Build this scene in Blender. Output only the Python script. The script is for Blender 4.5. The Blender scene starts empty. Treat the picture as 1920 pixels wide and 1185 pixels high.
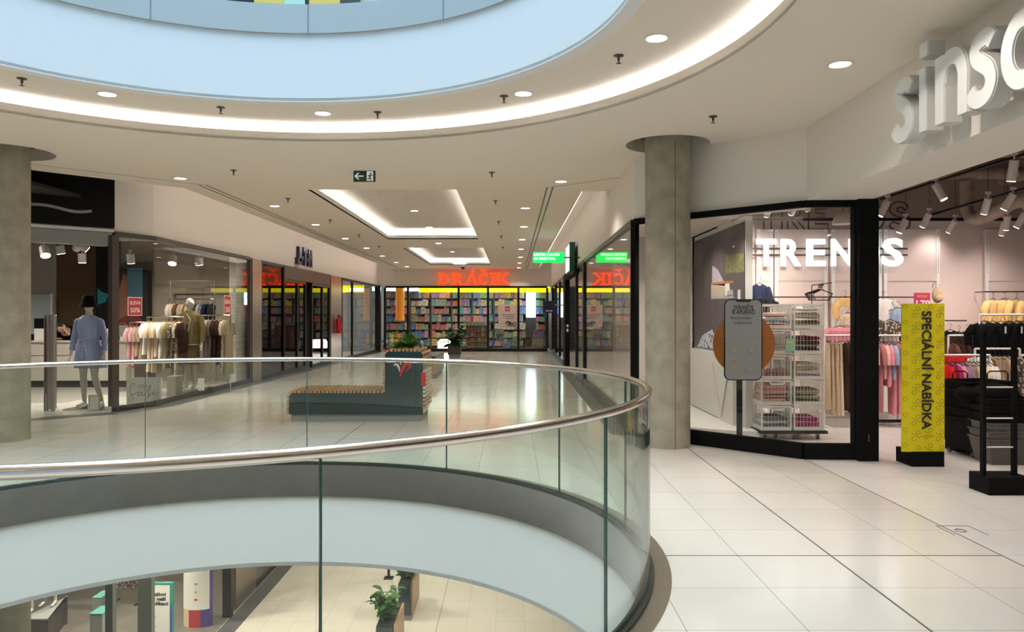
import bpy, bmesh, math, random
from mathutils import Vector, Matrix, geometry, noise
random.seed(7)
SC = bpy.context.scene
COL = SC.collection
PI = math.pi
# ---------------------------------------------------------------- camera, sky, exposure
F, CX, CY, CAMZ = 1460.0, 960.0, 592.5, 1.55
cam = bpy.data.cameras.new('camera'); co = bpy.data.objects.new('camera', cam); COL.objects.link(co)
co.location = (0, 0, CAMZ); co.rotation_euler = (PI / 2, 0, 0)
cam.sensor_fit = 'HORIZONTAL'; cam.sensor_width = 36; cam.lens = 36 * F / 1920; cam.clip_start = .05; cam.clip_end = 300
SC.camera = co
w = bpy.data.worlds.new('sky'); SC.world = w; w.use_nodes = True
nt = w.node_tree; bg = nt.nodes['Background']
tcw = nt.nodes.new('ShaderNodeTexCoord'); spw = nt.nodes.new('ShaderNodeSeparateXYZ'); nt.links.new(tcw.outputs['Generated'], spw.inputs[0])
rmp = nt.nodes.new('ShaderNodeValToRGB'); nt.links.new(spw.outputs['Z'], rmp.inputs[0])      # bright overcast zenith, bluer towards the horizon
rmp.color_ramp.elements[0].position = .0; rmp.color_ramp.elements[0].color = (.050, .090, .130, 1); rmp.color_ramp.elements[1].position = .80; rmp.color_ramp.elements[1].color = (.60, .82, 1, 1)
e_ = rmp.color_ramp.elements.new(.66); e_.color = (.075, .125, .170, 1)
nt.links.new(rmp.outputs[0], bg.inputs['Color']); bg.inputs['Strength'].default_value = 5.5
vs = SC.view_settings; vs.view_transform = 'Standard'; vs.look = 'None'; vs.exposure = 0.15; vs.gamma = 1; vs.use_curve_mapping = False
cy = SC.cycles
cy.max_bounces = 10; cy.diffuse_bounces = 5; cy.glossy_bounces = 5; cy.transparent_max_bounces = 24; cy.transmission_bounces = 6
cy.caustics_reflective = False; cy.caustics_refractive = False; cy.sample_clamp_indirect = 4.0; cy.use_denoising = True
LP = .95      # downlight strength
# ---------------------------------------------------------------- pixel helpers
def G(px, py, Z=0.0):
    Y = F * (CAMZ - Z) / (py - CY); return ((px - CX) / F * Y, Y)
def PX(px, Y): return (px - CX) / F * Y
def PZ(py, Y): return CAMZ - (py - CY) / F * Y
# ---------------------------------------------------------------- materials
MATS = {}
def mat(name, col, rough=.5, metal=0.0, emit=0.0, ecol=None, noise_amt=0.0, nscale=6.0, spec=.5, bump=0.0, bscale=40.0):
    if name in MATS: return MATS[name]
    m = bpy.data.materials.new(name); m.use_nodes = True; n = m.node_tree; b = n.nodes['Principled BSDF']
    c = tuple(col) + (1,)
    b.inputs['Base Color'].default_value = c; b.inputs['Roughness'].default_value = rough; b.inputs['Metallic'].default_value = metal
    b.inputs['Specular IOR Level'].default_value = spec
    if emit:
        b.inputs['Emission Color'].default_value = tuple(ecol or col) + (1,); b.inputs['Emission Strength'].default_value = emit
    tc = n.nodes.new('ShaderNodeTexCoord')
    if noise_amt:
        nz = n.nodes.new('ShaderNodeTexNoise'); nz.inputs['Scale'].default_value = nscale; nz.inputs['Detail'].default_value = 5
        n.links.new(tc.outputs['Object'], nz.inputs['Vector'])
        mr = n.nodes.new('ShaderNodeMapRange'); mr.inputs[1].default_value = .3; mr.inputs[2].default_value = .7
        mr.inputs[3].default_value = 1 - noise_amt; mr.inputs[4].default_value = 1 + noise_amt * .6
        n.links.new(nz.outputs['Fac'], mr.inputs[0])
        vm = n.nodes.new('ShaderNodeVectorMath'); vm.operation = 'SCALE'; vm.inputs[0].default_value = c[:3]
        n.links.new(mr.outputs[0], vm.inputs['Scale']); n.links.new(vm.outputs[0], b.inputs['Base Color'])
    if bump:
        nb = n.nodes.new('ShaderNodeTexNoise'); nb.inputs['Scale'].default_value = bscale; n.links.new(tc.outputs['Object'], nb.inputs['Vector'])
        bp = n.nodes.new('ShaderNodeBump'); bp.inputs['Strength'].default_value = bump; n.links.new(nb.outputs['Fac'], bp.inputs['Height'])
        n.links.new(bp.outputs['Normal'], b.inputs['Normal'])
    MATS[name] = m; return m
def glass(name, tint, base=.04, grough=0.0):
    m = bpy.data.materials.new(name); m.use_nodes = True; n = m.node_tree; n.nodes.clear()
    out = n.nodes.new('ShaderNodeOutputMaterial'); mx = n.nodes.new('ShaderNodeMixShader')
    tr = n.nodes.new('ShaderNodeBsdfTransparent'); gl = n.nodes.new('ShaderNodeBsdfAnisotropic')
    tr.inputs['Color'].default_value = tuple(tint) + (1,); gl.inputs['Roughness'].default_value = grough
    lw = n.nodes.new('ShaderNodeLayerWeight'); lw.inputs['Blend'].default_value = .5
    pw = n.nodes.new('ShaderNodeMath'); pw.operation = 'POWER'; pw.inputs[1].default_value = 5
    ma = n.nodes.new('ShaderNodeMath'); ma.operation = 'MULTIPLY_ADD'; ma.inputs[1].default_value = 1 - base; ma.inputs[2].default_value = base
    n.links.new(lw.outputs['Facing'], pw.inputs[0]); n.links.new(pw.outputs[0], ma.inputs[0]); n.links.new(ma.outputs[0], mx.inputs[0])
    n.links.new(tr.outputs[0], mx.inputs[1]); n.links.new(gl.outputs[0], mx.inputs[2]); n.links.new(mx.outputs[0], out.inputs[0])
    MATS[name] = m; return m
def math_node(n, op, a, b=None, c=None):
    k = n.nodes.new('ShaderNodeMath'); k.operation = op
    for i, v in enumerate((a, b, c)):
        if v is None: continue
        if isinstance(v, (int, float)): k.inputs[i].default_value = v
        else: n.links.new(v, k.inputs[i])
    return k.outputs[0]
def tile_mat(name, col, jcol, size=.6, ox=.26, oy=.24, rough=.13, jw=.004, var=.05, sy=None, vert=False):
    m = bpy.data.materials.new(name); m.use_nodes = True; n = m.node_tree; b = n.nodes['Principled BSDF']
    tc = n.nodes.new('ShaderNodeTexCoord'); sp = n.nodes.new('ShaderNodeSeparateXYZ'); n.links.new(tc.outputs['Object'], sp.inputs[0])
    sy = sy or size
    u = math_node(n, 'DIVIDE', math_node(n, 'SUBTRACT', sp.outputs['Y' if vert == 'yz' else 'X'], ox), size)
    v = math_node(n, 'DIVIDE', math_node(n, 'SUBTRACT', sp.outputs['Z' if vert else 'Y'], oy), sy)
    masks = []
    for q, s in ((u, size), (v, sy)):
        fr = math_node(n, 'FRACT', q); d = math_node(n, 'ABSOLUTE', math_node(n, 'SUBTRACT', fr, .5))
        masks.append(math_node(n, 'GREATER_THAN', d, .5 - jw / 2 / s))
    j = math_node(n, 'MAXIMUM', masks[0], masks[1])
    cb = n.nodes.new('ShaderNodeCombineXYZ'); n.links.new(math_node(n, 'FLOOR', u), cb.inputs[0]); n.links.new(math_node(n, 'FLOOR', v), cb.inputs[1])
    wn = n.nodes.new('ShaderNodeTexWhiteNoise'); n.links.new(cb.outputs[0], wn.inputs['Vector'])
    nz = n.nodes.new('ShaderNodeTexNoise'); nz.inputs['Scale'].default_value = 2.2; nz.inputs['Detail'].default_value = 6; n.links.new(tc.outputs['Object'], nz.inputs['Vector'])
    k = math_node(n, 'ADD', math_node(n, 'MULTIPLY', wn.outputs['Value'], var), math_node(n, 'MULTIPLY', nz.outputs['Fac'], var * 2))
    k = math_node(n, 'ADD', k, 1 - var * 1.5)
    vm = n.nodes.new('ShaderNodeVectorMath'); vm.operation = 'SCALE'; vm.inputs[0].default_value = col; n.links.new(k, vm.inputs['Scale'])
    mx = n.nodes.new('ShaderNodeMix'); mx.data_type = 'RGBA'; n.links.new(j, mx.inputs['Factor']); n.links.new(vm.outputs[0], mx.inputs[6]); mx.inputs[7].default_value = tuple(jcol) + (1,)
    n.links.new(mx.outputs[2], b.inputs['Base Color'])
    rr = math_node(n, 'ADD', math_node(n, 'MULTIPLY', nz.outputs['Fac'], .08), rough - .04); n.links.new(rr, b.inputs['Roughness'])
    MATS[name] = m; return m
def stripe_mat(name, c1, c2, scale, rough=.8, axis=0):
    m = bpy.data.materials.new(name); m.use_nodes = True; n = m.node_tree; b = n.nodes['Principled BSDF']; b.inputs['Roughness'].default_value = rough
    tc = n.nodes.new('ShaderNodeTexCoord'); sp = n.nodes.new('ShaderNodeSeparateXYZ'); n.links.new(tc.outputs['Object'], sp.inputs[0])
    fr = math_node(n, 'FRACT', math_node(n, 'MULTIPLY', sp.outputs[axis], scale)); g = math_node(n, 'GREATER_THAN', fr, .6)
    mx = n.nodes.new('ShaderNodeMix'); mx.data_type = 'RGBA'; n.links.new(g, mx.inputs['Factor']); mx.inputs[6].default_value = tuple(c1) + (1,); mx.inputs[7].default_value = tuple(c2) + (1,)
    n.links.new(mx.outputs[2], b.inputs['Base Color']); MATS[name] = m; return m
def spots_mat(name, c1, c2, scale=60, thr=.45, rough=.85, feature='F1'):
    m = bpy.data.materials.new(name); m.use_nodes = True; n = m.node_tree; b = n.nodes['Principled BSDF']; b.inputs['Roughness'].default_value = rough
    tc = n.nodes.new('ShaderNodeTexCoord'); vo = n.nodes.new('ShaderNodeTexVoronoi'); vo.feature = feature; vo.inputs['Scale'].default_value = scale; n.links.new(tc.outputs['Object'], vo.inputs['Vector'])
    g = math_node(n, 'LESS_THAN', vo.outputs['Distance'], thr)
    mx = n.nodes.new('ShaderNodeMix'); mx.data_type = 'RGBA'; n.links.new(g, mx.inputs['Factor']); mx.inputs[6].default_value = tuple(c1) + (1,); mx.inputs[7].default_value = tuple(c2) + (1,)
    n.links.new(mx.outputs[2], b.inputs['Base Color']); MATS[name] = m; return m

FLOORC = (.69, .655, .60)
mat('ceiling', (.86, .79, .68), .9); mat('wall', (.84, .79, .73), .85); mat('white', (.82, .81, .80), .6)
mat('fascia_white', (.88, .88, .88), .7)
mat('black', (.004, .004, .004), .5, spec=.15); mat('black_matte', (.005, .005, .005), .8, noise_amt=.2, spec=.12)
mat('dark_frame', (.010, .008, .008), .35, spec=.3); mat('dark_brown', (.06, .045, .04), .4)
mat('steel', (.62, .60, .58), .22, 1.0); mat('steel_rail', (.78, .74, .70), .16, 1.0); mat('steel_dark', (.42, .395, .36), .3, .9, noise_amt=.06)
mat('chrome', (.8, .8, .8), .08, 1.0)
mat('steel_lit', (.56, .57, .56), .4, .35)  # fascia steel copied paler so the upper band looks brighter lit
mat('steel_band', (.36, .32, .27), .35, .85)
mat('concrete', (.35, .325, .25), .85, noise_amt=.22, nscale=5, bump=.25, bscale=30)
mat('lamp', (1, 1, 1), .5, emit=9, ecol=(1, .95, .86)); mat('led', (1, 1, 1), .5, emit=13, ecol=(1, .93, .90))
mat('led_cool', (1, 1, 1), .5, emit=20, ecol=(.95, .93, 1))
mat('grout', (.12, .115, .11), .6); mat('strip_floor', (.10, .10, .10), .35)
mat('service_ceiling', (.30, .24, .19), .9, noise_amt=.25, nscale=3); mat('duct', (.36, .29, .24), .6, noise_amt=.2, nscale=9)
mat('shop_white', (.80, .73, .70), .7); mat('plastic_white', (.85, .85, .83), .4)
mat('wood', (.46, .28, .14), .28, noise_amt=.25, nscale=14); mat('teal_dark', (.012, .035, .042), .12, spec=.7)
mat('plinth_grey', (.28, .29, .28), .5); mat('brushed', (.45, .38, .33), .28, .9)
mat('paper', (.85, .83, .80), .7); mat('grey_dark', (.05, .05, .055), .5); mat('grey', (.3, .3, .3), .5)
mat('red', (.6, .01, .015), .4); mat('ink', (.015, .012, .012), .6)
mat('skin_mannequin', (.62, .58, .50), .45); mat('skin', (.55, .33, .24), .5); mat('hair', (.015, .012, .010), .6)
tile_mat('floor', FLOORC, (.25, .235, .21)); tile_mat('floor_shop', (.74, .72, .70), (.42, .41, .39), ox=.17 + 3.0, oy=.24, rough=.22)
tile_mat('floor_lower', (.64, .60, .52), (.28, .26, .23), ox=.26, oy=.1, rough=.2)
tile_mat('wall_tile', (.70, .70, .66), (.35, .35, .33), size=.15, sy=.075, ox=0, oy=0, rough=.2, jw=.005, var=.12, vert=True)
glass('glass_rail', (.93, .968, .942)); glass('glass_shop', (.965, .97, .96), base=.032); glass('glass_dark', (.55, .52, .50), base=.05)
mat('channel_dark', (.02, .03, .027), .35); mat('glass_edge', (.03, .10, .085), .15)
# ---------------------------------------------------------------- mesh builder
class MB:
    def __init__(s, M=None): s.v = []; s.f = []; s.M = M
    def add(s, vs, fs):
        o = len(s.v)
        s.v += [(s.M @ Vector(p)) if s.M else Vector(p) for p in vs]
        s.f += [tuple(i + o for i in f) for f in fs]; return s
    def box(s, x0, x1, y0, y1, z0, z1):
        return s.add([(x, y, z) for z in (z0, z1) for y in (y0, y1) for x in (x0, x1)],
                     [(0, 2, 3, 1), (4, 5, 7, 6), (0, 1, 5, 4), (2, 6, 7, 3), (0, 4, 6, 2), (1, 3, 7, 5)])
    def cbox(s, c, d, rz=0):
        c = Vector(c); R = Matrix.Rotation(rz, 3, 'Z'); x, y, z = d[0] / 2, d[1] / 2, d[2] / 2
        return s.add([c + R @ Vector((i * x, j * y, k * z)) for k in (-1, 1) for j in (-1, 1) for i in (-1, 1)],
                     [(0, 2, 3, 1), (4, 5, 7, 6), (0, 1, 5, 4), (2, 6, 7, 3), (0, 4, 6, 2), (1, 3, 7, 5)])
    def slab(s, a, b, t, z0, z1):      # vertical slab between plan points a,b
        a, b = Vector(a[:2]), Vector(b[:2]); d = (b - a).normalized(); n = Vector((-d.y, d.x)) * t / 2
        P = [a + n, b + n, b - n, a - n]
        return s.prism(P, z0, z1)
    def prism(s, P, z0, z1):
        n = len(P); area = sum(P[i][0] * P[(i + 1) % n][1] - P[(i + 1) % n][0] * P[i][1] for i in range(n))
        if area < 0: P = list(P)[::-1]
        vs = [(p[0], p[1], z0) for p in P] + [(p[0], p[1], z1) for p in P]
        return s.add(vs, [tuple(range(n))[::-1], tuple(range(n, 2 * n))] + [(i, (i + 1) % n, n + (i + 1) % n, n + i) for i in range(n)])
    def tube(s, pts, r, n=8, cap=True, closed=False):
        pts = [Vector(p) for p in pts]; m = len(pts); rs = r if isinstance(r, (list, tuple)) else [r] * m
        vs = []; up = None
        for i, p in enumerate(pts):
            if closed: t = pts[(i + 1) % m] - pts[i - 1]
            else: t = (pts[min(i + 1, m - 1)] - pts[max(i - 1, 0)])
            t.normalize()
            if up is None:
                up = Vector((0, 0, 1)) if abs(t.z) < .9 else Vector((1, 0, 0))
            a = (up - t * up.dot(t))
            if a.length < 1e-6: a = t.orthogonal()
            a.normalize(); up = a; b = t.cross(a)
            vs += [p + (a * math.cos(q) + b * math.sin(q)) * rs[i] for q in (2 * PI * k / n for k in range(n))]
        fs = []
        for i in range(m if closed else m - 1):
            j = (i + 1) % m
            fs += [(i * n + k, i * n + (k + 1) % n, j * n + (k + 1) % n, j * n + k) for k in range(n)]
        if cap and not closed: fs += [tuple(range(n))[::-1], tuple((m - 1) * n + k for k in range(n))]
        return s.add(vs, fs)
    def cyl(s, a, b, r, r2=None, n=16): return s.tube([a, b], [r, r if r2 is None else r2], n)
    def lathe(s, c, prof, n=24, cap=True):
        c = Vector(c); vs = [c + Vector((r * math.cos(2 * PI * k / n), r * math.sin(2 * PI * k / n), z)) for r, z in prof for k in range(n)]
        fs = [(i * n + k, i * n + (k + 1) % n, (i + 1) * n + (k + 1) % n, (i + 1) * n + k) for i in range(len(prof) - 1) for k in range(n)]
        if cap: fs += [tuple(range(n))[::-1], tuple((len(prof) - 1) * n + k for k in range(n))]
        return s.add(vs, fs)
    def ell(s, c, r, n=12, m=8, R=None):
        c = Vector(c); vs = []; fs = []
        for i in range(m + 1):
            th = PI * i / m
            for k in range(n):
                p = Vector((r[0] * math.sin(th) * math.cos(2 * PI * k / n), r[1] * math.sin(th) * math.sin(2 * PI * k / n), -r[2] * math.cos(th)))
                vs.append(c + (R @ p if R else p))
        fs = [(i * n + k, i * n + (k + 1) % n, (i + 1) * n + (k + 1) % n, (i + 1) * n + k) for i in range(m) for k in range(n)]
        return s.add(vs, fs)
    def band(s, pts, h, z0, z1, closed=False):   # 2D stroke in local XY extruded in Z
        P = [Vector(p[:2]) for p in pts]; m = len(P); L = []; R = []
        for i in range(m):
            t = (P[(i + 1) % m] - P[i - 1]) if closed else (P[min(i + 1, m - 1)] - P[max(i - 1, 0)])
            t.normalize(); nn = Vector((-t.y, t.x)); hh = h[i] if isinstance(h, (list, tuple)) else h
            L.append(P[i] + nn * hh); R.append(P[i] - nn * hh)
        vs = [(p.x, p.y, z) for z in (z0, z1) for q in (L, R) for p in q]
        fs = []
        for i in range(m if closed else m - 1):
            j = (i + 1) % m
            fs += [(2 * m + i, 3 * m + i, 3 * m + j, 2 * m + j), (i, j, m + j, m + i), (i, 2 * m + i, 2 * m + j, j), (m + i, m + j, 3 * m + j, 3 * m + i)]
        if not closed: fs += [(0, m, 3 * m, 2 * m), (m - 1, 3 * m - 1 - 0, 4 * m - 1, 2 * m - 1)] if False else [(0, m, 3 * m, 2 * m), (m - 1, 3 * m - 1, 4 * m - 1, 2 * m - 1)]
        return s.add(vs, fs)
    def mesh(s, name, off=None, fix=True):
        me = bpy.data.meshes.new(name)
        me.from_pydata([(p - off) if off is not None else p for p in s.v], [], s.f)
        if fix:
            bm = bmesh.new(); bm.from_mesh(me); bmesh.ops.recalc_face_normals(bm, faces=bm.faces); bm.to_mesh(me); bm.free()
        return me
def frame(o, xd, yd):
    xd, yd = Vector(xd).normalized(), Vector(yd).normalized(); zd = xd.cross(yd); M = Matrix.Identity(4)
    for i in range(3): M[i][0], M[i][1], M[i][2], M[i][3] = xd[i], yd[i], zd[i], o[i]
    return M
FRONT = lambda o: frame(o, (1, 0, 0), (0, 0, 1))      # faces the camera (-Y)
LEFTF = lambda o: frame(o, (0, -1, 0), (0, 0, 1))     # faces -X
RIGHTF = lambda o: frame(o, (0, 1, 0), (0, 0, 1))     # faces +X
def smooth(o, ang=40):
    for p in o.data.polygons: p.use_smooth = True
    try: o.data.set_sharp_from_angle(angle=math.radians(ang))
    except Exception: pass
def bevel(o, wd=.01, seg=2):
    b = o.modifiers.new('bevel', 'BEVEL'); b.width = wd; b.segments = seg; b.limit_method = 'ANGLE'; b.angle_limit = math.radians(40)
def thing(name, label, cat, loc=(0, 0, 0), group=None, kind=None):
    o = bpy.data.objects.new(name, None); COL.objects.link(o); o.location = loc; o.empty_display_size = .1
    o['label'] = label; o['category'] = cat
    if group: o['group'] = group
    if kind: o['kind'] = kind
    return o
def rootloc(p):
    v = Vector((0, 0, 0))
    while p: v += p.location; p = p.parent
    return v
def part(name, mb, m, parent, label=None, sm=None, bev=None, local=False):
    me = mb if isinstance(mb, bpy.types.Mesh) else mb.mesh(name, None if (local or not parent) else rootloc(parent))
    o = bpy.data.objects.new(name, me); COL.objects.link(o)
    if m is not None: me.materials.append(MATS[m] if isinstance(m, str) else m)
    if parent: o.parent = parent
    if label: o['label'] = label
    if sm: smooth(o, sm)
    if bev: bevel(o, bev)
    return o
def single(name, mb, m, label, cat, group=None, sm=None, bev=None, kind=None, loc=None):
    if loc is not None:
        me = mb.mesh(name, Vector(loc)); o = part(name, me, m, None, sm=sm, bev=bev); o.location = loc
    else: o = part(name, mb, m, None, sm=sm, bev=bev)
    o['label'] = label; o['category'] = cat
    if group: o['group'] = group
    if kind: o['kind'] = kind
    return o
def struct(name, mb, m, parent=None, sm=None, label=None):
    o = part(name, mb, m, parent, sm=sm)
    if not parent: o['kind'] = 'structure'
    if label and not parent: o['label'] = label
    return o
def copy_tree(o, parent=None):
    c = o.copy(); COL.objects.link(c)
    if parent: c.parent = parent
    for ch in list(o.children): copy_tree(ch, c)
    return c
def curve_mesh(cu, name):
    o = bpy.data.objects.new('tmp', cu); COL.objects.link(o)
    dg = bpy.context.evaluated_depsgraph_get(); dg.update()
    me = bpy.data.meshes.new_from_object(o.evaluated_get(dg)); bpy.data.objects.remove(o); bpy.data.curves.remove(cu)
    me.name = name; return me
def plate(name, outer, holes, z0, z1):     # flat plate with holes
    cu = bpy.data.curves.new(name, 'CURVE'); cu.dimensions = '2D'; cu.fill_mode = 'BOTH'; cu.extrude = (z1 - z0) / 2
    for P in [outer] + holes:
        s = cu.splines.new('POLY'); s.points.add(len(P) - 1)
        for i, p in enumerate(P): s.points[i].co = (p[0], p[1], 0, 1)
        s.use_cyclic_u = True
    me = curve_mesh(cu, name); me.transform(Matrix.Translation((0, 0, (z0 + z1) / 2))); return me
def text_mesh(name, body, height, depth, M, bold=0.0, align='CENTER', width=None, mono=False):
    cu = bpy.data.curves.new(name, 'FONT'); cu.body = body; cu.align_x = align; cu.extrude = depth / 2; cu.offset = bold; cu.size = 1; cu.resolution_u = 3
    me = curve_mesh(cu, name); xs = [v.co.x for v in me.vertices]; s = height / .73
    sx = s if width is None else width / (max(xs) - min(xs))
    me.transform(Matrix.Diagonal((sx, s, 1, 1))); me.transform(M); return me
def shift(me, parent):
    me.transform(Matrix.Translation(-rootloc(parent))); return me
def text_part(name, body, height, depth, M, m, parent, **k):
    return part(name, shift(text_mesh(name, body, height, depth, M, **k), parent), m, parent)
def circ(cx, cy, a, b=None, n=128, t0=0, t1=2 * PI):
    b = b or a; k = n if t1 - t0 >= 2 * PI - 1e-6 else n + 1
    return [(cx + a * math.cos(t0 + (t1 - t0) * i / n), cy + b * math.sin(t0 + (t1 - t0) * i / n)) for i in range(k)]
def ordn(i): return ['first', 'second', 'third', 'fourth', 'fifth', 'sixth', 'seventh', 'eighth', 'ninth', 'tenth', 'eleventh', 'twelfth', 'thirteenth', 'fourteenth', 'fifteenth', 'sixteenth', 'seventeenth', 'eighteenth', 'nineteenth', 'twentieth'][i]
def spot_light(name, loc, tgt, power, col, ang, parent, blend=.5, size=.05):
    l = bpy.data.lights.new(name, 'SPOT'); l.energy = power; l.color = col; l.spot_size = math.radians(ang); l.spot_blend = blend; l.shadow_soft_size = size
    o = bpy.data.objects.new(name, l); COL.objects.link(o)
    d = Vector(tgt) - Vector(loc); o.rotation_euler = d.to_track_quat('-Z', 'Y').to_euler(); o.location = Vector(loc) - rootloc(parent); o.parent = parent
    return o
# ================================================================ SETTING
mat('led_coffer', (1, 1, 1), .5, emit=26, ecol=(1, .97, .93))
spots_mat('perforated', (.70, .66, .58), (.42, .38, .33), scale=16, thr=.22)
mat('led_dim', (1, 1, 1), .5, emit=7, ecol=(1, .88, .78))
mat('led_soft', (1, 1, 1), .5, emit=18, ecol=(1, .86, .76))
mat('shop_grey', (.42, .36, .29), .8); mat('jth_in', (.10, .085, .075), .7)
mat('concrete_joint', (.19, .16, .11), .9)
mat('exit_green', (.005, .05, .028), .4); mat('sign_white', (.75, .78, .76), .5, emit=.3)
C0 = (-2.15, 5.17); RG = 3.0; ZC = 3.6; ZU = 4.85; ZL = -4.85
ring = lambda r, z=None, n=160: circ(C0[0], C0[1], r * 1.005, r, n)
COLS = [((1.86, 9.31), .265, .5), ((-6.34, 9.75), .27, .555)]
BX = (-16, 14, -9, 46)
FL = [(-4.8, .6)]
shopX = 3.17
# --- floors
part_floor = plate('floor', [(BX[0], BX[2]), (shopX, BX[2]), (shopX, 8.44), (1.60, 10.05), (1.72, 34), (1.72, BX[3]), (BX[0], BX[3])], [ring(RG + .10)], -.06, 0)
struct('floor', part_floor, 'floor')
struct('floor_shop', plate('floor_shop', [(shopX, BX[2]), (BX[1], BX[2]), (BX[1], BX[3]), (1.72, BX[3]), (1.72, 34), (1.60, 10.05), (shopX, 8.44)], [], -.06, 0.0), 'floor_shop')
struct('floor_slab', plate('floor_slab', [(BX[0], BX[2]), (BX[1], BX[2]), (BX[1], BX[3]), (BX[0], BX[3])], [ring(RG + .03)], -.9, -.06), 'wall')
struct('floor_lower', plate('floor_lower', [(BX[0], BX[2]), (BX[1], BX[2]), (BX[1], BX[3]), (BX[0], BX[3])], [], ZL - .1, ZL), 'floor_lower')
struct('ceiling_lower', plate('ceiling_lower', [(BX[0], BX[2]), (BX[1], BX[2]), (BX[1], BX[3]), (BX[0], BX[3])], [ring(RG - .02)], -1.06, -1.02), 'wall')
def ringwall(name, r0, r1, z0, z1, m, n=160):
    a, b = ring(r0, n=n), ring(r1, n=n); mb = MB()
    vs = [(p[0], p[1], z) for z in (z0, z1) for q in (a, b) for p in q]
    fs = []
    for i in range(n):
        j = (i + 1) % n
        fs += [(i, j, 2 * n + j, 2 * n + i), (n + i, 3 * n + i, 3 * n + j, n + j), (2 * n + i, 2 * n + j, 3 * n + j, 3 * n + i), (i, n + i, n + j, j)]
    mb.add(vs, fs); return struct(name, mb, m, sm=30)
ringwall('wall_atrium', RG - .02, RG + .08, -1.06, -.33, 'fascia_white')
ringwall('wall_atrium_upper', RG - .02, RG + .1, 3.79, 4.50, 'fascia_white')
ringwall('trim_1', RG - .05, RG + .03, -.33, -.005, 'steel_dark')
ringwall('trim_2', RG - .05, RG + .03, 4.50, 4.80, 'steel_lit')
ringwall('trim_3', RG + .03, RG + .13, -.03, .004, 'steel_band')
# --- ceilings
def rect(x0, x1, y0, y1): return [(x0, y0), (x1, y0), (x1, y1), (x0, y1)]
CF = [(-3.31, -.90, 12.63, 20.8), (-3.29, -.86, 23.4, 31.3)]
RLIP = 3.985
outer = [(-12.5, BX[2]), (3.22, BX[2]), (3.22, 8.66), (2.43, 9.50), (1.64, 10.3), (1.62, 12.75), (1.15, 12.85), (1.15, 34), (-5.25, 34), (-5.25, 12.5), (-6.9, 10.8), (-9.6, 8.4), (-12.5, 7)]
me = plate('ceiling', outer, [ring(RLIP)] + [rect(*c) for c in CF] + [circ(c[0], c[1], h, n=64) for c, r, h in COLS], ZC, ZC + .03)
struct('ceiling', me, 'ceiling')
ringwall('trim_4', RLIP, RLIP + .03, ZC + .001, ZC + .105, 'ceiling')
struct('ceiling_ring', plate('ceiling_ring', ring(RLIP + .35), [ring(RG - .02)], 3.80, 3.83), 'ceiling')
ringwall('trim_5', RLIP + .22, RLIP + .26, ZC + .03, 3.80, 'white')
for k, c in enumerate(COLS):
    mb = MB(); P = circ(c[0][0], c[0][1], c[2], n=64)
    for i in range(64): mb.slab(P[i], P[(i + 1) % 64], .01, ZC + .002, ZC + .16)
    struct('trim_%d' % (6 + k), mb, 'ceiling')
# void above the ceiling (dark service space), upper slab
struct('ceiling_upper', plate('ceiling_upper', [(BX[0], BX[2]), (BX[1], BX[2]), (BX[1], BX[3]), (BX[0], BX[3])], [ring(RG + .05)], 4.55, 4.82), 'service_ceiling')
mb = MB()
mb.prism(rect(-9, -5.1, 8.2, 34.2), 4.1, 4.14)
mb.prism(rect(1.0, 1.8, 12.7, 34.2), 4.05, 4.09)
struct('ceiling_recess', mb, 'wall')
# coffers
def coffer(c, idx):
    x0, x1, y0, y1 = c; L = .11; o = .16; t = .02
    mb = MB()
    mb.box(x0 - t, x0, y0 - t, y1 + t, ZC + .001, ZC + L); mb.box(x1, x1 + t, y0 - t, y1 + t, ZC + .001, ZC + L)
    mb.box(x0, x1, y0 - t, y0, ZC + .001, ZC + L); mb.box(x0, x1, y1, y1 + t, ZC + .001, ZC + L)
    X0, X1, Y0, Y1 = x0 - o, x1 + o, y0 - o, y1 + o
    mb.box(X0 - t, X0, Y0, Y1, ZC + .03, 3.87); mb.box(X1, X1 + t, Y0, Y1, ZC + .03, 3.87); mb.box(X0, X1, Y0 - t, Y0, ZC + .03, 3.87); mb.box(X0, X1, Y1, Y1 + t, ZC + .03, 3.87)
    struct('trim_%d' % (10 + idx), mb, 'white')
    struct('ceiling_coffer_%d' % (idx + 1), MB().box(X0, X1, Y0, Y1, 3.87, 3.89), 'perforated')
    t = thing('cove_light', ['rectangular hidden light strip around the nearer ceiling coffer', 'rectangular hidden light strip around the farther ceiling coffer'][idx], 'light strip', ((x0 + x1) / 2, (y0 + y1) / 2, 3.66), group='hidden ceiling light strips')
    mb = MB(); z0, z1 = ZC + .055, ZC + .075; a = .10
    mb.box(x0 - a - .02, x0 - a, y0 - a, y1 + a, z0, z1); mb.box(x1 + a, x1 + a + .02, y0 - a, y1 + a, z0, z1); mb.box(x0 - a, x1 + a, y0 - a - .02, y0 - a, z0, z1); mb.box(x0 - a, x1 + a, y1 + a, y1 + a + .02, z0, z1)
    part('led_strip', mb, 'led_coffer', t)
for i, c in enumerate(CF): coffer(c, i)
t = thing('cove_light', 'circular hidden light strip around the round ceiling opening', 'light strip', (C0[0], C0[1], 3.66), group='hidden ceiling light strips')
a, b = ring(RLIP + .10, n=120), ring(RLIP + .13, n=120); mb = MB()
vs_ = [(p[0], p[1], z) for z in (3.66, 3.68) for q in (a, b) for p in q]; n = 120; fs = []
for i in range(n):
    j = (i + 1) % n; fs += [(i, j, 2 * n + j, 2 * n + i), (n + i, 3 * n + i, 3 * n + j, n + j), (2 * n + i, 2 * n + j, 3 * n + j, 3 * n + i), (i, n + i, n + j, j)]
mb.add(vs_, fs); part('led_strip', mb, 'led_cool', t)
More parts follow.
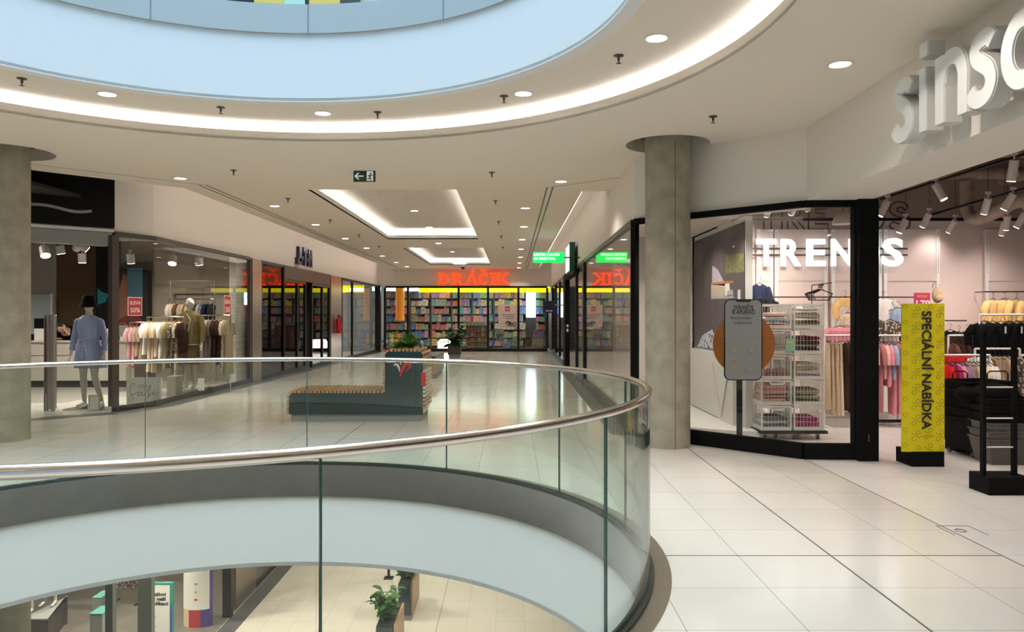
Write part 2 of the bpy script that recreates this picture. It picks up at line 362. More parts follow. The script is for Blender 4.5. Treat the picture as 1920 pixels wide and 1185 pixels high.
# recess strips left / right
t = thing('cove_light', 'long hidden light strip in the ceiling recess above the left shops', 'light strip', (-5.3, 23, 3.7), group='hidden ceiling light strips')
mb = MB(); mb.box(-5.285, -5.272, 13, 33.5, 3.65, 3.67); part('led_strip', mb, 'led_soft', t)
t = thing('cove_light', 'long hidden light strip in the ceiling recess above the right shops', 'light strip', (1.2, 23, 3.7), group='hidden ceiling light strips')
mb = MB(); mb.box(1.172, 1.185, 13.2, 33.5, 3.65, 3.67); part('led_strip', mb, 'led_dim', t)
mb = MB()
mb.prism([(-5.25, 12.5), (-5.25, 34), (-5.27, 34), (-5.27, 12.51)], ZC + .03, ZC + .12); mb.box(1.15, 1.17, 12.86, 34, ZC + .03, ZC + .12)
struct('trim_12', mb, 'ceiling')
# thin ceiling slots
mb = MB(); s0 = ZC - .002
for x in (-4.90, -4.79): mb.box(x - .014, x + .014, 12.2, 33.6, s0, s0 + .002)
for x in (.56, .65): mb.box(x - .014, x + .014, 12.4, 33.6, s0, s0 + .002)
mb.slab((-4.8, 12.2), (-6.6, 10.4), .012, s0, s0 + .002); mb.slab((.6, 12.4), (1.62, 11.5), .012, s0, s0 + .002)
struct('trim_13', mb, 'grey_dark')
# --- right storefront walls
P0, P1, P2, P3 = (1.70, 33.95), (1.58, 10.05), (3.17, 8.45), (3.70, 8.42)
def off(p, q, d):
    v = (Vector(q) - Vector(p)).normalized(); n = Vector((v.y, -v.x)) * d; return (p[0] + n.x, p[1] + n.y), (q[0] + n.x, q[1] + n.y)
mb = MB()
mb.prism([(1.58, 10.05), (3.20, 8.45), (3.9, 8.45), (3.9, 8.9), (3.3, 8.9), (1.85, 10.4)], 2.80, 4.6)
mb.prism([(1.58, 10.05), (1.70, 34), (2.0, 34), (1.88, 10.3)], 2.80, 4.6)
struct('wall_right', mb, 'wall')
struct('wall_right_fascia', MB().box(3.20, 3.85, BX[2], 8.46, 2.80, 4.6), 'wall')
# --- left storefront walls
L0, L1, L2, L3, L4 = (-5.85, 34.0), (-6.12, 18.1), (-6.17, 13.4), (-6.46, 12.57), (-8.6, 10.62)
mb = MB()
for a, b in ((L0, L1), (L1, L2), (L2, L3), (L3, L4)): 
    a2, b2 = off(a, b, .3); mb.prism([a, b, b2, a2], 2.9, 4.5)
struct('wall_left', mb, 'wall')
struct('wall_left_near', MB().box(-8.9, -8.6, BX[2], 10.62, 0, 4.5), 'wall')
# --- far wall
struct('wall_far', MB().box(-6.2, 2.0, 34.0, 34.3, 2.84, 4.5), 'wall')
# --- outer shell
mb = MB(); mb.box(BX[0] - .2, BX[0], BX[2], BX[3], ZL, 4.6); struct('wall_outer_left', mb, 'wall')
mb = MB(); mb.box(BX[1], BX[1] + .2, BX[2], BX[3], ZL, 4.6); struct('wall_outer_right', mb, 'wall')
mb = MB(); mb.box(BX[0], BX[1], BX[3], BX[3] + .2, ZL, 4.6); struct('wall_outer_far', mb, 'wall')
mb = MB(); mb.box(BX[0], -5.4, BX[2] - .2, BX[2], ZL, 4.6); mb.box(1.2, BX[1], BX[2] - .2, BX[2], ZL, 4.6); mb.box(-5.4, 1.2, BX[2] - .2, BX[2], ZL, .3); mb.box(-5.4, 1.2, BX[2] - .2, BX[2], 3.3, 4.6)
struct('wall_behind', mb, 'wall')
mb = MB()
for x in (-5.4, -4.1, -2.8, -1.5, -.2, 1.14): mb.box(x, x + .06, BX[2] - .1, BX[2] - .04, .3, 3.3)
struct('window_9', mb, 'dark_frame')
# upper floor shop wall & parapet
struct('wall_upper_far', MB().box(-12, 9, 15.0, 15.2, 4.85, 8.2), 'wall')
# dividing walls inside shops
mb = MB(); mb.box(-16, -6.3, 18.55, 18.7, 0, 4.5); struct('wall_divider_left', mb, 'shop_grey')
mb = MB(); mb.box(-16, -6.2, 27.6, 27.75, 0, 4.5); struct('wall_divider_left_far', mb, 'jth_in')
# dark floor strips along storefronts
mb = MB()
for a, b in (((-5.86, 34), (-6.10, 18.1)), ((-6.10, 18.1), (-6.15, 13.4)), ((-6.15, 13.4), (-6.44, 12.57)), ((-6.44, 12.57), (-8.6, 10.6))):
    v = (Vector(b) - Vector(a)).normalized(); n_ = Vector((-v.y, v.x)) * .34
    mb.prism([a, b, (b[0] + n_.x, b[1] + n_.y), (a[0] + n_.x, a[1] + n_.y)], 0, .003)
mb.prism([(1.42, 33.9), (1.72, 33.9), (1.60, 10.2), (1.30, 10.2)], 0, .003)
struct('trim_14', mb, 'strip_floor')
mb = MB(); mb.box(2.055, 2.068, -2, 9.4, 0, .001); mb.box(.87, shopX, 5.03, 5.042, 0, .0012); mb.box(shopX - .006, shopX + .004, -2, 8.4, 0, .0015)
mb.box(-2.146, -2.134, 8.3, 11.2, 0, .001)
struct('trim_15', mb, 'grout')
# --- columns
for k, (c, r, h) in enumerate(COLS):
    t = thing('concrete_column', ['round concrete column standing before the corner of the white lit shop', 'round concrete column at the far left edge of the view'][k], 'column', (c[0], c[1], 0))
    mb = MB(); mb.lathe((c[0], c[1], 0), [(r, ZL), (r, 4.55)], n=48); part('shaft', mb, 'concrete', t, sm=30)
    if k == 0:
        mb = MB(); mb.box(c[0] + .03, c[0] + .042, c[1] - r - .002, c[1] - r + .03, 0.0, ZC); part('joint', mb, 'concrete_joint', t)
for k in (0,):
    for o in bpy.data.objects:
        if o.name == 'joint': o.data.materials.clear(); o.data.materials.append(MATS['concrete_joint'])
# ================================================================ BALUSTRADE
def on_ring(px):    # far intersection and near intersection of a pixel column with the glass circle
    k = (px - CX) / F; cx, cyy = C0; a = k * k + 1; b = -2 * (k * cx + cyy); c = cx * cx + cyy * cyy - RG * RG
    d = math.sqrt(max(0, b * b - 4 * a * c)); ys = ((-b - d) / 2 / a, (-b + d) / 2 / a)
    return [math.atan2(Y - cyy, k * Y - cx) for Y in ys]
seams = sorted([on_ring(275)[1], on_ring(577)[1], on_ring(837)[1], on_ring(1047)[1], on_ring(1170)[1], on_ring(593)[0], on_ring(1130)[0], math.radians(-5), math.radians(-115), math.radians(-145), math.radians(-172), math.radians(157)])
bal = thing('glass_balustrade', 'curved frameless glass balustrade with steel handrail around the floor opening', 'balustrade', (C0[0], C0[1], 0))
def arc_slab(t0, t1, r0, r1, z0, z1, mb=None, n=20):
    mb = mb or MB(); vs = []
    for i in range(n + 1):
        a = t0 + (t1 - t0) * i / n
        for r in (r0, r1):
            for z in (z0, z1): vs.append((C0[0] + r * 1.005 * math.cos(a), C0[1] + r * math.sin(a), z))
    fs = [(0, 1, 3, 2), (4 * n, 4 * n + 2, 4 * n + 3, 4 * n + 1)]
    for i in range(n):
        a = 4 * i; fs += [(a, a + 4, a + 5, a + 1), (a + 2, a + 3, a + 7, a + 6), (a + 1, a + 5, a + 7, a + 3), (a, a + 2, a + 6, a + 4)]
    mb.add(vs, fs); return mb
gap = .0022
for i, s in enumerate(seams):
    e = seams[(i + 1) % len(seams)] + (2 * PI if i == len(seams) - 1 else 0)
    p_ = part('glass_pane', arc_slab(s + gap, e - gap, RG - .010, RG + .006, .012, 1.075), 'glass_rail', bal, sm=30)
    mb = MB()
    for q in (s + gap, ): mb.slab((C0[0] + (RG - .010) * 1.005 * math.cos(q), C0[1] + (RG - .01) * math.sin(q)), (C0[0] + (RG + .006) * 1.005 * math.cos(q), C0[1] + (RG + .006) * math.sin(q)), .007, .012, 1.075)
    part('pane_edge', mb, 'glass_edge', p_, label='dark green polished glass edge').parent = p_
mb = MB(); mb.tube([(p[0], p[1], 1.098) for p in ring(RG - .002, n=200)], .0225, 16, closed=True); part('handrail', mb, 'steel_rail', bal, sm=60)
mb = MB()
for r0, r1 in ((RG - .03, RG - .014), (RG + .010, RG + .03)): arc_slab(0, 2 * PI, r0, r1, -.02, .02, mb, 160)
part('base_channel', mb, 'channel_dark', bal, sm=30)
# upper balustrade
bal2 = thing('glass_balustrade', 'curved frameless glass balustrade seen at the top edge above the round opening', 'balustrade', (C0[0], C0[1], ZU))
for i, s in enumerate(seams):
    e = seams[(i + 1) % len(seams)] + (2 * PI if i == len(seams) - 1 else 0)
    part('glass_pane', arc_slab(s + gap, e - gap, RG - .010, RG + .006, ZU - .03, ZU + 1.07), 'glass_rail', bal2, sm=30)
mb = MB(); mb.tube([(p[0], p[1], ZU + 1.09) for p in ring(RG - .002, n=160)], .0225, 10, closed=True); part('handrail', mb, 'steel_rail', bal2, sm=60)
mb = MB()
for px in (283, 580, 835):
    a = on_ring(px)[1]; p = (C0[0] + (RG - .052) * 1.005 * math.cos(a), C0[1] + (RG - .052) * math.sin(a)); mb.cbox((p[0], p[1], 4.64), (.006, .012, .32), a)
struct('trim_16', mb, 'grey')
# ================================================================ DOWNLIGHTS
def downlight(x, y, z, label, r=.085, power=95, cone=125, lit=True, group='round recessed ceiling downlights', blend=.6):
    t = thing('ceiling_downlight', label, 'downlight', (x, y, z), group=group)
    mb = MB(); mb.lathe((x, y, z), [(r + .018, 0), (r + .018, -.006), (r, -.008), (r, 0)], n=24); part('trim_ring', mb, 'white', t, sm=30)
    mb = MB(); mb.lathe((x, y, z), [(r * .97, -.003), (r * .97, -.005)], n=24); part('diffuser', mb, 'lamp', t)
    if lit: spot_light('lamp_light', (x, y, z - .03), (x, y, z - 3), power * LP, (1, .89, .77), cone, t, blend, r)
DL = [((201, 176), 3.8, 'on the lit ring, leftmost of the four'), ((605, 212), 3.8, 'on the lit ring, second from the left'), ((981, 175), 3.8, 'on the lit ring, third from the left'), ((1231, 71), 3.8, 'on the lit ring, rightmost and largest'),
      ((1575, 120), ZC, 'beside the big shop letters'), ((338, 334), ZC, 'above the black sign on the left'), ((1052, 340), ZC, 'left of the right concrete column'), ((515, 386), ZC, 'left of the nearer coffer, closest one'),
      ((592, 421), ZC, 'left of the nearer coffer, second in line'), ((647, 447), ZC, 'in the left row, third in line'), ((687, 465), ZC, 'in the left row, fourth in line'), ((717, 480), ZC, 'in the left row, fifth in line'), ((743, 492), ZC, 'in the left row, sixth in line'), ((763, 500), ZC, 'in the left row, last in line before the toy shop'),
      ((985, 390), ZC, 'in the right row, closest one'), ((982, 425), ZC, 'in the right row, second in line'), ((979, 449), ZC, 'in the right row, third in line'), ((977, 467), ZC, 'in the right row, fourth in line'), ((976, 482), ZC, 'in the right row, fifth in line'), ((974, 493), ZC, 'in the right row, sixth in line'), ((973, 502), ZC, 'in the right row, last in line before the toy shop'),
      ((822, 456), ZC, 'between the two coffers'), ((777, 395), 3.87, 'inside the nearer coffer, near end'), ((805, 426), 3.87, 'inside the nearer coffer, far end'), ((848, 472), 3.87, 'inside the farther coffer, near end'), ((861, 484), 3.87, 'inside the farther coffer, far end')]
for (p, z, lab) in DL:
    x, y = G(p[0], p[1], z)
    downlight(x, y, z, 'round white downlight ' + lab, power=(150 if p[0] == 1575 else 100), cone=(70 if p[0] == 1575 else 130))
# lights of the same kind behind and beside the viewpoint that light the near floor
for (x, y) in ((1.9, -1.5), (-2, -2), (-7.0, 5.5), (-7.0, 1.5), (-2, -5), (2, -5)):
    downlight(x, y, ZC, 'round white downlight behind the viewpoint', group='downlights behind the viewpoint', power=80)
x, y = 2.0, 4.6; downlight(x, y, ZC, 'round white downlight before the big shop letters, outside the view', power=75, cone=152, blend=.06)
bpy.data.objects[-1] if False else None
for a_ in (-18, -48, -78, -108, -138, -168, 165): downlight(C0[0] + 3.45 * math.cos(math.radians(a_)), C0[1] + 3.45 * math.sin(math.radians(a_)), 3.8, 'round white downlight on the near side of the lit ring, outside the view', group='ring downlights outside the view', power=100, cone=150)  # ring lamps continued out of view, added to brighten the lower white wall
# unseen lamps added to light the lower floor
for (x, y) in ((-3.6, 12.5), (-.6, 12.5), (-3.6, 16.5), (-.6, 16.5), (-3.6, 20.5), (-.6, 20.5), (2.2, 7), (2.2, 10.5), (-2, 24)):
    downlight(x, y, -1.062, 'unseen round white downlight added in the lower floor ceiling', group='unseen lower floor downlights', power=340)
# sprinklers
SPK = [((41, 147), 3.8, 'leftmost on the lit ring'), ((414, 201), 3.8, 'second on the lit ring'), ((708, 210), 3.8, 'third on the lit ring'), ((945, 180), 3.8, 'beside the third ring downlight'), ((1160, 104), 3.8, 'below the largest downlight'),
       ((1337, 218), ZC, 'above the right concrete column'), ((438, 319), ZC, 'above the left shops'), ((922, 323), ZC, 'right of the exit sign'), ((540, 372), ZC, 'left of the nearer coffer'), ((929, 376), ZC, 'right of the nearer coffer'),
       ((619, 412), ZC, 'left of the coffer, second in line'), ((935, 415), ZC, 'right of the coffer, second in line'), ((673, 440), ZC, 'left row, third in line'), ((940, 442), ZC, 'right row, third in line'), ((711, 461), ZC, 'left row, fourth in line'), ((943, 463), ZC, 'right row, fourth in line')]
for (p, z, lab) in SPK:
    x, y = G(p[0], p[1], z); t = thing('sprinkler', 'small dark ceiling sprinkler ' + lab, 'sprinkler', (x, y, z), group='ceiling sprinklers')
    mb = MB(); mb.lathe((x, y, z), [(.045, 0), (.045, -.006), (.02, -.014)], n=16); part('cover_plate', mb, 'dark_brown', t, sm=30)
    mb = MB(); mb.lathe((x, y, z), [(.012, -.01), (.012, -.045), (.005, -.05), (.005, -.062), (.022, -.066), (.022, -.069)], n=12); part('nozzle', mb, 'dark_brown', t, sm=30)
# dome camera
x, y = G(868, 501, ZC); t = thing('security_camera', 'small dark dome camera on the ceiling before the toy shop', 'camera', (x, y, ZC))
mb = MB(); mb.lathe((x, y, ZC), [(.09, 0), (.09, -.03), (.07, -.04)], n=20); part('base', mb, 'dark_frame', t, sm=30)
mb = MB(); mb.ell((x, y, ZC - .04), (.06, .06, .05)); part('dome', mb, 'black', t, sm=60)
# exit sign
Y = 11.0; t = thing('exit_sign', 'green exit sign with arrow and running figure under the ceiling', 'sign', (PX(683, Y), Y, ZC))
x0, x1, z1, z0 = PX(663, Y), PX(704, Y), PZ(320, Y), PZ(341, Y)
part('panel', MB().box(x0, x1, Y - .012, Y + .012, z0, z1), 'exit_green', t)
mb = MB(); mb.box(x0 - .02, x1 + .04, Y - .02, Y + .02, z1, z1 + .012); mb.box(x0 + .05, x0 + .056, Y - .004, Y + .004, z1, ZC); mb.box(x1 - .056, x1 - .05, Y - .004, Y + .004, z1, ZC); part('bracket', mb, 'grey', t)
u = (x1 - x0) / 41; M = FRONT((x0, Y - .014, z0)); mb = MB(M)
zc = (z1 - z0) / 2; mb.band([(3 * u, zc), (19 * u, zc)], 1.1 * u, -.001, .001); mb.band([(10 * u, zc + 6 * u), (3.2 * u, zc)], 1.2 * u, -.001, .001); mb.band([(10 * u, zc - 6 * u), (3.2 * u, zc)], 1.2 * u, -.001, .001)
part('arrow', mb, 'sign_white', t)
mb = MB(M); mb.box(25 * u, 37 * u, 1.5 * u, 19.5 * u, -.001, .001); part('door_symbol', mb, 'sign_white', t)
mb = MB(M); mb.ell((32.5 * u, 15.5 * u, .0015), (1.6 * u, 1.6 * u, .0005)); mb.band([(31.5 * u, 13.5 * u), (30.5 * u, 8.5 * u)], 1.5 * u, .001, .002)
mb.band([(30.5 * u, 8.5 * u), (33 * u, 5 * u), (31.5 * u, 2 * u)], .9 * u, .001, .002); mb.band([(30.5 * u, 8.5 * u), (28.5 * u, 5 * u), (26 * u, 4.5 * u)], .9 * u, .001, .002)
mb.band([(31.8 * u, 13 * u), (35 * u, 11.5 * u), (36 * u, 13 * u)], .7 * u, .001, .002); mb.band([(31.5 * u, 13 * u), (28.5 * u, 12 * u), (27.5 * u, 9.5 * u)], .7 * u, .001, .002)
part('running_figure', mb, 'exit_green', t)
# ================================================================ LEFT AND FAR STOREFRONTS
def lerp(a, b, t): return (a[0] + (b[0] - a[0]) * t, a[1] + (b[1] - a[1]) * t)
def hit(px, a, b):      # plan point where pixel column px meets segment a-b
    k = (px - CX) / F; dx, dy = b[0] - a[0], b[1] - a[1]; t = (k * a[1] - a[0]) / (dx - k * dy); return lerp(a, b, t)
def front(name, label, a, b, pxs, z0, z1, gmat='glass_shop', fr=.06, head=.07, sill=.1, frame='dark_frame', thin=(), cat='shop window'):
    """a run of shop glazing: sill, head, a mullion and pane per bay"""
    t = thing(name, label, cat, (a[0], a[1], 0)); ps = [hit(p, a, b) for p in pxs]
    v = (Vector(b) - Vector(a)).normalized()
    part('sill', MB().slab(ps[0], ps[-1], .08, z0, z0 + sill), frame, t); part('head', MB().slab(ps[0], ps[-1], .08, z1 - head, z1), frame, t)
    for i, p in enumerate(ps):
        if i in thin: continue
        q = (p[0] + v.x * fr / 2, p[1] + v.y * fr / 2); r = (p[0] - v.x * fr / 2, p[1] - v.y * fr / 2)
        part('mullion', MB().slab(r, q, .085, z0 + sill, z1 - head), frame, t)
    for i in range(len(ps) - 1):
        g = .004; q = (ps[i][0] + v.x * g, ps[i][1] + v.y * g); r = (ps[i + 1][0] - v.x * g, ps[i + 1][1] - v.y * g)
        part('glass_pane', MB().slab(q, r, .012, z0 + sill, z1 - head), gmat, t)
    return t
A, B, C, D, E_ = L0, L1, L2, L3, L4
front('shop_window', 'dark framed corner window of the clothes shop with the sale poster', D, C, [213, 288], 0, 2.92, thin=(1,), sill=.09, frame='dark_brown', fr=.14)
front('shop_window', 'long dark framed window of the clothes shop with the olive suit', C, B, [288, 361, 427, 467], 0, 2.92, thin=(0, 1, 2), sill=.09, frame='dark_brown')
t = single('pilaster', MB().slab(hit(470, B, A), hit(487, B, A), .10, 0, 2.9), 'brushed', 'brushed metal pilaster between the clothes shop and the shop with blue letters', 'pilaster', bev=.01)
t = single('pilaster', MB().slab(hit(618, B, A), hit(638, B, A), .10, 0, 2.9), 'brushed', 'brushed metal pilaster behind the red fire extinguisher', 'pilaster', bev=.01)
front('shop_window', 'dark framed window left of the sliding door of the shop with blue letters', B, A, [488, 530], 0, 2.9, gmat='glass_dark')
t = front('sliding_door', 'dark framed glass sliding door under the blue letters', B, A, [530, 556, 571], 0, 2.54, gmat='glass_dark', cat='door')
front('sliding_door', 'right leaf of the glass sliding door, left of a metal pilaster', B, A, [583, 603, 616], 0, 2.54, gmat='glass_dark', cat='door')
a, b = hit(530, B, A), hit(616, B, A); single('door_header', MB().slab(a, b, .10, 2.55, 2.9), 'dark_brown', 'dark door drive header above the sliding doors', 'door header')
front('shop_window', 'left side window of the toy shop reaching the far corner', B, A, [640, 660, 708], 0, 2.88)
for i, (p, w_) in enumerate(((711, .2),)):
    single('corner_post', MB().box(-5.95, -5.72, 33.85, 34.06, 0, 2.88), 'dark_frame', 'dark corner post where left windows meet the toy shop', 'post')
Ya = 34.0
front('shop_window', 'wide dark framed toy shop window at the end of the passage', (-5.72, Ya), (1.66, Ya), [722, 765, 860, 915, 972, 1026], 0, 2.86, fr=.10, head=.09, sill=.14)
# right hand shop front (along the passage)
front('shop_window', 'tall glass window right of the passage mirroring the toy shop', P0, P1, [1097, 1188], 0, 2.80, thin=(), sill=.16)
front('shop_window', 'narrow window beside the doorway of the right hand shop', P0, P1, [1082, 1096], 0, 2.80, sill=.16)
front('shop_window', 'row of far narrow windows of the right hand shop', P0, P1, [1036, 1043, 1050, 1059], 0, 2.80, sill=.16)
a, b = hit(1060, P0, P1), hit(1069, P0, P1)
t = thing('door_portal', 'black door portal of the right hand shop with small white stickers', 'doorway', (a[0], a[1], 0))
mb = MB(); mb.slab(a, (a[0], a[1] - .9), .14, 0, 2.8); mb.slab(a, hit(1081, P0, P1), .14, 2.62, 2.8); part('portal_frame', mb, 'black_matte', t)
mb = MB(RIGHTF((a[0] - .3, a[1] - .91, 0))); mb = MB(); mb.box(a[0] - .03, a[0] + .03, a[1] - .912, a[1] - .908, 1.22, 1.30); part('sticker', mb, 'paper', t); mb = MB(); mb.box(a[0] - .03, a[0] + .03, a[1] - .912, a[1] - .908, 1.08, 1.17); part('sticker', mb, 'paper', t)
front('shop_window', 'short chamfered glass window behind the right concrete column', P1, P2, [1191, 1294, 1375, 1506], 0, 2.80, thin=(1, 2, 3), sill=.17, head=.07, frame='black_matte')
front('shop_window', 'glass window facing the viewer left of the black post', P2, P3, [1506, 1604], 0, 2.80, thin=(0,), sill=.17, head=.07, frame='black_matte')
t = thing('entrance_post', 'broad black post at the left side of the open shop entrance', 'post', (3.8, 8.4, 0))
part('shaft', MB().box(3.70, 3.91, 8.30, 8.52, 0, 2.80), 'black_matte', t)
mb = MB(); mb.box(3.80, 3.806, 8.297, 8.30, .21, .29); part('lock', mb, 'steel', t)
# interior walls of the right hand shop
mb = MB(); mb.box(2.9, 3.0, 13.05, 34, 0, 2.9); mb.box(1.68, 3.0, 12.95, 13.05, 0, 2.9); mb.box(1.8, 3.0, 20.3, 20.4, 0, 2.9)
struct('wall_shop_right', mb, 'shop_white')
struct('ceiling_shop_right', MB().prism([(1.8, 13.05), (3.0, 13.05), (3.0, 33.9), (1.8, 33.9)], 2.82, 2.86), 'shop_white')
for (x, y) in ((2.3, 16), (2.3, 23)):
    downlight(x, y, 2.815, 'small white downlight inside the right hand shop', r=.05, power=35, cone=120, group='downlights inside the right hand shop')
# letters JTH
mat('navy', (.005, .006, .05), .35)
t = thing('shop_sign', 'dark blue block letters reading J T H over the left sliding doors', 'sign', (-6.05, 23, 3.0))
Yj = 22.3; M = RIGHTF((-6.0, 0, 0))
def onwall(px, X=-6.0): return X * F / (px - CX)
ya, yb = onwall(556.5), onwall(584); H0, H1 = PZ(496, ya) + .02, PZ(461, ya); wd = (yb - ya)
def letterbar(pts, h): 
    mb = MB(frame((-6.02, ya, H0), (0, 1, 0), (0, 0, 1))); mb.band(pts, h, -.06, .06); return mb
Hh = H1 - H0
m_ = letterbar([(wd * .17, Hh), (wd * .17, .08)], .13); mb2 = MB(frame((-6.02, ya, H0), (0, 1, 0), (0, 0, 1))); mb2.band([(0, .09), (wd * .24, .09)], .09, -.06, .06); m_.v += mb2.v; m_.f += [tuple(i + 8 for i in f) for f in mb2.f]
part('letter_j', m_, 'navy', t)
for nm, c in (('letter_t', .50), ('letter_h', .86)):
    mb = MB(frame((-6.02, ya, H0), (0, 1, 0), (0, 0, 1)))
    if nm == 'letter_t': mb.band([(wd * c, Hh * .86), (wd * c, 0)], .08, -.06, .06); mb.band([(wd * (c - .13), Hh * .9), (wd * (c + .13), Hh * .9)], .07, -.06, .06)
    else:
        mb.band([(wd * (c - .09), Hh), (wd * (c - .09), 0)], .07, -.06, .06); mb.band([(wd * (c + .09), Hh), (wd * (c + .09), 0)], .07, -.06, .06); mb.band([(wd * (c - .09), Hh * .5), (wd * (c + .09), Hh * .5)], .06, -.06, .06)
    part(nm, mb, 'navy', t)
for c in (.33, .68): mb = MB(frame((-6.02, ya, H0), (0, 1, 0), (0, 0, 1))); mb.box(wd * c - .07, wd * c + .07, Hh * .28, Hh * .5, -.05, .05); part('square', mb, 'navy', t)
# black sign box on the left fascia
t = thing('sign_box', 'large black sign panel with a pale curved line on the left fascia', 'sign', (-7.5, 11.6, 3))
va = hit(212, D, E_); vb = hit(30, D, E_); v = (Vector(vb) - Vector(va)).normalized(); nn = Vector((-v.y, v.x)) 
if nn.y > 0: nn = -nn
o_ = .05
sh = lambda p, k=o_: (p[0] + nn.x * k, p[1] + nn.y * k)
part('panel', MB().slab(sh(va), sh(vb), .08, 2.965, 4.2), 'black', t)
Mx = frame((sh(vb, .095)[0], sh(vb, .095)[1], 3.22), (-v.x, -v.y, 0), (0, 0, 1)); L_ = (Vector(va) - Vector(vb)).length
mb = MB(Mx); mb.band([(L_ * q, .03 * math.sin((q - .1) * 9)  - .02 + (q - .45) ** 2 * .25) for q in [.05 + .7 * i / 20 for i in range(21)]], .022, -.002, .002); part('logo_line', mb, 'plinth_grey', t)
single('roller_shutter_box', MB().slab(sh(hit(205, D, E_), -.12), sh(hit(40, D, E_), -.12), .2, 2.68, 2.898), 'plinth_grey', 'grey roller shutter box above the open clothes shop entrance', 'shutter box', bev=.01)
struct('trim_17', MB().slab(sh(va, .02), sh(hit(35, D, E_), .02), .06, 2.90, 2.945), 'white')
# ------------------------------------------------ signs in the passage on the right
mat('sign_green', (0, .55, .06), .4, emit=1.15, ecol=(.0, .95, .12)); mat('green_dark', (.004, .045, .022), .35); mat('sign_lit', (.6, .7, .85), .4, emit=1.0, ecol=(.62, .72, .9))
mat('white_lit', (1, 1, 1), .5, emit=1.4, ecol=(1, 1, 1))
Ys = 18.5; t = thing('blade_sign', 'bright green projecting sign with white lettering on a thin arm', 'sign', (PX(1030, Ys), Ys, 3))
x0, x1, z1, z0 = PX(999.5, Ys), PX(1058, Ys), PZ(473, Ys), PZ(492.5, Ys)
part('panel', MB().box(x0, x1, Ys - .03, Ys + .03, z0, z1), 'sign_green', t, bev=.008)
mb = MB(); mb.tube([(x1 - .02, Ys, (z0 + z1) / 2), (1.64, Ys, (z0 + z1) / 2)], .014, 8); part('arm', mb, 'dark_frame', t)
for k, s in enumerate(('UNITED COLORS', 'OF BENETTON.')):
    me = text_mesh('lettering', s, .058, .004, FRONT((x0 + .025, Ys - .034, z1 - .085 - .095 * k)), bold=.012, align='LEFT', width=(.60, .50)[k]); part('lettering', shift(me, t), 'white_lit', t)
Ys = 19.6; t = thing('blade_sign', 'square dark green sign box with pale lit face seen edge on', 'sign', (1.45, Ys, 3))
part('housing', MB().box(1.42, 1.56, 19.2, 20.6, PZ(510, 19.4), PZ(455, 19.4)), 'green_dark', t, bev=.01)
part('face', MB().box(1.415, 1.42, 19.25, 20.55, PZ(508, 19.4), PZ(458, 19.4)), 'sign_lit', t)
mb = MB(); mb.tube([(1.55, 19.9, 2.95), (1.66, 19.9, 2.95)], .03, 8); part('bracket', mb, 'dark_frame', t)
Ys = 27.0; t = thing('blade_sign', 'small dark blue projecting sign before the toy shop', 'sign', (1.3, Ys, 2))
mb = MB(frame((PX(1029, Ys), Ys, PZ(576, Ys)), (1, 0, 0), (.03, 0, 1))); a_, c_ = .21, .21
mb.band([(-a_, 0), (a_, .02)], c_, -.03, .03); part('panel', mb, 'navy', t, bev=.008)
text_part('lettering', 'sports', .05, .004, FRONT((PX(1029, Ys), Ys - .034, PZ(585, Ys))), 'white', t) if False else None
mb = MB()
for i in range(6): mb.box(PX(1023 + i * 2.2, Ys), PX(1024.6 + i * 2.2, Ys), Ys - .034, Ys - .03, PZ(584, Ys), PZ(581.5, Ys))
part('lettering', mb, 'white', t)
mb = MB(); mb.tube([(PX(1039, Ys), Ys, PZ(571, Ys)), (1.67, Ys, PZ(573, Ys))], .02, 8); part('arm', mb, 'steel', t)
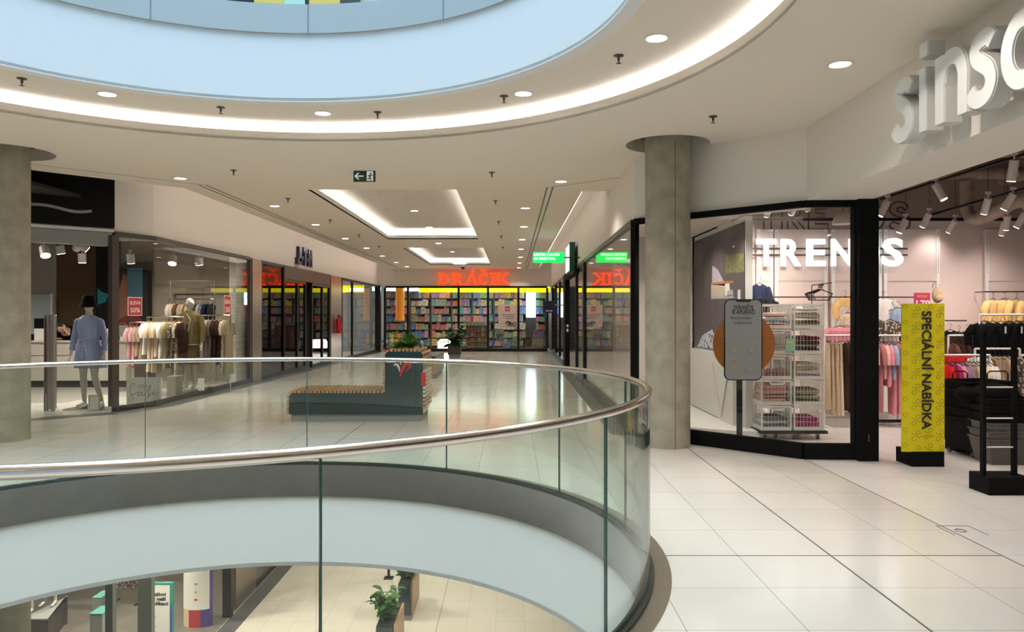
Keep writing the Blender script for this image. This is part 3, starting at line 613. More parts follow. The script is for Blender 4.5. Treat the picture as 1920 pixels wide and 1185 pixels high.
# ================================================================ TOY SHOP
mat('orange_red', (.9, .06, .01), .45, emit=1.15, ecol=(1.0, .07, .012)); mat('orange_glow', (.9, .2, .05), .4, emit=.25, ecol=(1, .28, .08))
mat('yellow_lit', (1, .9, .02), .5, emit=1.5, ecol=(1, .87, .0)); mat('daylight', (1, 1, 1), .5, emit=7, ecol=(.74, .92, 1))
mat('orange_col', (.75, .28, .02), .5, emit=.25, ecol=(.8, .25, .01)); mat('shelf', (.07, .055, .05), .7); mat('beige_lit', (.75, .6, .48), .7)
def serif(mb, ch, x, w, h, T):
    """slab serif capital at x, width w, height h, stem half width T"""
    s = .055 * h; z0, z1 = -.05, .05
    def st(a, b, hw=T): mb.band([(x + a[0] * w, a[1] * h), (x + b[0] * w, b[1] * h)], hw, z0, z1)
    def sf(cx, y, l=.22): mb.band([(x + (cx - l) * w, y * h), (x + (cx + l) * w, y * h)], s, z0, z1)
    def arc(cx, cyy, rx, ry, a0, a1, hw=T, n=14): mb.band([(x + (cx + rx * math.cos(a0 + (a1 - a0) * i / n)) * w, (cyy + ry * math.sin(a0 + (a1 - a0) * i / n)) * h) for i in range(n + 1)], hw, z0, z1)
    if ch == 'D': st((.22, 1), (.22, 0)); sf(.2, .95, .2); sf(.2, .05, .2); arc(.30, .5, .52, .42, -PI / 2, PI / 2, T * .9); mb.band([(x + .2 * w, .06 * h), (x + .35 * w, .06 * h)], s, z0, z1)
    if ch == 'R': st((.2, 1), (.2, 0)); sf(.2, .95, .2); sf(.2, .05, .22); arc(.35, .73, .38, .2, -PI / 2, PI / 2, T * .8); st((.42, .5), (.82, .04), T * .95); sf(.87, .05, .13); st((.2, .5), (.4, .5), s)
    if ch == 'A': st((.48, .98), (.14, .03), T * .6); st((.48, .98), (.84, .03), T * 1.05); st((.25, .32), (.75, .32), s); sf(.13, .05, .17); sf(.86, .05, .18)
    if ch == 'C': arc(.52, .5, .40, .41, PI * .22, PI * 1.78, T * .9); st((.86, .98), (.86, .66), s * .9)
    if ch == 'I': st((.5, 1), (.5, 0)); sf(.5, .95, .36); sf(.5, .05, .36)
    if ch == 'K': st((.2, 1), (.2, 0)); sf(.2, .95, .2); sf(.2, .05, .22); st((.8, .95), (.32, .42), T * .7); st((.42, .55), (.85, .05), T); sf(.8, .95, .16); sf(.88, .05, .14)
t = thing('shop_sign', 'glowing orange red serif letters of the toy shop sign', 'sign', (PX(885, Ya), Ya - .1, 2.9))
u = Ya / F; zb, zt = PZ(534.5, Ya - .15), PZ(511.5, Ya - .15); hh = zt - zb
for ch, xa, xb, mark in (('D', 820, 844, 0), ('R', 846, 870, 0), ('A', 872, 897, 1), ('C', 897, 916, 2), ('I', 917, 930, 0), ('K', 930, 955, 0)):
    for nm, gz, m_, gr in (('letter_' + ch.lower(), 0, 'orange_red', 0), ('glow_rim', .06, 'orange_glow', .008)):
        mb = MB(FRONT((0, Ya - .15 + gz, zb - (gr if gr else 0))));
        serif(mb, ch, PX(xa, Ya - .15) - gr, (xb - xa) * u + 2 * gr, hh + 2 * gr, .047 + gr)
        cx_ = PX((xa + xb) / 2, Ya - .15)
        if mark == 1: mb.band([(cx_ - .02, hh + .03), (cx_ + .08, hh + .15)], .045 + gr, -.05, .05)
        if mark == 2: mb.band([(cx_ - .13, hh + .17), (cx_, hh + .07), (cx_ + .13, hh + .17)], .035 + gr, -.05, .05)
        if nm == 'glow_rim': part(nm, mb, m_, root_, label='brighter orange rim')
        else: root_ = part(nm, mb, m_, t)
# shop shell
mb = MB(); mb.box(-6.3, 2.0, 38.6, 38.7, 0, 3.4); mb.box(1.75, 1.85, 34.3, 38.6, 0, 3.4)
struct('wall_toy_shop', mb, 'shelf')
struct('ceiling_toy_shop', MB().box(-16, 2.0, 34.3, 38.7, 3.35, 3.4), 'grey_dark')
struct('window_5', MB().box(PX(987, 37.5), PX(1004, 37.5), 37.50, 37.55, PZ(595, 37.5), 3.3), 'daylight')
struct('window_6', MB().box(-6.2, .7, 38.42, 38.47, 2.78, 3.3), 'daylight')
struct('window_7', MB().box(-13, -10.5, 38.3, 38.35, .5, 2.9), 'daylight')
single('light_box', MB().box(PX(785, 35), 1.72, 35.0, 35.1, PZ(548, 35), PZ(535, 35)), 'yellow_lit', 'long glowing yellow band behind the top of the toy shop window', 'light box')
single('light_box', MB().box(-9.5, -6.4, 33.6, 33.7, PZ(548, 33.6), PZ(535, 33.6)), 'yellow_lit', 'glowing yellow band seen through the left side window', 'light box')
for i, (x, y) in enumerate(((-4.6, 35.6), (-2.4, 35.8), (-.2, 35.8), (-3.5, 37.2), (-1.2, 37.2), (.8, 36.6))):
    downlight(x, y, 3.34, 'round white lamp inside the toy shop ceiling', r=.08, power=95, cone=150, group='lamps inside the toy shop')
# shelving bays and toy boxes
bays = [(-6.1, -4.95), (-4.9, -3.95), (-3.9, -2.95), (-2.9, -1.95), (-1.9, -.9), (-.85, .66), (1.15, 1.62)]
rows = [.12, .51, .90, 1.28, 1.66, 2.04, 2.42]
PAL = [('red', (.45, .03, .03)), ('blue', (.03, .12, .42)), ('yellow', (.65, .47, .06)), ('green', (.07, .26, .07)), ('olive', (.24, .24, .08)), ('white', (.62, .6, .56)), ('purple', (.22, .05, .28)), ('orange', (.62, .2, .04)), ('teal', (.04, .25, .26)), ('brown', (.2, .11, .06)), ('pink', (.6, .2, .3)), ('grey', (.22, .22, .22)), ('navy', (.02, .03, .12)), ('tan', (.45, .34, .22))]
def print_mat(name, c):
    m = bpy.data.materials.new(name); m.use_nodes = True; n = m.node_tree; b = n.nodes['Principled BSDF']; b.inputs['Roughness'].default_value = .4
    tc = n.nodes.new('ShaderNodeTexCoord'); vo = n.nodes.new('ShaderNodeTexVoronoi'); vo.inputs['Scale'].default_value = 10; n.links.new(tc.outputs['Object'], vo.inputs['Vector'])
    hs = n.nodes.new('ShaderNodeHueSaturation'); hs.inputs['Saturation'].default_value = .85; hs.inputs['Value'].default_value = .42; n.links.new(vo.outputs['Color'], hs.inputs['Color'])
    g = math_node(n, 'MULTIPLY', math_node(n, 'GREATER_THAN', vo.outputs['Distance'], .42), .6)
    mx = n.nodes.new('ShaderNodeMix'); mx.data_type = 'RGBA'; n.links.new(g, mx.inputs['Factor']); mx.inputs[6].default_value = tuple(c) + (1,); n.links.new(hs.outputs[0], mx.inputs[7])
    n.links.new(mx.outputs[2], b.inputs['Base Color']); MATS[name] = m
for nm, c in PAL: print_mat('print_' + nm, c)
bays_desc = ['leftmost', 'second', 'third', 'fourth', 'fifth', 'sixth', 'rightmost']
boxproto = {}
def boxmesh(w, d, h, key):
    if key in boxproto: return boxproto[key]
    me = MB().box(-w / 2, w / 2, -d / 2, d / 2, 0, h).mesh('toy_box'); boxproto[key] = me; return me
for bi, (x0, x1) in enumerate(bays):
    yb = 37.9 if bi != 0 else 37.4
    t = thing('shelving_unit', 'dark toy shop shelving bay, %s from the left' % bays_desc[bi] if 0 < bi < 6 else 'dark toy shop shelving bay, %s one' % bays_desc[bi], 'shelving', ((x0 + x1) / 2, yb, 0), group='toy shop wall shelving')
    mb = MB(); mb.box(x0 - .02, x0, yb - .25, yb + .25, 0, 2.75); mb.box(x1, x1 + .02, yb - .25, yb + .25, 0, 2.75); part('side_panel', mb, 'shelf', t)
    part('back_panel', MB().box(x0, x1, yb + .22, yb + .25, 0, 2.75), 'shelf', t)
    for ri, z in enumerate(rows):
        part('shelf_board', MB().box(x0, x1, yb - .25, yb + .22, z - .03, z), 'shelf', t)
        x = x0 + .01; k = 0; base = random.choice(PAL)
        while x < x1 - .12 and k < 7:
            w_ = random.choice([.12, .18, .24, .3]); 
            if x + w_ > x1: w_ = x1 - x - .005
            h_ = random.choice([.24, .29, .33]); nm, c = base if random.random() < .35 else random.choice(PAL)
            wk = round(w_, 2)
            o = bpy.data.objects.new('toy_box', boxmesh(wk - .012, .3, h_, (wk, h_, nm))); COL.objects.link(o)
            if not o.data.materials: o.data.materials.append(MATS['print_' + nm])
            o.location = (x + w_ / 2, yb - .08, z)
            o['label'] = '%s toy box, %s on shelf %s up, %s shelving bay' % (nm, ordn(k), ['one', 'two', 'three', 'four', 'five', 'six', 'seven'][ri], bays_desc[bi]); o['category'] = 'box'; o['group'] = 'toy boxes on the wall shelves'
            x += w_; k += 1
# tube, poster, gondola, counter
mb = MB(); mb.lathe((PX(750, 35.4), 35.4, 0), [(.2, PZ(601, 35.4)), (.2, 3.35)], n=24); single('round_column', mb, 'orange_col', 'orange round hanging tube in the left part of the toy shop', 'column', sm=40)
Y = 34.35; t = thing('poster', 'beige hanging poster with a red square logo and a child photo', 'poster', (PX(952, Y), Y, 1)); mat('poster_beige', (.72, .50, .38), .7, emit=.12)
px0, px1, pz1, pz0 = PX(934.5, Y), PX(970.5, Y), PZ(571.5, Y), PZ(613, Y)
part('sheet', MB().box(px0, px1, Y, Y + .015, pz0, pz1), 'poster_beige', t)
part('logo_square', MB().box(PX(947, Y), PX(956, Y), Y - .004, Y, PZ(583.5, Y), PZ(574.5, Y)), 'red', t)
text_part('logo_lettering', 'LEGO', .085, .003, FRONT((PX(951.6, Y), Y - .007, PZ(581, Y))), 'white', t, bold=.02, width=.17)
mb = MB()
for (z, a_, b_) in ((590, 940, 965), (593.5, 943, 964), (597, 948, 964)): 
    x = a_
    while x < b_: l = random.uniform(1.2, 2.6); mb.box(PX(x, Y), PX(min(x + l, b_), Y), Y - .003, Y, PZ(z + .7, Y), PZ(z - .7, Y)); x += l + .8
part('handwriting', mb, 'ink', t)
mb = MB(); mb.ell((PX(953, Y), Y - .004, PZ(606, Y)), (.13, .006, .10)); part('hair_shape', mb, 'dark_brown', t)
mb = MB(); mb.ell((PX(952, Y), Y - .010, PZ(608, Y)), (.085, .006, .075)); part('face_shape', mb, 'skin', t)
mb = MB(); 
for px in (956.5, 964): mb.tube([(PX(px, Y) + .075 * math.cos(q), Y - .02, PZ(608, Y) + .075 * math.sin(q)) for q in [2 * PI * i / 16 for i in range(16)]], .02, 6, closed=True)
part('round_toy', mb, 'grey_dark', t)
Yg = 34.9; t = thing('display_gondola', 'low brown display shelf unit behind the right window pane', 'shelving', (PX(896, Yg), Yg, 0)); mat('shelf_brown', (.30, .17, .09), .6)
gx0, gx1 = PX(874, Yg), PX(917, Yg)
mb = MB(); mb.box(gx0, gx0 + .03, Yg - .2, Yg + .2, 0, 1.3); mb.box(gx1 - .03, gx1, Yg - .2, Yg + .2, 0, 1.3); mb.box(gx0, gx1, Yg + .17, Yg + .2, 0, 1.3); part('frame', mb, 'shelf_brown', t)
gz = [.18, .42, .66, .9, 1.14]
for z in gz: part('shelf_board', MB().box(gx0, gx1, Yg - .22, Yg + .18, z - .04, z), 'shelf_brown', t)
for ri, z in enumerate(gz):
    for k in range(6):
        nm, c = random.choice(PAL[:11]) if ri < 4 else PAL[5]
        o = bpy.data.objects.new('toy_box', boxmesh(.14, .3, .17 if ri < 4 else .15, (.99, ri > 3, nm))); COL.objects.link(o)
        if not o.data.materials: o.data.materials.append(MATS['print_' + nm])
        o.location = (gx0 + .11 + k * (gx1 - gx0 - .2) / 5.2, Yg, z); o['label'] = '%s toy box, %s on level %s of the brown display shelf' % (nm, ordn(k), ['one', 'two', 'three', 'four', 'five'][ri]); o['category'] = 'box'; o['group'] = 'toy boxes on the low display shelf'
mat('white_glow', (.9, .9, .86), .6, emit=5, ecol=(1, .99, .93))  # counter emits light itself, added to brighten its floor reflection
t = thing('checkout_counter', 'white checkout counter with added glow inside the toy shop', 'counter', (PX(838, 34.9), 34.9, 0))
part('body', MB().box(PX(822, 34.9), PX(848, 34.9), 34.5, 35.3, .05, .42), 'white_glow', t, bev=.03); part('top', MB().box(PX(825, 34.9), PX(845, 34.9), 34.55, 35.25, .42, .50), 'white_glow', t, bev=.03)
for i, (px, py, w_, h_, nm, dsc) in enumerate(((905, 640, 9, 10, 'tan', 'striped brown carton standing low'), (930, 632, 14, 13, 'navy', 'dark carton stacked'), (928, 621, 16, 10, 'grey', 'grey carton stacked highest'), (942, 648, 14, 10, 'teal', 'grey green carton lowest'), (962, 640, 14, 20, 'green', 'green display box'), (1000, 640, 20, 12, 'olive', 'yellow green carton low right'), (1002, 626, 20, 12, 'purple', 'purple carton on the right stack'), (1000, 652, 22, 8, 'brown', 'brown carton lowest right'))):
    Yq = 35.9; x, z = PX(px + 8, Yq), PZ(py + h_ / 2, Yq)
    sx, sz = w_ * Yq / F, h_ * Yq / F
    o = single('carton', MB().box(x - sx / 2, x + sx / 2, Yq - .2, Yq + .2, max(.01, z), max(.01, z) + sz), 'print_' + nm, dsc + ' behind the toy shop glass', 'box', loc=(x, Yq, z))
# ride-on / colourful toys by the left side
for i, (px, py, r, nm, dsc) in enumerate(((845, 600, .1, 'white', 'white square card'),)): pass
mat('plush_red', (.6, .03, .05), .9); mat('plush_yel', (.8, .55, .08), .9); mat('plush_grn', (.1, .45, .08), .9); mat('plush_org', (.8, .25, .04), .9); mat('plush_blu', (.06, .25, .5), .9)
def plush(x, y, z, s, m1, m2, label):
    t = thing('plush_toy', label, 'toy', (x, y, z), group='plush toys in the toy shop')
    mb = MB(); mb.ell((x, y, z + .5 * s), (.34 * s, .28 * s, .42 * s)); mb.ell((x, y - .02, z + 1.05 * s), (.3 * s, .26 * s, .28 * s)); mb.ell((x - .2 * s, y, z + 1.32 * s), (.1 * s, .06 * s, .1 * s)); mb.ell((x + .2 * s, y, z + 1.32 * s), (.1 * s, .06 * s, .1 * s))
    mb.tube([(x - .3 * s, y, z + .65 * s), (x - .5 * s, y - .1 * s, z + .4 * s)], [.1 * s, .09 * s]); mb.tube([(x + .3 * s, y, z + .65 * s), (x + .5 * s, y - .1 * s, z + .4 * s)], [.1 * s, .09 * s])
    mb.tube([(x - .18 * s, y, z + .15 * s), (x - .25 * s, y - .3 * s, z + .08 * s)], [.12 * s, .1 * s]); mb.tube([(x + .18 * s, y, z + .15 * s), (x + .25 * s, y - .3 * s, z + .08 * s)], [.12 * s, .1 * s]); part('body', mb, m1, t, sm=80)
    mb = MB(); mb.ell((x, y - .22 * s, z + .5 * s), (.2 * s, .1 * s, .26 * s)); mb.ell((x, y - .25 * s, z + .98 * s), (.12 * s, .08 * s, .09 * s)); part('belly', mb, m2, t, sm=80)
plush(PX(735, 35.2), 35.2, .25, .36, 'plush_yel', 'white', 'yellow plush toy in the left bay of the toy shop')
plush(PX(746, 35.2), 35.2, .25, .36, 'plush_org', 'plush_yel', 'orange plush toy right of the yellow one')
plush(PX(724, 35.2), 35.2, .2, .4, 'plush_blu', 'white', 'blue plush toy beside the corner post')
for nm, x in (('yellow', PX(735, 35.2)), ):
    single('display_table', MB().box(PX(718, 35.2), PX(758, 35.2), 35.0, 35.5, 0, .2), 'shelf_brown', 'low brown table under the plush toys', 'table')
plush(-7.2, 30.4, 0, .55, 'plush_org', 'white', 'orange plush toy behind the left side window'); plush(-8.4, 30.2, 0.0, .6, 'plush_red', 'white', 'red plush toy behind the left side window')
# side window interior (left, Y 28..34): shelving along -X with boxes
for bi in range(4):
    x1 = -9.4; y0 = 28.2 + bi * 1.45; t = thing('shelving_unit', '%s shelving bay seen through the left side window' % ordn(bi), 'shelving', (x1, y0 + .7, 0), group='toy shop side shelving')
    mb = MB(); mb.box(x1 - .4, x1 - .37, y0, y0 + 1.4, 0, 2.5); mb.box(x1 - .4, x1, y0, y0 + .02, 0, 2.5); part('frame', mb, 'shelf', t)
    for ri, z in enumerate(rows):
        part('shelf_board', MB().box(x1 - .4, x1, y0, y0 + 1.4, z - .03, z), 'shelf', t)
        if bi < 3:
          for k in range(3):
            nm, c = random.choice(PAL); o = bpy.data.objects.new('toy_box', boxmesh(.30, .42, .27, (.77, 0, nm))); COL.objects.link(o)
            if not o.data.materials: o.data.materials.append(MATS['print_' + nm])
            o.location = (x1 - .18, y0 + .26 + k * .45, z); o['label'] = '%s toy box, %s on shelf %s up, %s side shelving bay' % (nm, ordn(k), ['one', 'two', 'three', 'four', 'five', 'six', 'seven'][ri], ordn(bi)); o['category'] = 'box'; o['group'] = 'toy boxes on the side shelves'
downlight(-7.8, 29.5, 3.34, 'round white lamp inside the toy shop ceiling', r=.08, power=110, cone=150, group='lamps inside the toy shop'); downlight(-7.8, 32.5, 3.34, 'round white lamp inside the toy shop ceiling', r=.08, power=200, cone=150, group='lamps inside the toy shop')
struct('ceiling_toy_side', MB().box(-16, -6.3, 27.7, 34.3, 3.35, 3.4), 'grey_dark')
# fire extinguisher
x, y = -5.83, 26.2; t = thing('fire_extinguisher', 'red fire extinguisher hanging on the metal pilaster', 'extinguisher', (x, y, .95))
mb = MB(); mb.lathe((x, y, 0), [(.04, .96), (.085, .97), (.09, 1.0), (.09, 1.42), (.07, 1.48), (.03, 1.52)], n=20); part('cylinder', mb, 'red', t, sm=40)
mb = MB(); mb.lathe((x, y, 0), [(.025, 1.52), (.025, 1.58)], n=12); mb.box(x - .02, x + .02, y - .10, y + .03, 1.57, 1.6); part('valve', mb, 'dark_frame', t)
mb = MB(); mb.tube([(x + .02, y, 1.55), (x + .1, y - .05, 1.5), (x + .12, y - .03, 1.25), (x + .1, y, 1.05)], .013, 8); part('hose', mb, 'dark_frame', t)
# ================================================================ BENCH, PLANTERS
def bench(x0, x1, yf, yb, zs, xt, zt, label, logo=False, name='planter_bench', mirror=False):
    t = thing(name, label, 'bench', (x0, yf, 0)); r = .07
    part('plinth', MB().box(x0 + .04, x1 - .02, yf + .03, yb - .03, 0, .105), 'plinth_grey', t)
    def arcp(cx, cz, a0, a1, rr=r): return [(cx + rr * math.cos(a0 + (a1 - a0) * i / 6), cz + rr * math.sin(a0 + (a1 - a0) * i / 6)) for i in range(7)]
    P = [(x0 + .02, .105)] + arcp(x0 + .02 + r, zs - r, PI, PI / 2) + [(xt - .001, zs)] + arcp(xt + r, zt - r, PI, PI / 2) + arcp(x1 - r, zt - r, PI / 2, 0) + [(x1, .105)]
    mb = MB(frame((0, 0, 0), (1, 0, 0), (0, 0, 1))); mb.prism(P, -yb + .02, -yf); part('body', mb, 'teal_dark', t)
    # slats follow the outline: list of (x,z,dirx,dirz)
    prof = [(x0 + .02, .11), (x0 + .02, zs - r)] + arcp(x0 + .02 + r, zs - r, PI, PI / 2) + [(xt - .03, zs), (xt, zs + .03), (xt, zt - r)] + arcp(xt + r, zt - r, PI, PI / 2) + arcp(x1 - r, zt - r, PI / 2, 0) 
    prof += [(x1, zt - r - .12)]
    step = .058; seg = 0; pos = 0.0; k = 0
    L = [((Vector(prof[i + 1]) - Vector(prof[i])).length) for i in range(len(prof) - 1)]; tot = sum(L); d = .02
    def emit_at(P2, dv, m='wood'):
        nn = Vector((-dv.y, dv.x)); c = P2 + nn * .018; mb = MB(frame((c.x, yf - .02, c.y), (dv.x, 0, dv.y), (nn.x, 0, nn.y))); mb.box(-.019, .019, -.018, .018, -(yb - yf) - .02, .0); part('slat', mb, m, t)
    while d < tot:
        a = 0; i = 0
        while a + L[i] < d: a += L[i]; i += 1
        dv = (Vector(prof[i + 1]) - Vector(prof[i])).normalized(); emit_at(Vector(prof[i]) + dv * (d - a), dv); d += step; k += 1
    z = zt - .30
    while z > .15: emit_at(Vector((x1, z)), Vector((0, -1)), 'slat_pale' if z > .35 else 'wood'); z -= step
    return t
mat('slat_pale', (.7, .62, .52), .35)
yb_ = 11.43
tb = bench(PX(540, yb_), PX(793, yb_), yb_, 12.33, PZ(737, yb_) , PX(722, yb_), PZ(659, yb_), 'L shaped dark teal bench with wooden slats and a red and white emblem')
xc = PX(757, yb_)
def swoosh(pts, hw): return MB(FRONT((0, yb_ - .003, 0))).band(pts, hw, 0, .004)
px2 = lambda p: (PX(p[0], yb_), PZ(p[1], yb_))
part('emblem_white', swoosh([px2(p) for p in ((738, 686), (741, 683), (745, 684), (748, 689), (749.5, 697))], [.003, .014, .018, .014, .003]), 'white', tb)
part('emblem_red', swoosh([px2(p) for p in ((750, 707), (753, 695), (758, 685), (764, 681), (769, 684), (769.5, 691))], [.003, .022, .026, .022, .022, .004]), 'red', tb)
mb = MB(FRONT((0, yb_ - .003, 0))); mb.band([px2((761, 697)), px2((766, 691)), px2((770, 688))], [.004, .012, .006], 0, .004); part('emblem_tail', mb, 'red', tb)
mb = MB(FRONT((0, yb_ - .003, 0))); mb.band([px2((748, 671)), px2((751, 676)), px2((751, 684))], [.003, .01, .006], 0, .004); part('emblem_tip', mb, 'white', tb)
mb = MB(); mb.box(PX(793, yb_) - .02, PX(793, yb_) + .045, yb_ - .03, yb_ + .0, PZ(722, yb_), PZ(698, yb_)); part('red_plate', mb, 'red', tb)
Yp = 19.3
t = thing('planter_bench', 'smaller wooden slatted bench with a dark end behind the L shaped bench', 'bench', (PX(805, Yp), Yp, 0))
part('plinth', MB().box(PX(792, Yp), PX(815, Yp), Yp + .04, Yp + 2.2, 0, .08), 'plinth_grey', t)
part('body', MB().box(PX(770, Yp), PX(816, Yp), Yp + .03, Yp + 2.3, .08, .5), 'teal_dark', t)
for i in range(7): part('slat', MB().box(PX(770, Yp), PX(816, Yp) + .0, Yp, Yp + .03, .09 + i * .06, .135 + i * .06), 'wood', t)
part('end_panel', MB().box(PX(816, Yp) - .02, PX(816, Yp) + .02, Yp + .01, Yp + 2.3, .1, .52), 'plinth_grey', t)
part('top_board', MB().box(PX(768, Yp), PX(816, Yp) + .02, Yp, Yp + 2.32, .52, .55), 'grey_dark', t)
def leaf(mb, p, d, L, W, droop, roll=0, n=5):
    d = Vector(d).normalized(); side = d.cross(Vector((0, 0, 1)));
    if side.length < .05: side = Vector((1, 0, 0))
    side.normalize(); side = (Matrix.Rotation(roll, 3, d) @ side); vs = []; cur = Vector(p); dd = d.copy()
    for i in range(n + 1):
        t_ = i / n; wv = W * math.sin(PI * min(1, .08 + t_ * .92)) ** .7 * (1 - .25 * t_) if i < n else .001
        up = side.cross(dd).normalized() * (wv * .25)
        vs += [cur - side * wv + up, cur, cur + side * wv + up]
        cur = cur + dd * (L / n); dd = (dd + Vector((0, 0, -droop / n))).normalized()
    fs = []
    for i in range(n):
        a = 3 * i; fs += [(a, a + 1, a + 4, a + 3), (a + 1, a + 2, a + 5, a + 4)]
    mb.add(vs, fs)
mat('leaf', (.05, .17, .03), .35, noise_amt=.4, nscale=9, spec=.5); mat('leaf_bright', (.12, .33, .05), .4, noise_amt=.35, nscale=7); mat('leaf_deep', (.025, .085, .022), .3, noise_amt=.35, nscale=9); mat('stem', (.10, .13, .04), .6); mat('soil', (.03, .02, .015), .95)
def fern(t, x, y, z, R, H, n, m, W=.05, seed=1):
    rnd = random.Random(seed); mb = MB(); st = MB()
    for i in range(n):
        a = rnd.uniform(0, 2 * PI); el = rnd.uniform(.25, 1.35); L = (R + (H - R) * math.sin(el)) * rnd.uniform(.7, 1.05)
        d = Vector((math.cos(a) * math.cos(el), math.sin(a) * math.cos(el), math.sin(el))); pts = [Vector((x, y, z))]; dd = d.copy()
        for k in range(6): pts.append(pts[-1] + dd * L / 6); dd = (dd + Vector((0, 0, -.16))).normalized()
        st.tube(pts, [.006 * W / .05] * 7, 5)
        for k in range(1, 7):
            tt = (pts[k] - pts[k - 1]).normalized(); s = tt.cross(Vector((0, 0, 1))); s = s.normalized() if s.length > .05 else Vector((1, 0, 0))
            for sg in (-1, 1): leaf(mb, pts[k], tt * .8 + s * sg + Vector((0, 0, .2)), L * .26, W, .5, rnd.uniform(-.4, .4), 4)
    o = part('foliage', mb.mesh('foliage', rootloc(t), fix=False), m, t, sm=60)
    part('stems', st, 'stem', t)
t = thing('potted_plant', 'bright green leafy plant growing from the top of the L shaped bench', 'plant', (PX(762, 12), 12.0, 1.0))
fern(t, PX(765, 11.9), 11.9, PZ(657, 11.9) , .22, .30, 30, 'leaf_bright', W=.030, seed=3); fern(t, PX(752, 11.8), 11.8, PZ(657, 11.8), .22, .18, 12, 'leaf_bright', W=.025, seed=9)
part('soil', MB().box(PX(735, 11.9), PX(785, 11.9), 11.6, 12.2, PZ(659, 11.9), PZ(657.5, 11.9)), 'soil', t)
single('figurine', MB().lathe((PX(790, 12), 12.0, 1.06), [(.02, 0), (.035, .02), (.02, .05), (.03, .08), (.004, .11)], n=14), 'white', 'small white ornament on top of the tall bench end', 'ornament', sm=50)
Yq = 28.6; x = PX(851.5, Yq); t = thing('potted_plant', 'dark leafy plant in a square brown pot before the toy shop', 'plant', (x, Yq, 0))
mb = MB(); mb.box(x - .235, x + .235, Yq, Yq + .47, .12, .47); part('pot', mb, 'dark_brown', t, bev=.015); part('pot_base', MB().box(x - .2, x + .2, Yq + .03, Yq + .44, 0, .12), 'plinth_grey', t)
part('soil', MB().box(x - .2, x + .2, Yq + .03, Yq + .44, .47, .48), 'soil', t)
fern(t, x, Yq + .23, .47, .42, .78, 34, 'leaf_deep', W=.07, seed=5)
# ================================================================ CLOTHES KIT
def fabric(name, c, amt=.12): mat('cloth_' + name, c, .9, noise_amt=amt, nscale=30, spec=.15); return 'cloth_' + name
for nm, c in (('white', (.80, .77, .73)), ('cream', (.72, .62, .46)), ('beige', (.58, .44, .30)), ('sand', (.50, .40, .29)), ('pale pink', (.78, .45, .45)), ('pink', (.70, .28, .32)), ('dusty rose', (.42, .17, .17)), ('red', (.62, .015, .02)), ('dark red', (.18, .012, .02)),
              ('magenta', (.42, .02, .14)), ('lilac', (.30, .18, .32)), ('pale blue', (.32, .42, .58)), ('denim blue', (.13, .21, .34)), ('navy', (.012, .02, .06)), ('black', (.004, .004, .005)), ('dark brown', (.045, .02, .014)), ('brown', (.14, .07, .04)), ('olive', (.16, .125, .045)), ('khaki', (.27, .24, .15)), ('grey', (.16, .15, .14)), ('pale grey', (.45, .44, .45)), ('yellow', (.85, .58, .24)), ('light olive', (.35, .30, .16))): fabric(nm, c)
spots_mat('cloth_patterned', (.07, .055, .045), (.55, .47, .36), scale=26, thr=.38); spots_mat('cloth_speckled', (.50, .45, .35), (.14, .12, .07), scale=34, thr=.4)
stripe_mat('cloth_blue striped', (.21, .29, .52), (.44, .52, .72), 60)
mat('hanger', (.02, .018, .018), .4); mat('hanger_wood', (.55, .40, .22), .5)
def garment(kind, L, W, T, sleeve='short', seed=0, n=28):
    rnd = random.Random(seed); ph = rnd.uniform(0, 6); mb = MB(); f1 = rnd.choice([5, 6, 7]); mz = 12
    def wz(t):
        if kind == 'shirt': return W * (.30 + .70 * min(1, t * 9)) if t < .11 else W * (.98 - .06 * math.sin(t * PI))
        if kind == 'dress': return W * (.30 + .65 * min(1, t * 12)) if t < .08 else W * (.95 - .16 * math.sin(min(1, t * 1.9) * PI / 2) + .30 * max(0, t - .35))
        if kind == 'trousers': return W * (.62 + .16 * t)
        return W * (.55 + .45 * t)
    vs = []
    for i in range(mz + 1):
        t = i / mz; z = -.055 - L * (t if kind in ('trousers', 'skirt') else t ** 1.15); ww = wz(t) / 2; tt = T / 2 * (.45 + .75 * min(1, t * 3)) 
        amp = .05 + .22 * t
        for k in range(n):
            a = 2 * PI * k / n; ca, sa = math.cos(a), math.sin(a); fo = 1 + amp * math.sin(f1 * a + ph + 1.2 * t)
            vs.append((ww * ca * (1 + .04 * math.sin(ph + 5 * t)), tt * sa * fo * (1.0) + .012 * math.sin(6 * ca + ph + 3 * t) * t, z + (.04 * (1 - abs(ca)) * (1 if i == 0 else 0) * -1 if kind in ('shirt', 'dress') else 0) + (.012 * math.sin(3 * a + ph) if i == mz else 0)))
    fs = [(i * n + k, i * n + (k + 1) % n, (i + 1) * n + (k + 1) % n, (i + 1) * n + k) for i in range(mz) for k in range(n)]
    fs += [tuple(range(n))[::-1], tuple(mz * n + k for k in range(n))]; mb.add(vs, fs)
    if sleeve and kind in ('shirt', 'dress'):
        sl = .24 if sleeve == 'short' else .58
        for s in (-1, 1):
            x0 = s * W * .40; mb.tube([(x0, 0, -.10), (s * W * .50, .0, -.16), (s * (W * .52 + .10 * sl), .008, -.10 - sl * .5), (s * (W * .52 + .10 * sl), 0, -.12 - sl)], [T * .5, T * .62, T * .6, T * .48], 10)
    return mb.mesh('garment')
def hanger_mesh(W):
    mb = MB(); mb.tube([(0, 0, .0), (.012, 0, .028), (.03, 0, .02)] if False else [(-.02, 0, .025), (-.012, 0, .045), (.008, 0, .05), (.02, 0, .035), (.018, 0, .015), (0, 0, 0), (0, 0, -.035)], .0028, 6)
    mb.tube([(-W * .42, 0, -.085), (0, 0, -.035), (W * .42, 0, -.085)], .006, 6); return mb.mesh('hanger')
GP = {}; HM = {}
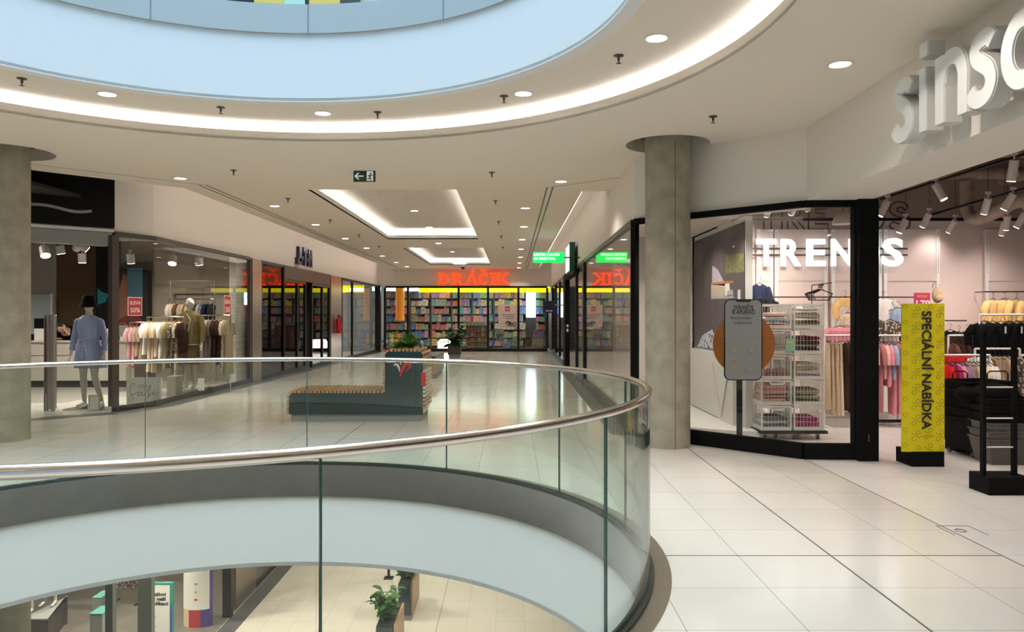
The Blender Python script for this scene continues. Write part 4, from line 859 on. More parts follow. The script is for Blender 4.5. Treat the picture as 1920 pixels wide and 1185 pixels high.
def proto(kind, L, W, T, sleeve, v):
    k = (kind, L, W, T, sleeve, v)
    if k not in GP: GP[k] = garment(kind, L, W, T, sleeve, seed=v * 7 + 3)
    return GP[k]
def hang(loc, rz, kind, colour, label, group, L=.66, W=.42, T=.07, sleeve='short', v=None, hm='hanger', name=None):
    v = random.randint(0, 3) if v is None else v; me = proto(kind, L, W, T, sleeve, v).copy()
    nm = name or {'shirt': 'hanging_shirt', 'dress': 'hanging_dress', 'trousers': 'hanging_trousers', 'skirt': 'hanging_skirt'}[kind]
    o = bpy.data.objects.new(nm, me); COL.objects.link(o); me.materials.append(MATS['cloth_' + colour]); smooth(o, 70)
    o.location = (loc[0], loc[1], loc[2] - .045); o.rotation_euler = (0, 0, rz); o['label'] = label; o['category'] = kind if kind != 'shirt' else 'shirt'; o['group'] = group
    if W not in HM: HM[W] = hanger_mesh(W); 
    if (W, hm) not in HM:
        m2 = HM[W].copy(); m2.materials.append(MATS[hm]); HM[(W, hm)] = m2
    h = bpy.data.objects.new('hanger', HM[(W, hm)]); COL.objects.link(h); h.parent = o
    return o
def row(a, b, z, rz, items, desc, group, jitter=.12, **kw):
    """items: list of (kind, colour, L); hung along plan segment a-b"""
    n = len(items)
    for i, it in enumerate(items):
        t = (i + .5) / n; x, y = a[0] + (b[0] - a[0]) * t, a[1] + (b[1] - a[1]) * t; k2 = dict(kw); 
        if len(it) > 3: k2.update(it[3])
        hang((x, y, z), rz + random.uniform(-jitter, jitter), it[0], it[1], '%s %s, %s from the left on %s' % (it[1], {'shirt': 'top', 'dress': 'dress', 'trousers': 'trousers', 'skirt': 'skirt'}[it[0]], ordn(i), desc), group, L=it[2], **k2)
def rail(name, label, a, b, z, m='plastic_white', posts=True, r=.014, zb=0, drop=None, floor_bar=False):
    t = thing(name, label, 'clothes rail', ((a[0] + b[0]) / 2, (a[1] + b[1]) / 2, zb))
    mb = MB(); mb.tube([(a[0], a[1], z), (b[0], b[1], z)], r, 10); part('rail_bar', mb, m, t, sm=60)
    if posts:
        for q in (a, b): 
            mb = MB(); mb.tube([(q[0], q[1], zb + .02), (q[0], q[1], z)], r, 8); part('post', mb, m, t)
            part('foot', MB().box(q[0] - .025, q[0] + .025, q[1] - .22, q[1] + .22, zb, zb + .022), m, t)
    return t
# ================================================================ WHITE LIT CLOTHES SHOP (RIGHT)
mat('shop_wall', (.74, .62, .58), .75); mat('shop_wall2', (.70, .62, .58), .8); mat('line_dark', (.05, .03, .025), .6); mat('wall_upper_tan', (.34, .28, .23), .85)
YB = 11.8
struct('wall_shop_far', MB().box(3.13, BX[1], YB, YB + .12, 0, 2.99), 'shop_wall')
struct('wall_shop_far_upper', MB().box(3.13, BX[1], YB + .01, YB + .13, 2.99, 4.5), 'wall_upper_tan')
struct('wall_shop_side', MB().box(11.0, 11.1, BX[2], YB, 0, 4.5), 'shop_wall')
struct('ceiling_shop', MB().box(3.86, 11.0, -3, YB, 4.2, 4.25), 'service_ceiling')
struct('wall_shop_near', MB().box(3.86, 11.0, -3.1, -3, 0, 4.5), 'shop_wall')
struct('ceiling_shop_corner', plate('ceiling_shop_corner', [(1.88, 10.45), (3.6, 8.95), (3.6, 9.6), (3.0, 10.2), (3.0, 12.94), (1.9, 12.94)], [], 2.86, 2.9), 'shop_white')
# display wall with the bedroom picture
wd_ = thing('display_wall', 'white display wall carrying the big bedroom picture', 'display wall', (2.97, 11, 0))
part('panel', MB().box(3.03, 3.12, 10.1, 12.93, .10, 2.85), 'plastic_white', wd_)
part('base_panel', MB().box(2.92, 3.03, 10.30, 12.9, .11, 1.02), 'plastic_white', wd_)
mb = MB(LEFTF((2.915, 11.3, .15))); mb.band([(0, 1.2 * .6), (.45, 0), (.9, .85)], .02, 0, .01); part('brace', mb, 'shop_wall2', wd_)
pl = thing('display_plinth', 'low white display plinth under the picture wall', 'plinth', (2.6, 11, 0))
part('body', MB().prism([(2.14, 10.25), (2.88, 9.80), (3.18, 9.80), (3.18, 10.05), (2.92, 10.28), (2.92, 12.8), (2.14, 12.8)], 0, .10), 'plastic_white', pl)
pic = thing('wall_picture', 'large bedroom picture with a lit bed, lamp and blue giraffe print pillow', 'picture', (3.02, 11, 1))
mat('pic_dark', (.11, .09, .10), .6, noise_amt=.15, nscale=3); mat('pic_light', (.45, .42, .50), .6); mat('pic_green', (.22, .22, .09), .6, noise_amt=.6, nscale=20); mat('pic_wood', (.45, .2, .06), .6); mat('pic_beige', (.55, .47, .38), .6)
Xp = 3.02
def ppt(px, py): Yx = Xp * F / (px - CX); return (Yx, PZ(py, Yx))
part('sheet', MB().box(Xp - .004, Xp + .004, 10.12, 12.86, 1.04, 2.78), 'pic_dark', pic)
def pq(name, pts, m, k=0): 
    P = [ppt(*p) for p in pts]; mb = MB(); vs = [(Xp - .006 - k * .001, y, z) for y, z in P] + [(Xp - .004, y, z) for y, z in P]; n = len(P)
    mb.add(vs, [tuple(range(n)), tuple(range(n, 2 * n))[::-1]] + [(i, (i + 1) % n, n + (i + 1) % n, n + i) for i in range(n)]); return part(name, mb, m, pic)
pq('window_view', [(1361, 478), (1396, 474), (1396, 510), (1361, 514)], 'pic_green')
pq('light_beam', [(1336, 498), (1346, 505), (1362, 536), (1336, 534)], 'pic_light')
pq('headboard', [(1334, 531), (1362, 527), (1362, 556), (1334, 558)], 'pic_beige'); pq('headboard_top', [(1334, 530), (1376, 526), (1376, 531), (1334, 534)], 'pic_wood', 1)
pq('pillow', [(1360, 532), (1368, 531), (1370, 554), (1361, 556)], 'paper', 1); pq('vase', [(1384, 544), (1389, 543), (1389, 561), (1384, 561)], 'paper', 1); pq('tray', [(1334, 557), (1376, 553), (1376, 559), (1334, 561)], 'pic_light', 2)
pq('throw_pillow', [(1365, 545), (1374, 543), (1376, 554), (1364, 556)], 'pic_light', 2)
spots_mat('giraffe', (.65, .68, .8), (.035, .06, .16), scale=9, thr=.32); pq('blue_print', [(1308, 650), (1318, 628), (1336, 618), (1345, 640), (1345, 655)], 'giraffe', 1)
# phone shaped stand + disc
Yf = 9.45; st_ = thing('sign_stand', 'phone shaped grey app sign before an orange disc on a black pole', 'sign', (PX(1392, Yf), Yf, 0))
mat('orange_disc', (.42, .12, .012), .35, noise_amt=.12, nscale=3); mat('phone_grey', (.34, .34, .36), .3)
u = Yf / F
mb = MB(FRONT((0, Yf, 0))); mb.prism([(PX(1395, Yf) + .378 * math.cos(q), PZ(645, Yf) + .378 * math.sin(q)) for q in [2 * PI * i / 48 for i in range(48)]], -.012, 0); part('disc', mb, 'orange_disc', st_)
def rrect(x0, x1, z0, z1, r, n=5):
    P = []
    for cx_, cz_, a0 in ((x1 - r, z1 - r, 0), (x0 + r, z1 - r, PI / 2), (x0 + r, z0 + r, PI), (x1 - r, z0 + r, 3 * PI / 2)):
        P += [(cx_ + r * math.cos(a0 + PI / 2 * i / n), cz_ + r * math.sin(a0 + PI / 2 * i / n)) for i in range(n + 1)]
    return P
xa, xb, za, zb_ = PX(1357, Yf), PX(1428.5, Yf), PZ(713, Yf), PZ(561, Yf)
mb = MB(FRONT((0, Yf - .02, 0))); mb.prism(rrect(xa, xb, za, zb_, .075), -.018, 0); part('phone_case', mb, 'black', st_)
mb = MB(FRONT((0, Yf - .021, 0))); mb.prism(rrect(xa + .013, xb - .013, za + .013, zb_ - .013, .063), 0, .002); part('screen', mb, 'phone_grey', st_)
mb = MB(FRONT((0, Yf - .0235, 0))); mb.prism([(PX(1378, Yf), zb_ - .01), (PX(1408, Yf), zb_ - .01), (PX(1405, Yf), zb_ - .033), (PX(1381, Yf), zb_ - .033)], 0, .002); part('notch', mb, 'black', st_)
text_part('lettering', 'STÁHNĚTE', .05, .002, FRONT((PX(1393, Yf), Yf - .025, PZ(580.5, Yf))), 'ink', st_, bold=.022, width=37 * u)
text_part('lettering', 'SI APLIKACI', .05, .002, FRONT((PX(1393, Yf), Yf - .025, PZ(588.5, Yf))), 'ink', st_, bold=.022, width=43 * u)
text_part('lettering', 'PŘIPOJTE SE K SINSAY', .022, .002, FRONT((PX(1388, Yf), Yf - .025, PZ(598, Yf))), 'ink', st_, bold=.006, width=40 * u)
text_part('lettering', 'A ZÍSKEJTE VÍCE', .024, .002, FRONT((PX(1393, Yf), Yf - .025, PZ(607.5, Yf))), 'ink', st_, bold=.006, width=33 * u)
mat('icon_orange', (.6, .36, .12), .5)
for (px, py) in ((1376, 655), (1408, 656), (1376, 672), (1408, 673), (1376, 689), (1408, 691)):
    mb = MB(FRONT((0, Yf - .023, 0))); mb.prism([(PX(px, Yf) + .018 * math.cos(q), PZ(py, Yf) + .018 * math.sin(q)) for q in [2 * PI * i / 14 for i in range(14)]], 0, .002); part('icon', mb, 'icon_orange', st_)
    mb = MB(); 
    mb.box(PX(px - 11, Yf), PX(px + 11, Yf), Yf - .025, Yf - .023, PZ(py + 6.6, Yf), PZ(py + 6, Yf)); part('caption_line', mb, 'grey', st_)
part('pole', MB().box(PX(1382, Yf), PX(1392, Yf), Yf - .0, Yf + .03, .0, 1.4), 'black', st_)
part('foot', MB().box(PX(1376, Yf), PX(1398, Yf), Yf - .1, Yf + .1, .0, .015), 'black', st_)
# TRENDS wall lettering and outlined letters
Yt = 11.68; tr = thing('wall_lettering', 'glowing white TRENDS letters on the far shop wall', 'sign', (PX(1552, Yt), Yt, 2.3)); mat('trends', (1, 1, 1), .5, emit=1.15, ecol=(1, .99, .97))
for ch, a_, b_ in (('T', 1415, 1453), ('R', 1461, 1499), ('E', 1509, 1545), ('N', 1555, 1597), ('D', 1606, 1646), ('S', 1651, 1690)):
    u = Yt / F; zb2, hh = PZ(497.5, Yt), 50 * u
    me = text_mesh('l', ch, hh if ch != 'S' else hh * 1.02, .03, FRONT((PX((a_ + b_) / 2, Yt), Yt - .06, zb2)), bold=.03, width=(b_ - a_) * u)
    xs = [v.co.x for v in me.vertices]; me.transform(Matrix.Translation((PX((a_ + b_) / 2, Yt) - (min(xs) + max(xs)) / 2, 0, 0))); L1_ = part('letter_' + ch.lower(), shift(me, tr), 'trends', tr)
mb = MB(); 
for z in (PZ(466, Yt), PZ(478, Yt)): mb.box(PX(1408, Yt), PX(1702, Yt), Yt + .0, Yt + .02, z - .012, z + .012)
part('mounting_rail', mb, 'line_dark', tr)
Ya_ = YB - .012; o1 = thing('wall_lettering', 'thin dark outline letters high on the far shop wall above the glowing word', 'sign', (PX(1560, Ya_), Ya_, 3))
def outline(name, strokes):
    mb = MB(FRONT((0, Ya_, 0)))
    for s in strokes: mb.band([(PX(p[0], Ya_), PZ(p[1], Ya_)) for p in s], .009, -.004, .004)
    part(name, mb, 'line_dark', o1)
outline('letter_t', [[(1421, 398), (1432, 398), (1432, 432), (1446, 432), (1446, 398), (1458, 398), (1458, 384), (1421, 384), (1421, 398)]])
outline('letter_r', [[(1466, 430), (1466, 384), (1490, 384), (1500, 392), (1500, 402), (1492, 409), (1508, 430)], [(1477, 430), (1477, 412), (1481, 410), (1496, 430)]])
outline('letter_e', [[(1516, 430), (1516, 384), (1550, 384), (1550, 392), (1529, 392), (1529, 400), (1546, 400), (1546, 409), (1529, 409), (1529, 420), (1553, 420), (1553, 430), (1516, 430)]])
outline('letter_d', [[(1640 + 18 * math.cos(q), 408 - 24 * math.sin(q)) for q in [-1.4 + 2.8 * i / 12 for i in range(13)]], [(1636 + 12 * math.cos(q), 408 - 14 * math.sin(q)) for q in [-1.4 + 2.8 * i / 12 for i in range(13)]]])
outline('letter_s', [[(1703, 388), (1696, 380), (1682, 378), (1670, 384), (1668, 396), (1676, 404), (1690, 408), (1693, 415), (1686, 420), (1674, 416), (1667, 424), (1680, 433), (1695, 433), (1706, 424), (1707, 410), (1698, 401), (1682, 396), (1683, 390), (1690, 388), (1696, 394), (1703, 388)]])
# wall shelving panels
def wall_unit(pxa, pxb, label, yw=YB - .06, top=430):
    t = thing('wall_shelving', label, 'shelving', (PX((pxa + pxb) / 2, yw), yw, 0)); xa, xb = PX(pxa, yw), PX(pxb, yw)
    part('back_panel', MB().box(xa, xb, yw, yw + .055, .12, PZ(top, yw)), 'shop_wall', t)
    part('cross_bar', MB().box(xa + .03, xb - .03, yw - .012, yw, PZ(527, yw), PZ(520, yw)), 'shop_wall2', t)
    for x in (xa + .03, xb - .03):
        mb = MB(); mb.box(x - .025, x + .025, yw - .014, yw, .12, PZ(top, yw)); pr = part('upright', mb, 'plastic_white', t); mb = MB()
        for i in range(20): z = PZ(top + 6 + i * 3.9, yw); mb.box(x - .006, x + .006, yw - .018, yw - .012, z - .012, z + .002)
        s_ = part('slots', mb, 'grey', t); s_.parent = pr
    part('base_shelf', MB().box(xa, xb, yw - .45, yw, .05, .16), 'plastic_white', t)
    return t
wall_unit(1418, 1450, 'narrow white wall shelving panel beside the display wall'); wall_unit(1452, 1552, 'white wall shelving panel behind the letters R and E'); wall_unit(1558, 1654, 'white wall shelving panel behind the black post'); wall_unit(1656, 1762, 'white wall shelving panel below the letter S'); wall_unit(1846, 1990, 'white wall shelving panel at the right edge')
# ceiling services
def pipe(name, label, pts, r, m='duct', n=12): return single(name, MB().tube(pts, r, n), m, label, 'pipe' if r < .09 else 'duct', sm=50)
for i, (x, z, r) in enumerate(((4.3, 3.62, .07), (4.9, 3.95, .05), (6.7, 3.85, .06), (7.4, 3.6, .09))): pipe('ceiling_pipe', 'tan pipe running away under the shop ceiling, %s from the left' % ordn(i), [(x, 2, z), (x, YB - .05, z)], r)
for i, (y, z, r) in enumerate(((11.3, 3.62, .09), (10.4, 3.8, .07), (9.6, 3.55, .05), (8.6, 3.7, .1), (7.5, 3.8, .06))): pipe('ceiling_pipe', 'tan cross pipe under the shop ceiling, %s from the far wall' % ordn(i), [(3.95, y, z), (10.8, y, z)], r)
pipe('ceiling_duct', 'dark curved duct under the shop ceiling near the yellow dresses', [(PX(1812, 11.3), 11.3, 3.5), (PX(1813, 11.3), 11.3, 3.1), (PX(1820, 11.2), 11.2, 2.96), (PX(1832, 11.1), 11.1, 2.93), (PX(1860, 10.8), 10.8, 2.96), (PX(1900, 10.4), 10.4, 3.06), (PX(1960, 10), 10, 3.1)], .09, 'duct')
pipe('ceiling_duct', 'broad ribbed duct above the entrance edge of the shop', [(4.15, 3.0, 3.3), (4.2, 5.5, 3.32), (4.35, 7.4, 3.34), (4.7, 9.5, 3.5), (5.2, 11.7, 3.6)], .13, 'duct')
mb = MB()
for y in (4.6, 6.6, 8.4, 10.0): mb.box(3.9, 11, y, y + .18, 4.0, 4.2)
struct('trim_18', mb, 'grey_dark')
mb = MB(); 
for i in range(6): mb.box(4.2 + i, 4.35 + i, 3, 11.7, 4.05, 4.2)
struct('trim_19', mb, 'duct')
# light tracks & spots
TRK = [((5.45, 11.5, 3.28), (5.52, 4.5, 3.28), 'left'), ((6.25, 11.6, 3.06), (5.95, 5.5, 3.10), 'middle'), ((7.6, 11.6, 3.05), (7.3, 6, 3.1), 'right')]
for a, b, d in TRK:
    mb = MB(); mb.tube([a, b], .02, 6); t = single('light_track', mb, 'black', 'black ceiling light track, the %s one running away from the entrance' % d, 'light track')
single('light_track', MB().box(PX(1400, 11.5), 9.5, 11.48, 11.52, PZ(414, 11.5), PZ(409, 11.5)), 'black', 'black horizontal light track before the far shop wall', 'light track')
mat('spot_body', (.68, .60, .55), .5); mat('spot_glow', (1, 1, 1), .5, emit=14, ecol=(1, .93, .86))
def can(px, py, Y, d, label, power=60, r=.043, L=.20, body='spot_body', glow=True, group='track spotlights in the white clothes shop', ztop=4.2, col=(1, .84, .76)):
    x, z = PX(px, Y), PZ(py, Y); t = thing('track_spotlight', label, 'spotlight', (x, Y, z), group=group)
    d = Vector(d).normalized(); a = Vector((x, Y, z)) - d * L / 2; b = Vector((x, Y, z)) + d * L / 2
    mb = MB(); mb.cyl(a, b, r, n=18); part('housing', mb, body, t, sm=40)
    mb = MB(); mb.cyl(b, b + d * .004, r * .88, n=18); part('lens', mb, 'spot_glow' if glow else 'spot_body', t)
    mb = MB(); mb.tube([tuple(a + Vector((0, 0, .06))), tuple(a + d * .05)], .01, 6); mb.box(a.x - .03, a.x + .03, a.y - .012, a.y + .012, a.z + .05, a.z + .08); part('bracket', mb, body, t)
    if ztop: part('suspension_rod', MB().cyl((a.x, a.y, a.z + .08), (a.x, a.y, ztop), .004, n=6), 'dark_brown', t)
    if power: spot_light('lamp_light', b + d * .02, b + d * 2, power, col, 115, t, .9, r)
    return t
for i, (px, py, Y, d, g) in enumerate(((1657, 391, 9.9, (-.45, .2, -1), False), (1692, 424, 11.0, (-.4, .2, -1), False), (1736, 413, 10.9, (-.25, .6, -1), True), (1762, 360, 9.0, (.4, -.3, -1), True), (1785, 424, 11.3, (-.2, .8, -1), False), (1849, 386, 9.6, (0, .5, -1), False), (1891, 378, 9.3, (-.35, .5, -1), True), (1899, 320, 7.6, (0, .25, -1), True), (1888, 417, 10.5, (.2, .5, -1), False), (1881, 428, 11.0, (.1, .6, -1), False), (1914, 413, 10.1, (-.35, .5, -1), True))):
    can(px, py, Y, d, 'white cylinder spotlight, %s from the left inside the open shop' % ordn(i), power=(12 if Y > 10.6 else 50))
for i, (px, py, Y, d) in enumerate(((1515, 385, 9.9, (.1, .8, -1)), (1487, 393, 10.2, (-.3, .8, -1)), (1440, 397, 10.6, (-.2, .8, -1)))):
    can(px, py, Y, d, 'bright spotlight behind the corner glass, %s from the right' % ordn(i), power=75, L=.14, ztop=0)
for i, (x, y) in enumerate(((5.0, 6.0), (6.2, 4.0), (7.5, 8.0), (5.2, 2.0))):
    can(CX + x * F / y, CY - 1.6 * F / y, y, (.3, .5, -1), 'white spotlight deeper in the open shop, %s one' % ordn(i), power=90)
x_, z_ = PX(1580, 10.4), PZ(412, 10.4); t = thing('pendant_lamp', 'pale dome pendant lamp behind the glass left of the black post', 'lamp', (x_, 10.4, z_))
mb = MB(); mb.lathe((x_, 10.4, 0), [(.02, z_ + .12), (.09, z_ + .08), (.13, z_ - .02), (.135, z_ - .06)], n=24); part('shade', mb, 'spot_body', t, sm=40); mb = MB(); mb.cyl((x_, 10.4, z_ + .12), (x_, 10.4, 4.2), .006, n=6); part('cord', mb, 'black', t)
# wall rails and clothes
for (x, y) in ((2.35, 11.4), (2.45, 10.0), (3.35, 9.25)): downlight(x, y, 2.855, 'small white downlight added above the corner display', r=.045, power=60, cone=140, group='downlights added above the corner display')  # added lamps that brighten the otherwise unlit corner display
def R(px0, px1, py, Y): return (PX(px0, Y), Y), (PX(px1, Y), Y), PZ(py, Y)
H = PI / 2
# rail A (long pale clothes left and right of the black post)
a, b, z = R(1546, 1700, 629, 10.9); rail('clothes_rail', 'white clothes rail crossing behind the black entrance post', a, b, z)
row(a, b, z, H, [('trousers', 'beige', .93), ('trousers', 'sand', .98), ('trousers', 'beige', 1.0), ('trousers', 'cream', 1.0), ('dress', 'dark brown', .9), ('dress', 'dark brown', .95), ('dress', 'black', .9), ('trousers', 'white', .9), ('trousers', 'white', 1.05), ('trousers', 'cream', 1.05), ('trousers', 'white', 1.0), ('shirt', 'pale pink', .52), ('dress', 'dusty rose', .95), ('shirt', 'pale pink', .5), ('shirt', 'pink', .6), ('shirt', 'pale blue', .5), ('trousers', 'pink', 1.0), ('dress', 'pale pink', .98), ('dress', 'pink', .98), ('dress', 'pale pink', .98)],
    'the white rail behind the black post', 'clothes on the rail behind the black post', T=.06, W=.38)
# front-facing pieces on the far wall
def flat(px, py, Y, kind, colour, L, W, label, T=.09, sleeve='short', v=1, rz=0): return hang((PX(px, Y), Y, PZ(py, Y)), rz, kind, colour, label, 'clothes facing out on the far shop wall', L=L, W=W, T=T, sleeve=sleeve, v=v)
flat(1656, 546, 11.45, 'shirt', 'white', .45, .34, 'white sweater facing out just right of the black post'); flat(1683, 566, 11.4, 'skirt', 'pale blue', .26, .30, 'light blue denim skirt facing out left of the yellow banner')
flat(1669, 588, 11.2, 'shirt', 'patterned', .22, .3, 'patterned brown top facing out left of the yellow banner'); flat(1645, 588, 11.25, 'shirt', 'brown', .22, .28, 'brown top facing out beside the black post', sleeve=None)
flat(1575, 600, 11.2, 'shirt', 'pink', .20, .40, 'coral pink top facing out left of the black post'); flat(1585, 545, 11.4, 'shirt', 'yellow', .13, .22, 'pale yellow top facing out high left of the black post'); flat(1590, 575, 11.4, 'shirt', 'cream', .16, .2, 'cream top below the pale yellow one')
for k, (px0, px1, py, Y, lab) in enumerate(((1410, 1445, 540, 11.5, 'short dark wall rail beside the display wall'), (1452, 1552, 557, 11.55, 'dark wall rail behind the crates'), (1556, 1652, 557, 11.55, 'dark wall rail left of the white sweater'), (1652, 1715, 557, 11.5, 'dark wall rail left of the price sign'), (1656, 1702, 603, 11.4, 'lower dark wall rail left of the banner'), (1774, 1812, 601, 11.3, 'dark wall rail right of the banner'), (1846, 1960, 547, 11.5, 'dark wall rail above the yellow dresses'))):
    a, b, z = R(px0, px1, py, Y); t = rail('wall_rail', lab, a, b, z, m='dark_brown', posts=False, r=.011)
    for q in (a, b): mb = MB(); mb.tube([(q[0], Y, z), (q[0], YB - .07, z)], .008, 6); part('bracket', mb, 'dark_brown', t)
flat(1424, 520, 11.2, 'shirt', 'navy', .36, .24, 'navy jacket hanging high beside the display wall', sleeve='long'); flat(1425, 546, 11.0, 'shirt', 'black', .26, .22, 'black top hanging below the navy jacket'); flat(1441, 548, 11.1, 'shirt', 'black', .22, .22, 'black top right of the navy jacket')
hs_ = thing('hanger_bunch', 'bunch of empty dark hangers hooked together above the crates', 'hangers', (PX(1538, 10.6), 10.6, PZ(540, 10.6)))
for i in range(9):
    a_ = -.5 + i * .12; mb = MB(Matrix.Translation((PX(1538, 10.6) + .015 * (i - 4), 10.6 + .02 * (i - 4), PZ(541, 10.6))) @ Matrix.Rotation(a_, 4, 'Z')); mb.tube([(-.17, 0, -.07), (0, 0, -.01), (.17, 0, -.07), (.12, 0, -.16), (-.12, 0, -.16), (-.17, 0, -.07)], .005, 5); mb.tube([(0, 0, 0), (0, 0, .04), (.02, 0, .06), (.03, 0, .04)], .003, 5); part('hanger', mb, 'hanger', hs_)
mb = MB(); mb.tube([(PX(1522, 10.6), 10.6, PZ(535, 10.6)), (PX(1560, 10.6), 10.6, PZ(530, 10.6))], .006, 6); mb.tube([(PX(1522, 10.6), 10.6, PZ(535, 10.6)), (PX(1522, 10.6), 10.6, PZ(575, 10.6))], .006, 6); part('hook_bar', mb, 'hanger', hs_)
# yellow dresses, black dresses
mat('tag_white', (.85, .85, .85), .6)
for i in range(4): hang((PX(1862 + i * 22, 11.3), 11.3, PZ(549, 11.3)), 0 if i == 1 else .5, 'dress', 'yellow', 'yellow dress, %s from the left high on the right wall' % ordn(i), 'yellow dresses on the right wall', L=.40, W=.36, T=.1, v=i)
a, b, z = R(1836, 1960, 590, 10.2); rail('clothes_rail', 'white clothes rail carrying the black dresses', a, b, z)
for i in range(7): 
    o = hang((PX(1846 + i * 17, 10.2), 10.2 + .02 * i, z), .25 if i else -.1, 'dress', 'black', 'black dress, %s from the left under the yellow dresses' % ordn(i), 'black dresses on the right', L=.62, W=.34, T=.09, v=i % 4)
    if i in (2, 4): 
        mb = MB(); mb.box(-.012, .012, -.075, -.072, -.2, -.11); tg = part('price_tag', mb, 'tag_white', None); tg.parent = o
# brown jackets rail, red shirts rail, beige rail
a, b, z = R(1778, 1866, 629, 10.7); rail('clothes_rail', 'white clothes rail below the brown jackets', a, b, z)
flat(1814, 609, 10.9, 'shirt', 'dark brown', .30, .34, 'dark brown jacket facing out with a white tag'); flat(1782, 607, 11.1, 'shirt', 'black', .26, .3, 'black top behind the right edge of the banner'); flat(1798, 611, 11.0, 'shirt', 'dark brown', .24, .3, 'brown top left of the dark brown jacket')
single('price_tag', MB().box(PX(1808, 10.72), PX(1812, 10.72), 10.71, 10.715, PZ(638, 10.72), PZ(624, 10.72)), 'tag_white', 'white price tag on the dark brown jacket', 'tag')
row(a, b, z, H, [('shirt', 'brown', .35), ('shirt', 'dark brown', .34), ('shirt', 'dark brown', .36), ('shirt', 'black', .36), ('shirt', 'black', .36), ('shirt', 'dark red', .40), ('shirt', 'red', .42), ('shirt', 'red', .42), ('shirt', 'dark red', .4)], 'the rail below the brown jackets', 'clothes on the rail below the brown jackets', T=.06, W=.36)
a, b, z = R(1768, 1856, 666, 9.7); rail('clothes_rail', 'white clothes rail with pale and red clothes right of the banner', a, b, z)
row(a, b, z, H, [('dress', 'red', .72), ('dress', 'dark red', .74), ('dress', 'magenta', .72), ('shirt', 'pink', .5), ('shirt', 'lilac', .5), ('shirt', 'lilac', .55), ('trousers', 'cream', .85), ('trousers', 'cream', .88), ('dress', 'cream', .85), ('trousers', 'white', .8), ('dress', 'cream', .8), ('shirt', 'white', .5), ('shirt', 'white', .55)], 'the rail right of the yellow banner', 'clothes on the rail right of the banner', T=.06, W=.36)
for i, (px, py) in enumerate(((1790, 652), (1806, 653), (1824, 652))): hang((PX(px, 10.2), 10.2, PZ(py - 4, 10.2)), .1 * i, 'shirt', 'red', 'bright red top facing out, %s of three right of the banner' % ordn(i), 'red tops facing out', L=.20, W=.36, T=.10, v=i)
a, b, z = R(1828, 1912, 654, 9.9); rail('clothes_rail', 'white clothes rail with beige clothes at the right edge', a, b, z)
row(a, b, z, H, [('shirt', 'white', .45), ('shirt', 'cream', .5), ('shirt', 'brown', .5), ('trousers', 'beige', .74), ('trousers', 'beige', .76), ('trousers', 'sand', .76), ('dress', 'beige', .75), ('trousers', 'cream', .75), ('shirt', 'patterned', .55), ('shirt', 'cream', .66)], 'the rail at the right edge', 'beige clothes on the rail at the right edge', T=.06, W=.36)
a, b, z = R(1915, 2010, 666, 10.0); rail('clothes_rail', 'white clothes rail cut by the right edge of the view', a, b, z)
row(a, b, z, H, [('shirt', 'white', .6), ('shirt', 'cream', .6), ('shirt', 'white', .6)], 'the rail cut by the view edge', 'clothes at the very right edge', T=.06, W=.36)
# price sign, backpack
t = thing('price_sign', 'pink red price sign reading WOW 179 above the banner', 'sign', (PX(1729, 11.3), 11.3, 1.8)); mat('sign_pink', (.50, .03, .12), .5); mat('sign_gold', (.7, .35, .08), .5)
part('panel', MB().box(PX(1714, 11.3), PX(1744, 11.3), 11.3, 11.31, PZ(583, 11.3), PZ(549, 11.3)), 'sign_pink', t)
text_part('lettering', 'WOW!', .045, .002, FRONT((PX(1729, 11.3), 11.297, PZ(558.5, 11.3))), 'sign_gold', t, bold=.01, width=.15); text_part('lettering', '179', .10, .002, FRONT((PX(1729, 11.3), 11.297, PZ(575.5, 11.3))), 'white', t, bold=.02, width=.2)
Yk = 11.3; t = thing('backpack', 'small beige backpack hanging on the far wall above the banner', 'backpack', (PX(1758, Yk), Yk, 1.8)); c = (PX(1758, Yk), Yk, PZ(553, Yk))
mb = MB(); mb.ell(c, (.085, .05, .12), 16, 10); part('bag', mb, 'cloth_beige', t, sm=60); mb = MB(); mb.ell((c[0], c[1] - .04, c[2] - .045), (.065, .03, .05), 14, 8); part('pocket', mb, 'cloth_beige', t, sm=60)
mb = MB(); mb.tube([(c[0] - .03, c[1], c[2] + .11), (c[0] - .02, c[1], c[2] + .15), (c[0] + .02, c[1], c[2] + .15), (c[0] + .03, c[1], c[2] + .11)], .006, 6); part('handle', mb, 'cloth_beige', t)
mb = MB(); mb.tube([(PX(1748, Yk), Yk, PZ(541, Yk)), (PX(1749, Yk), Yk, PZ(534, Yk)), (PX(1773, Yk), Yk + .3, PZ(530, Yk))], .006, 6); single('wall_hook', mb, 'chrome', 'thin metal hook holding the beige backpack', 'hook')
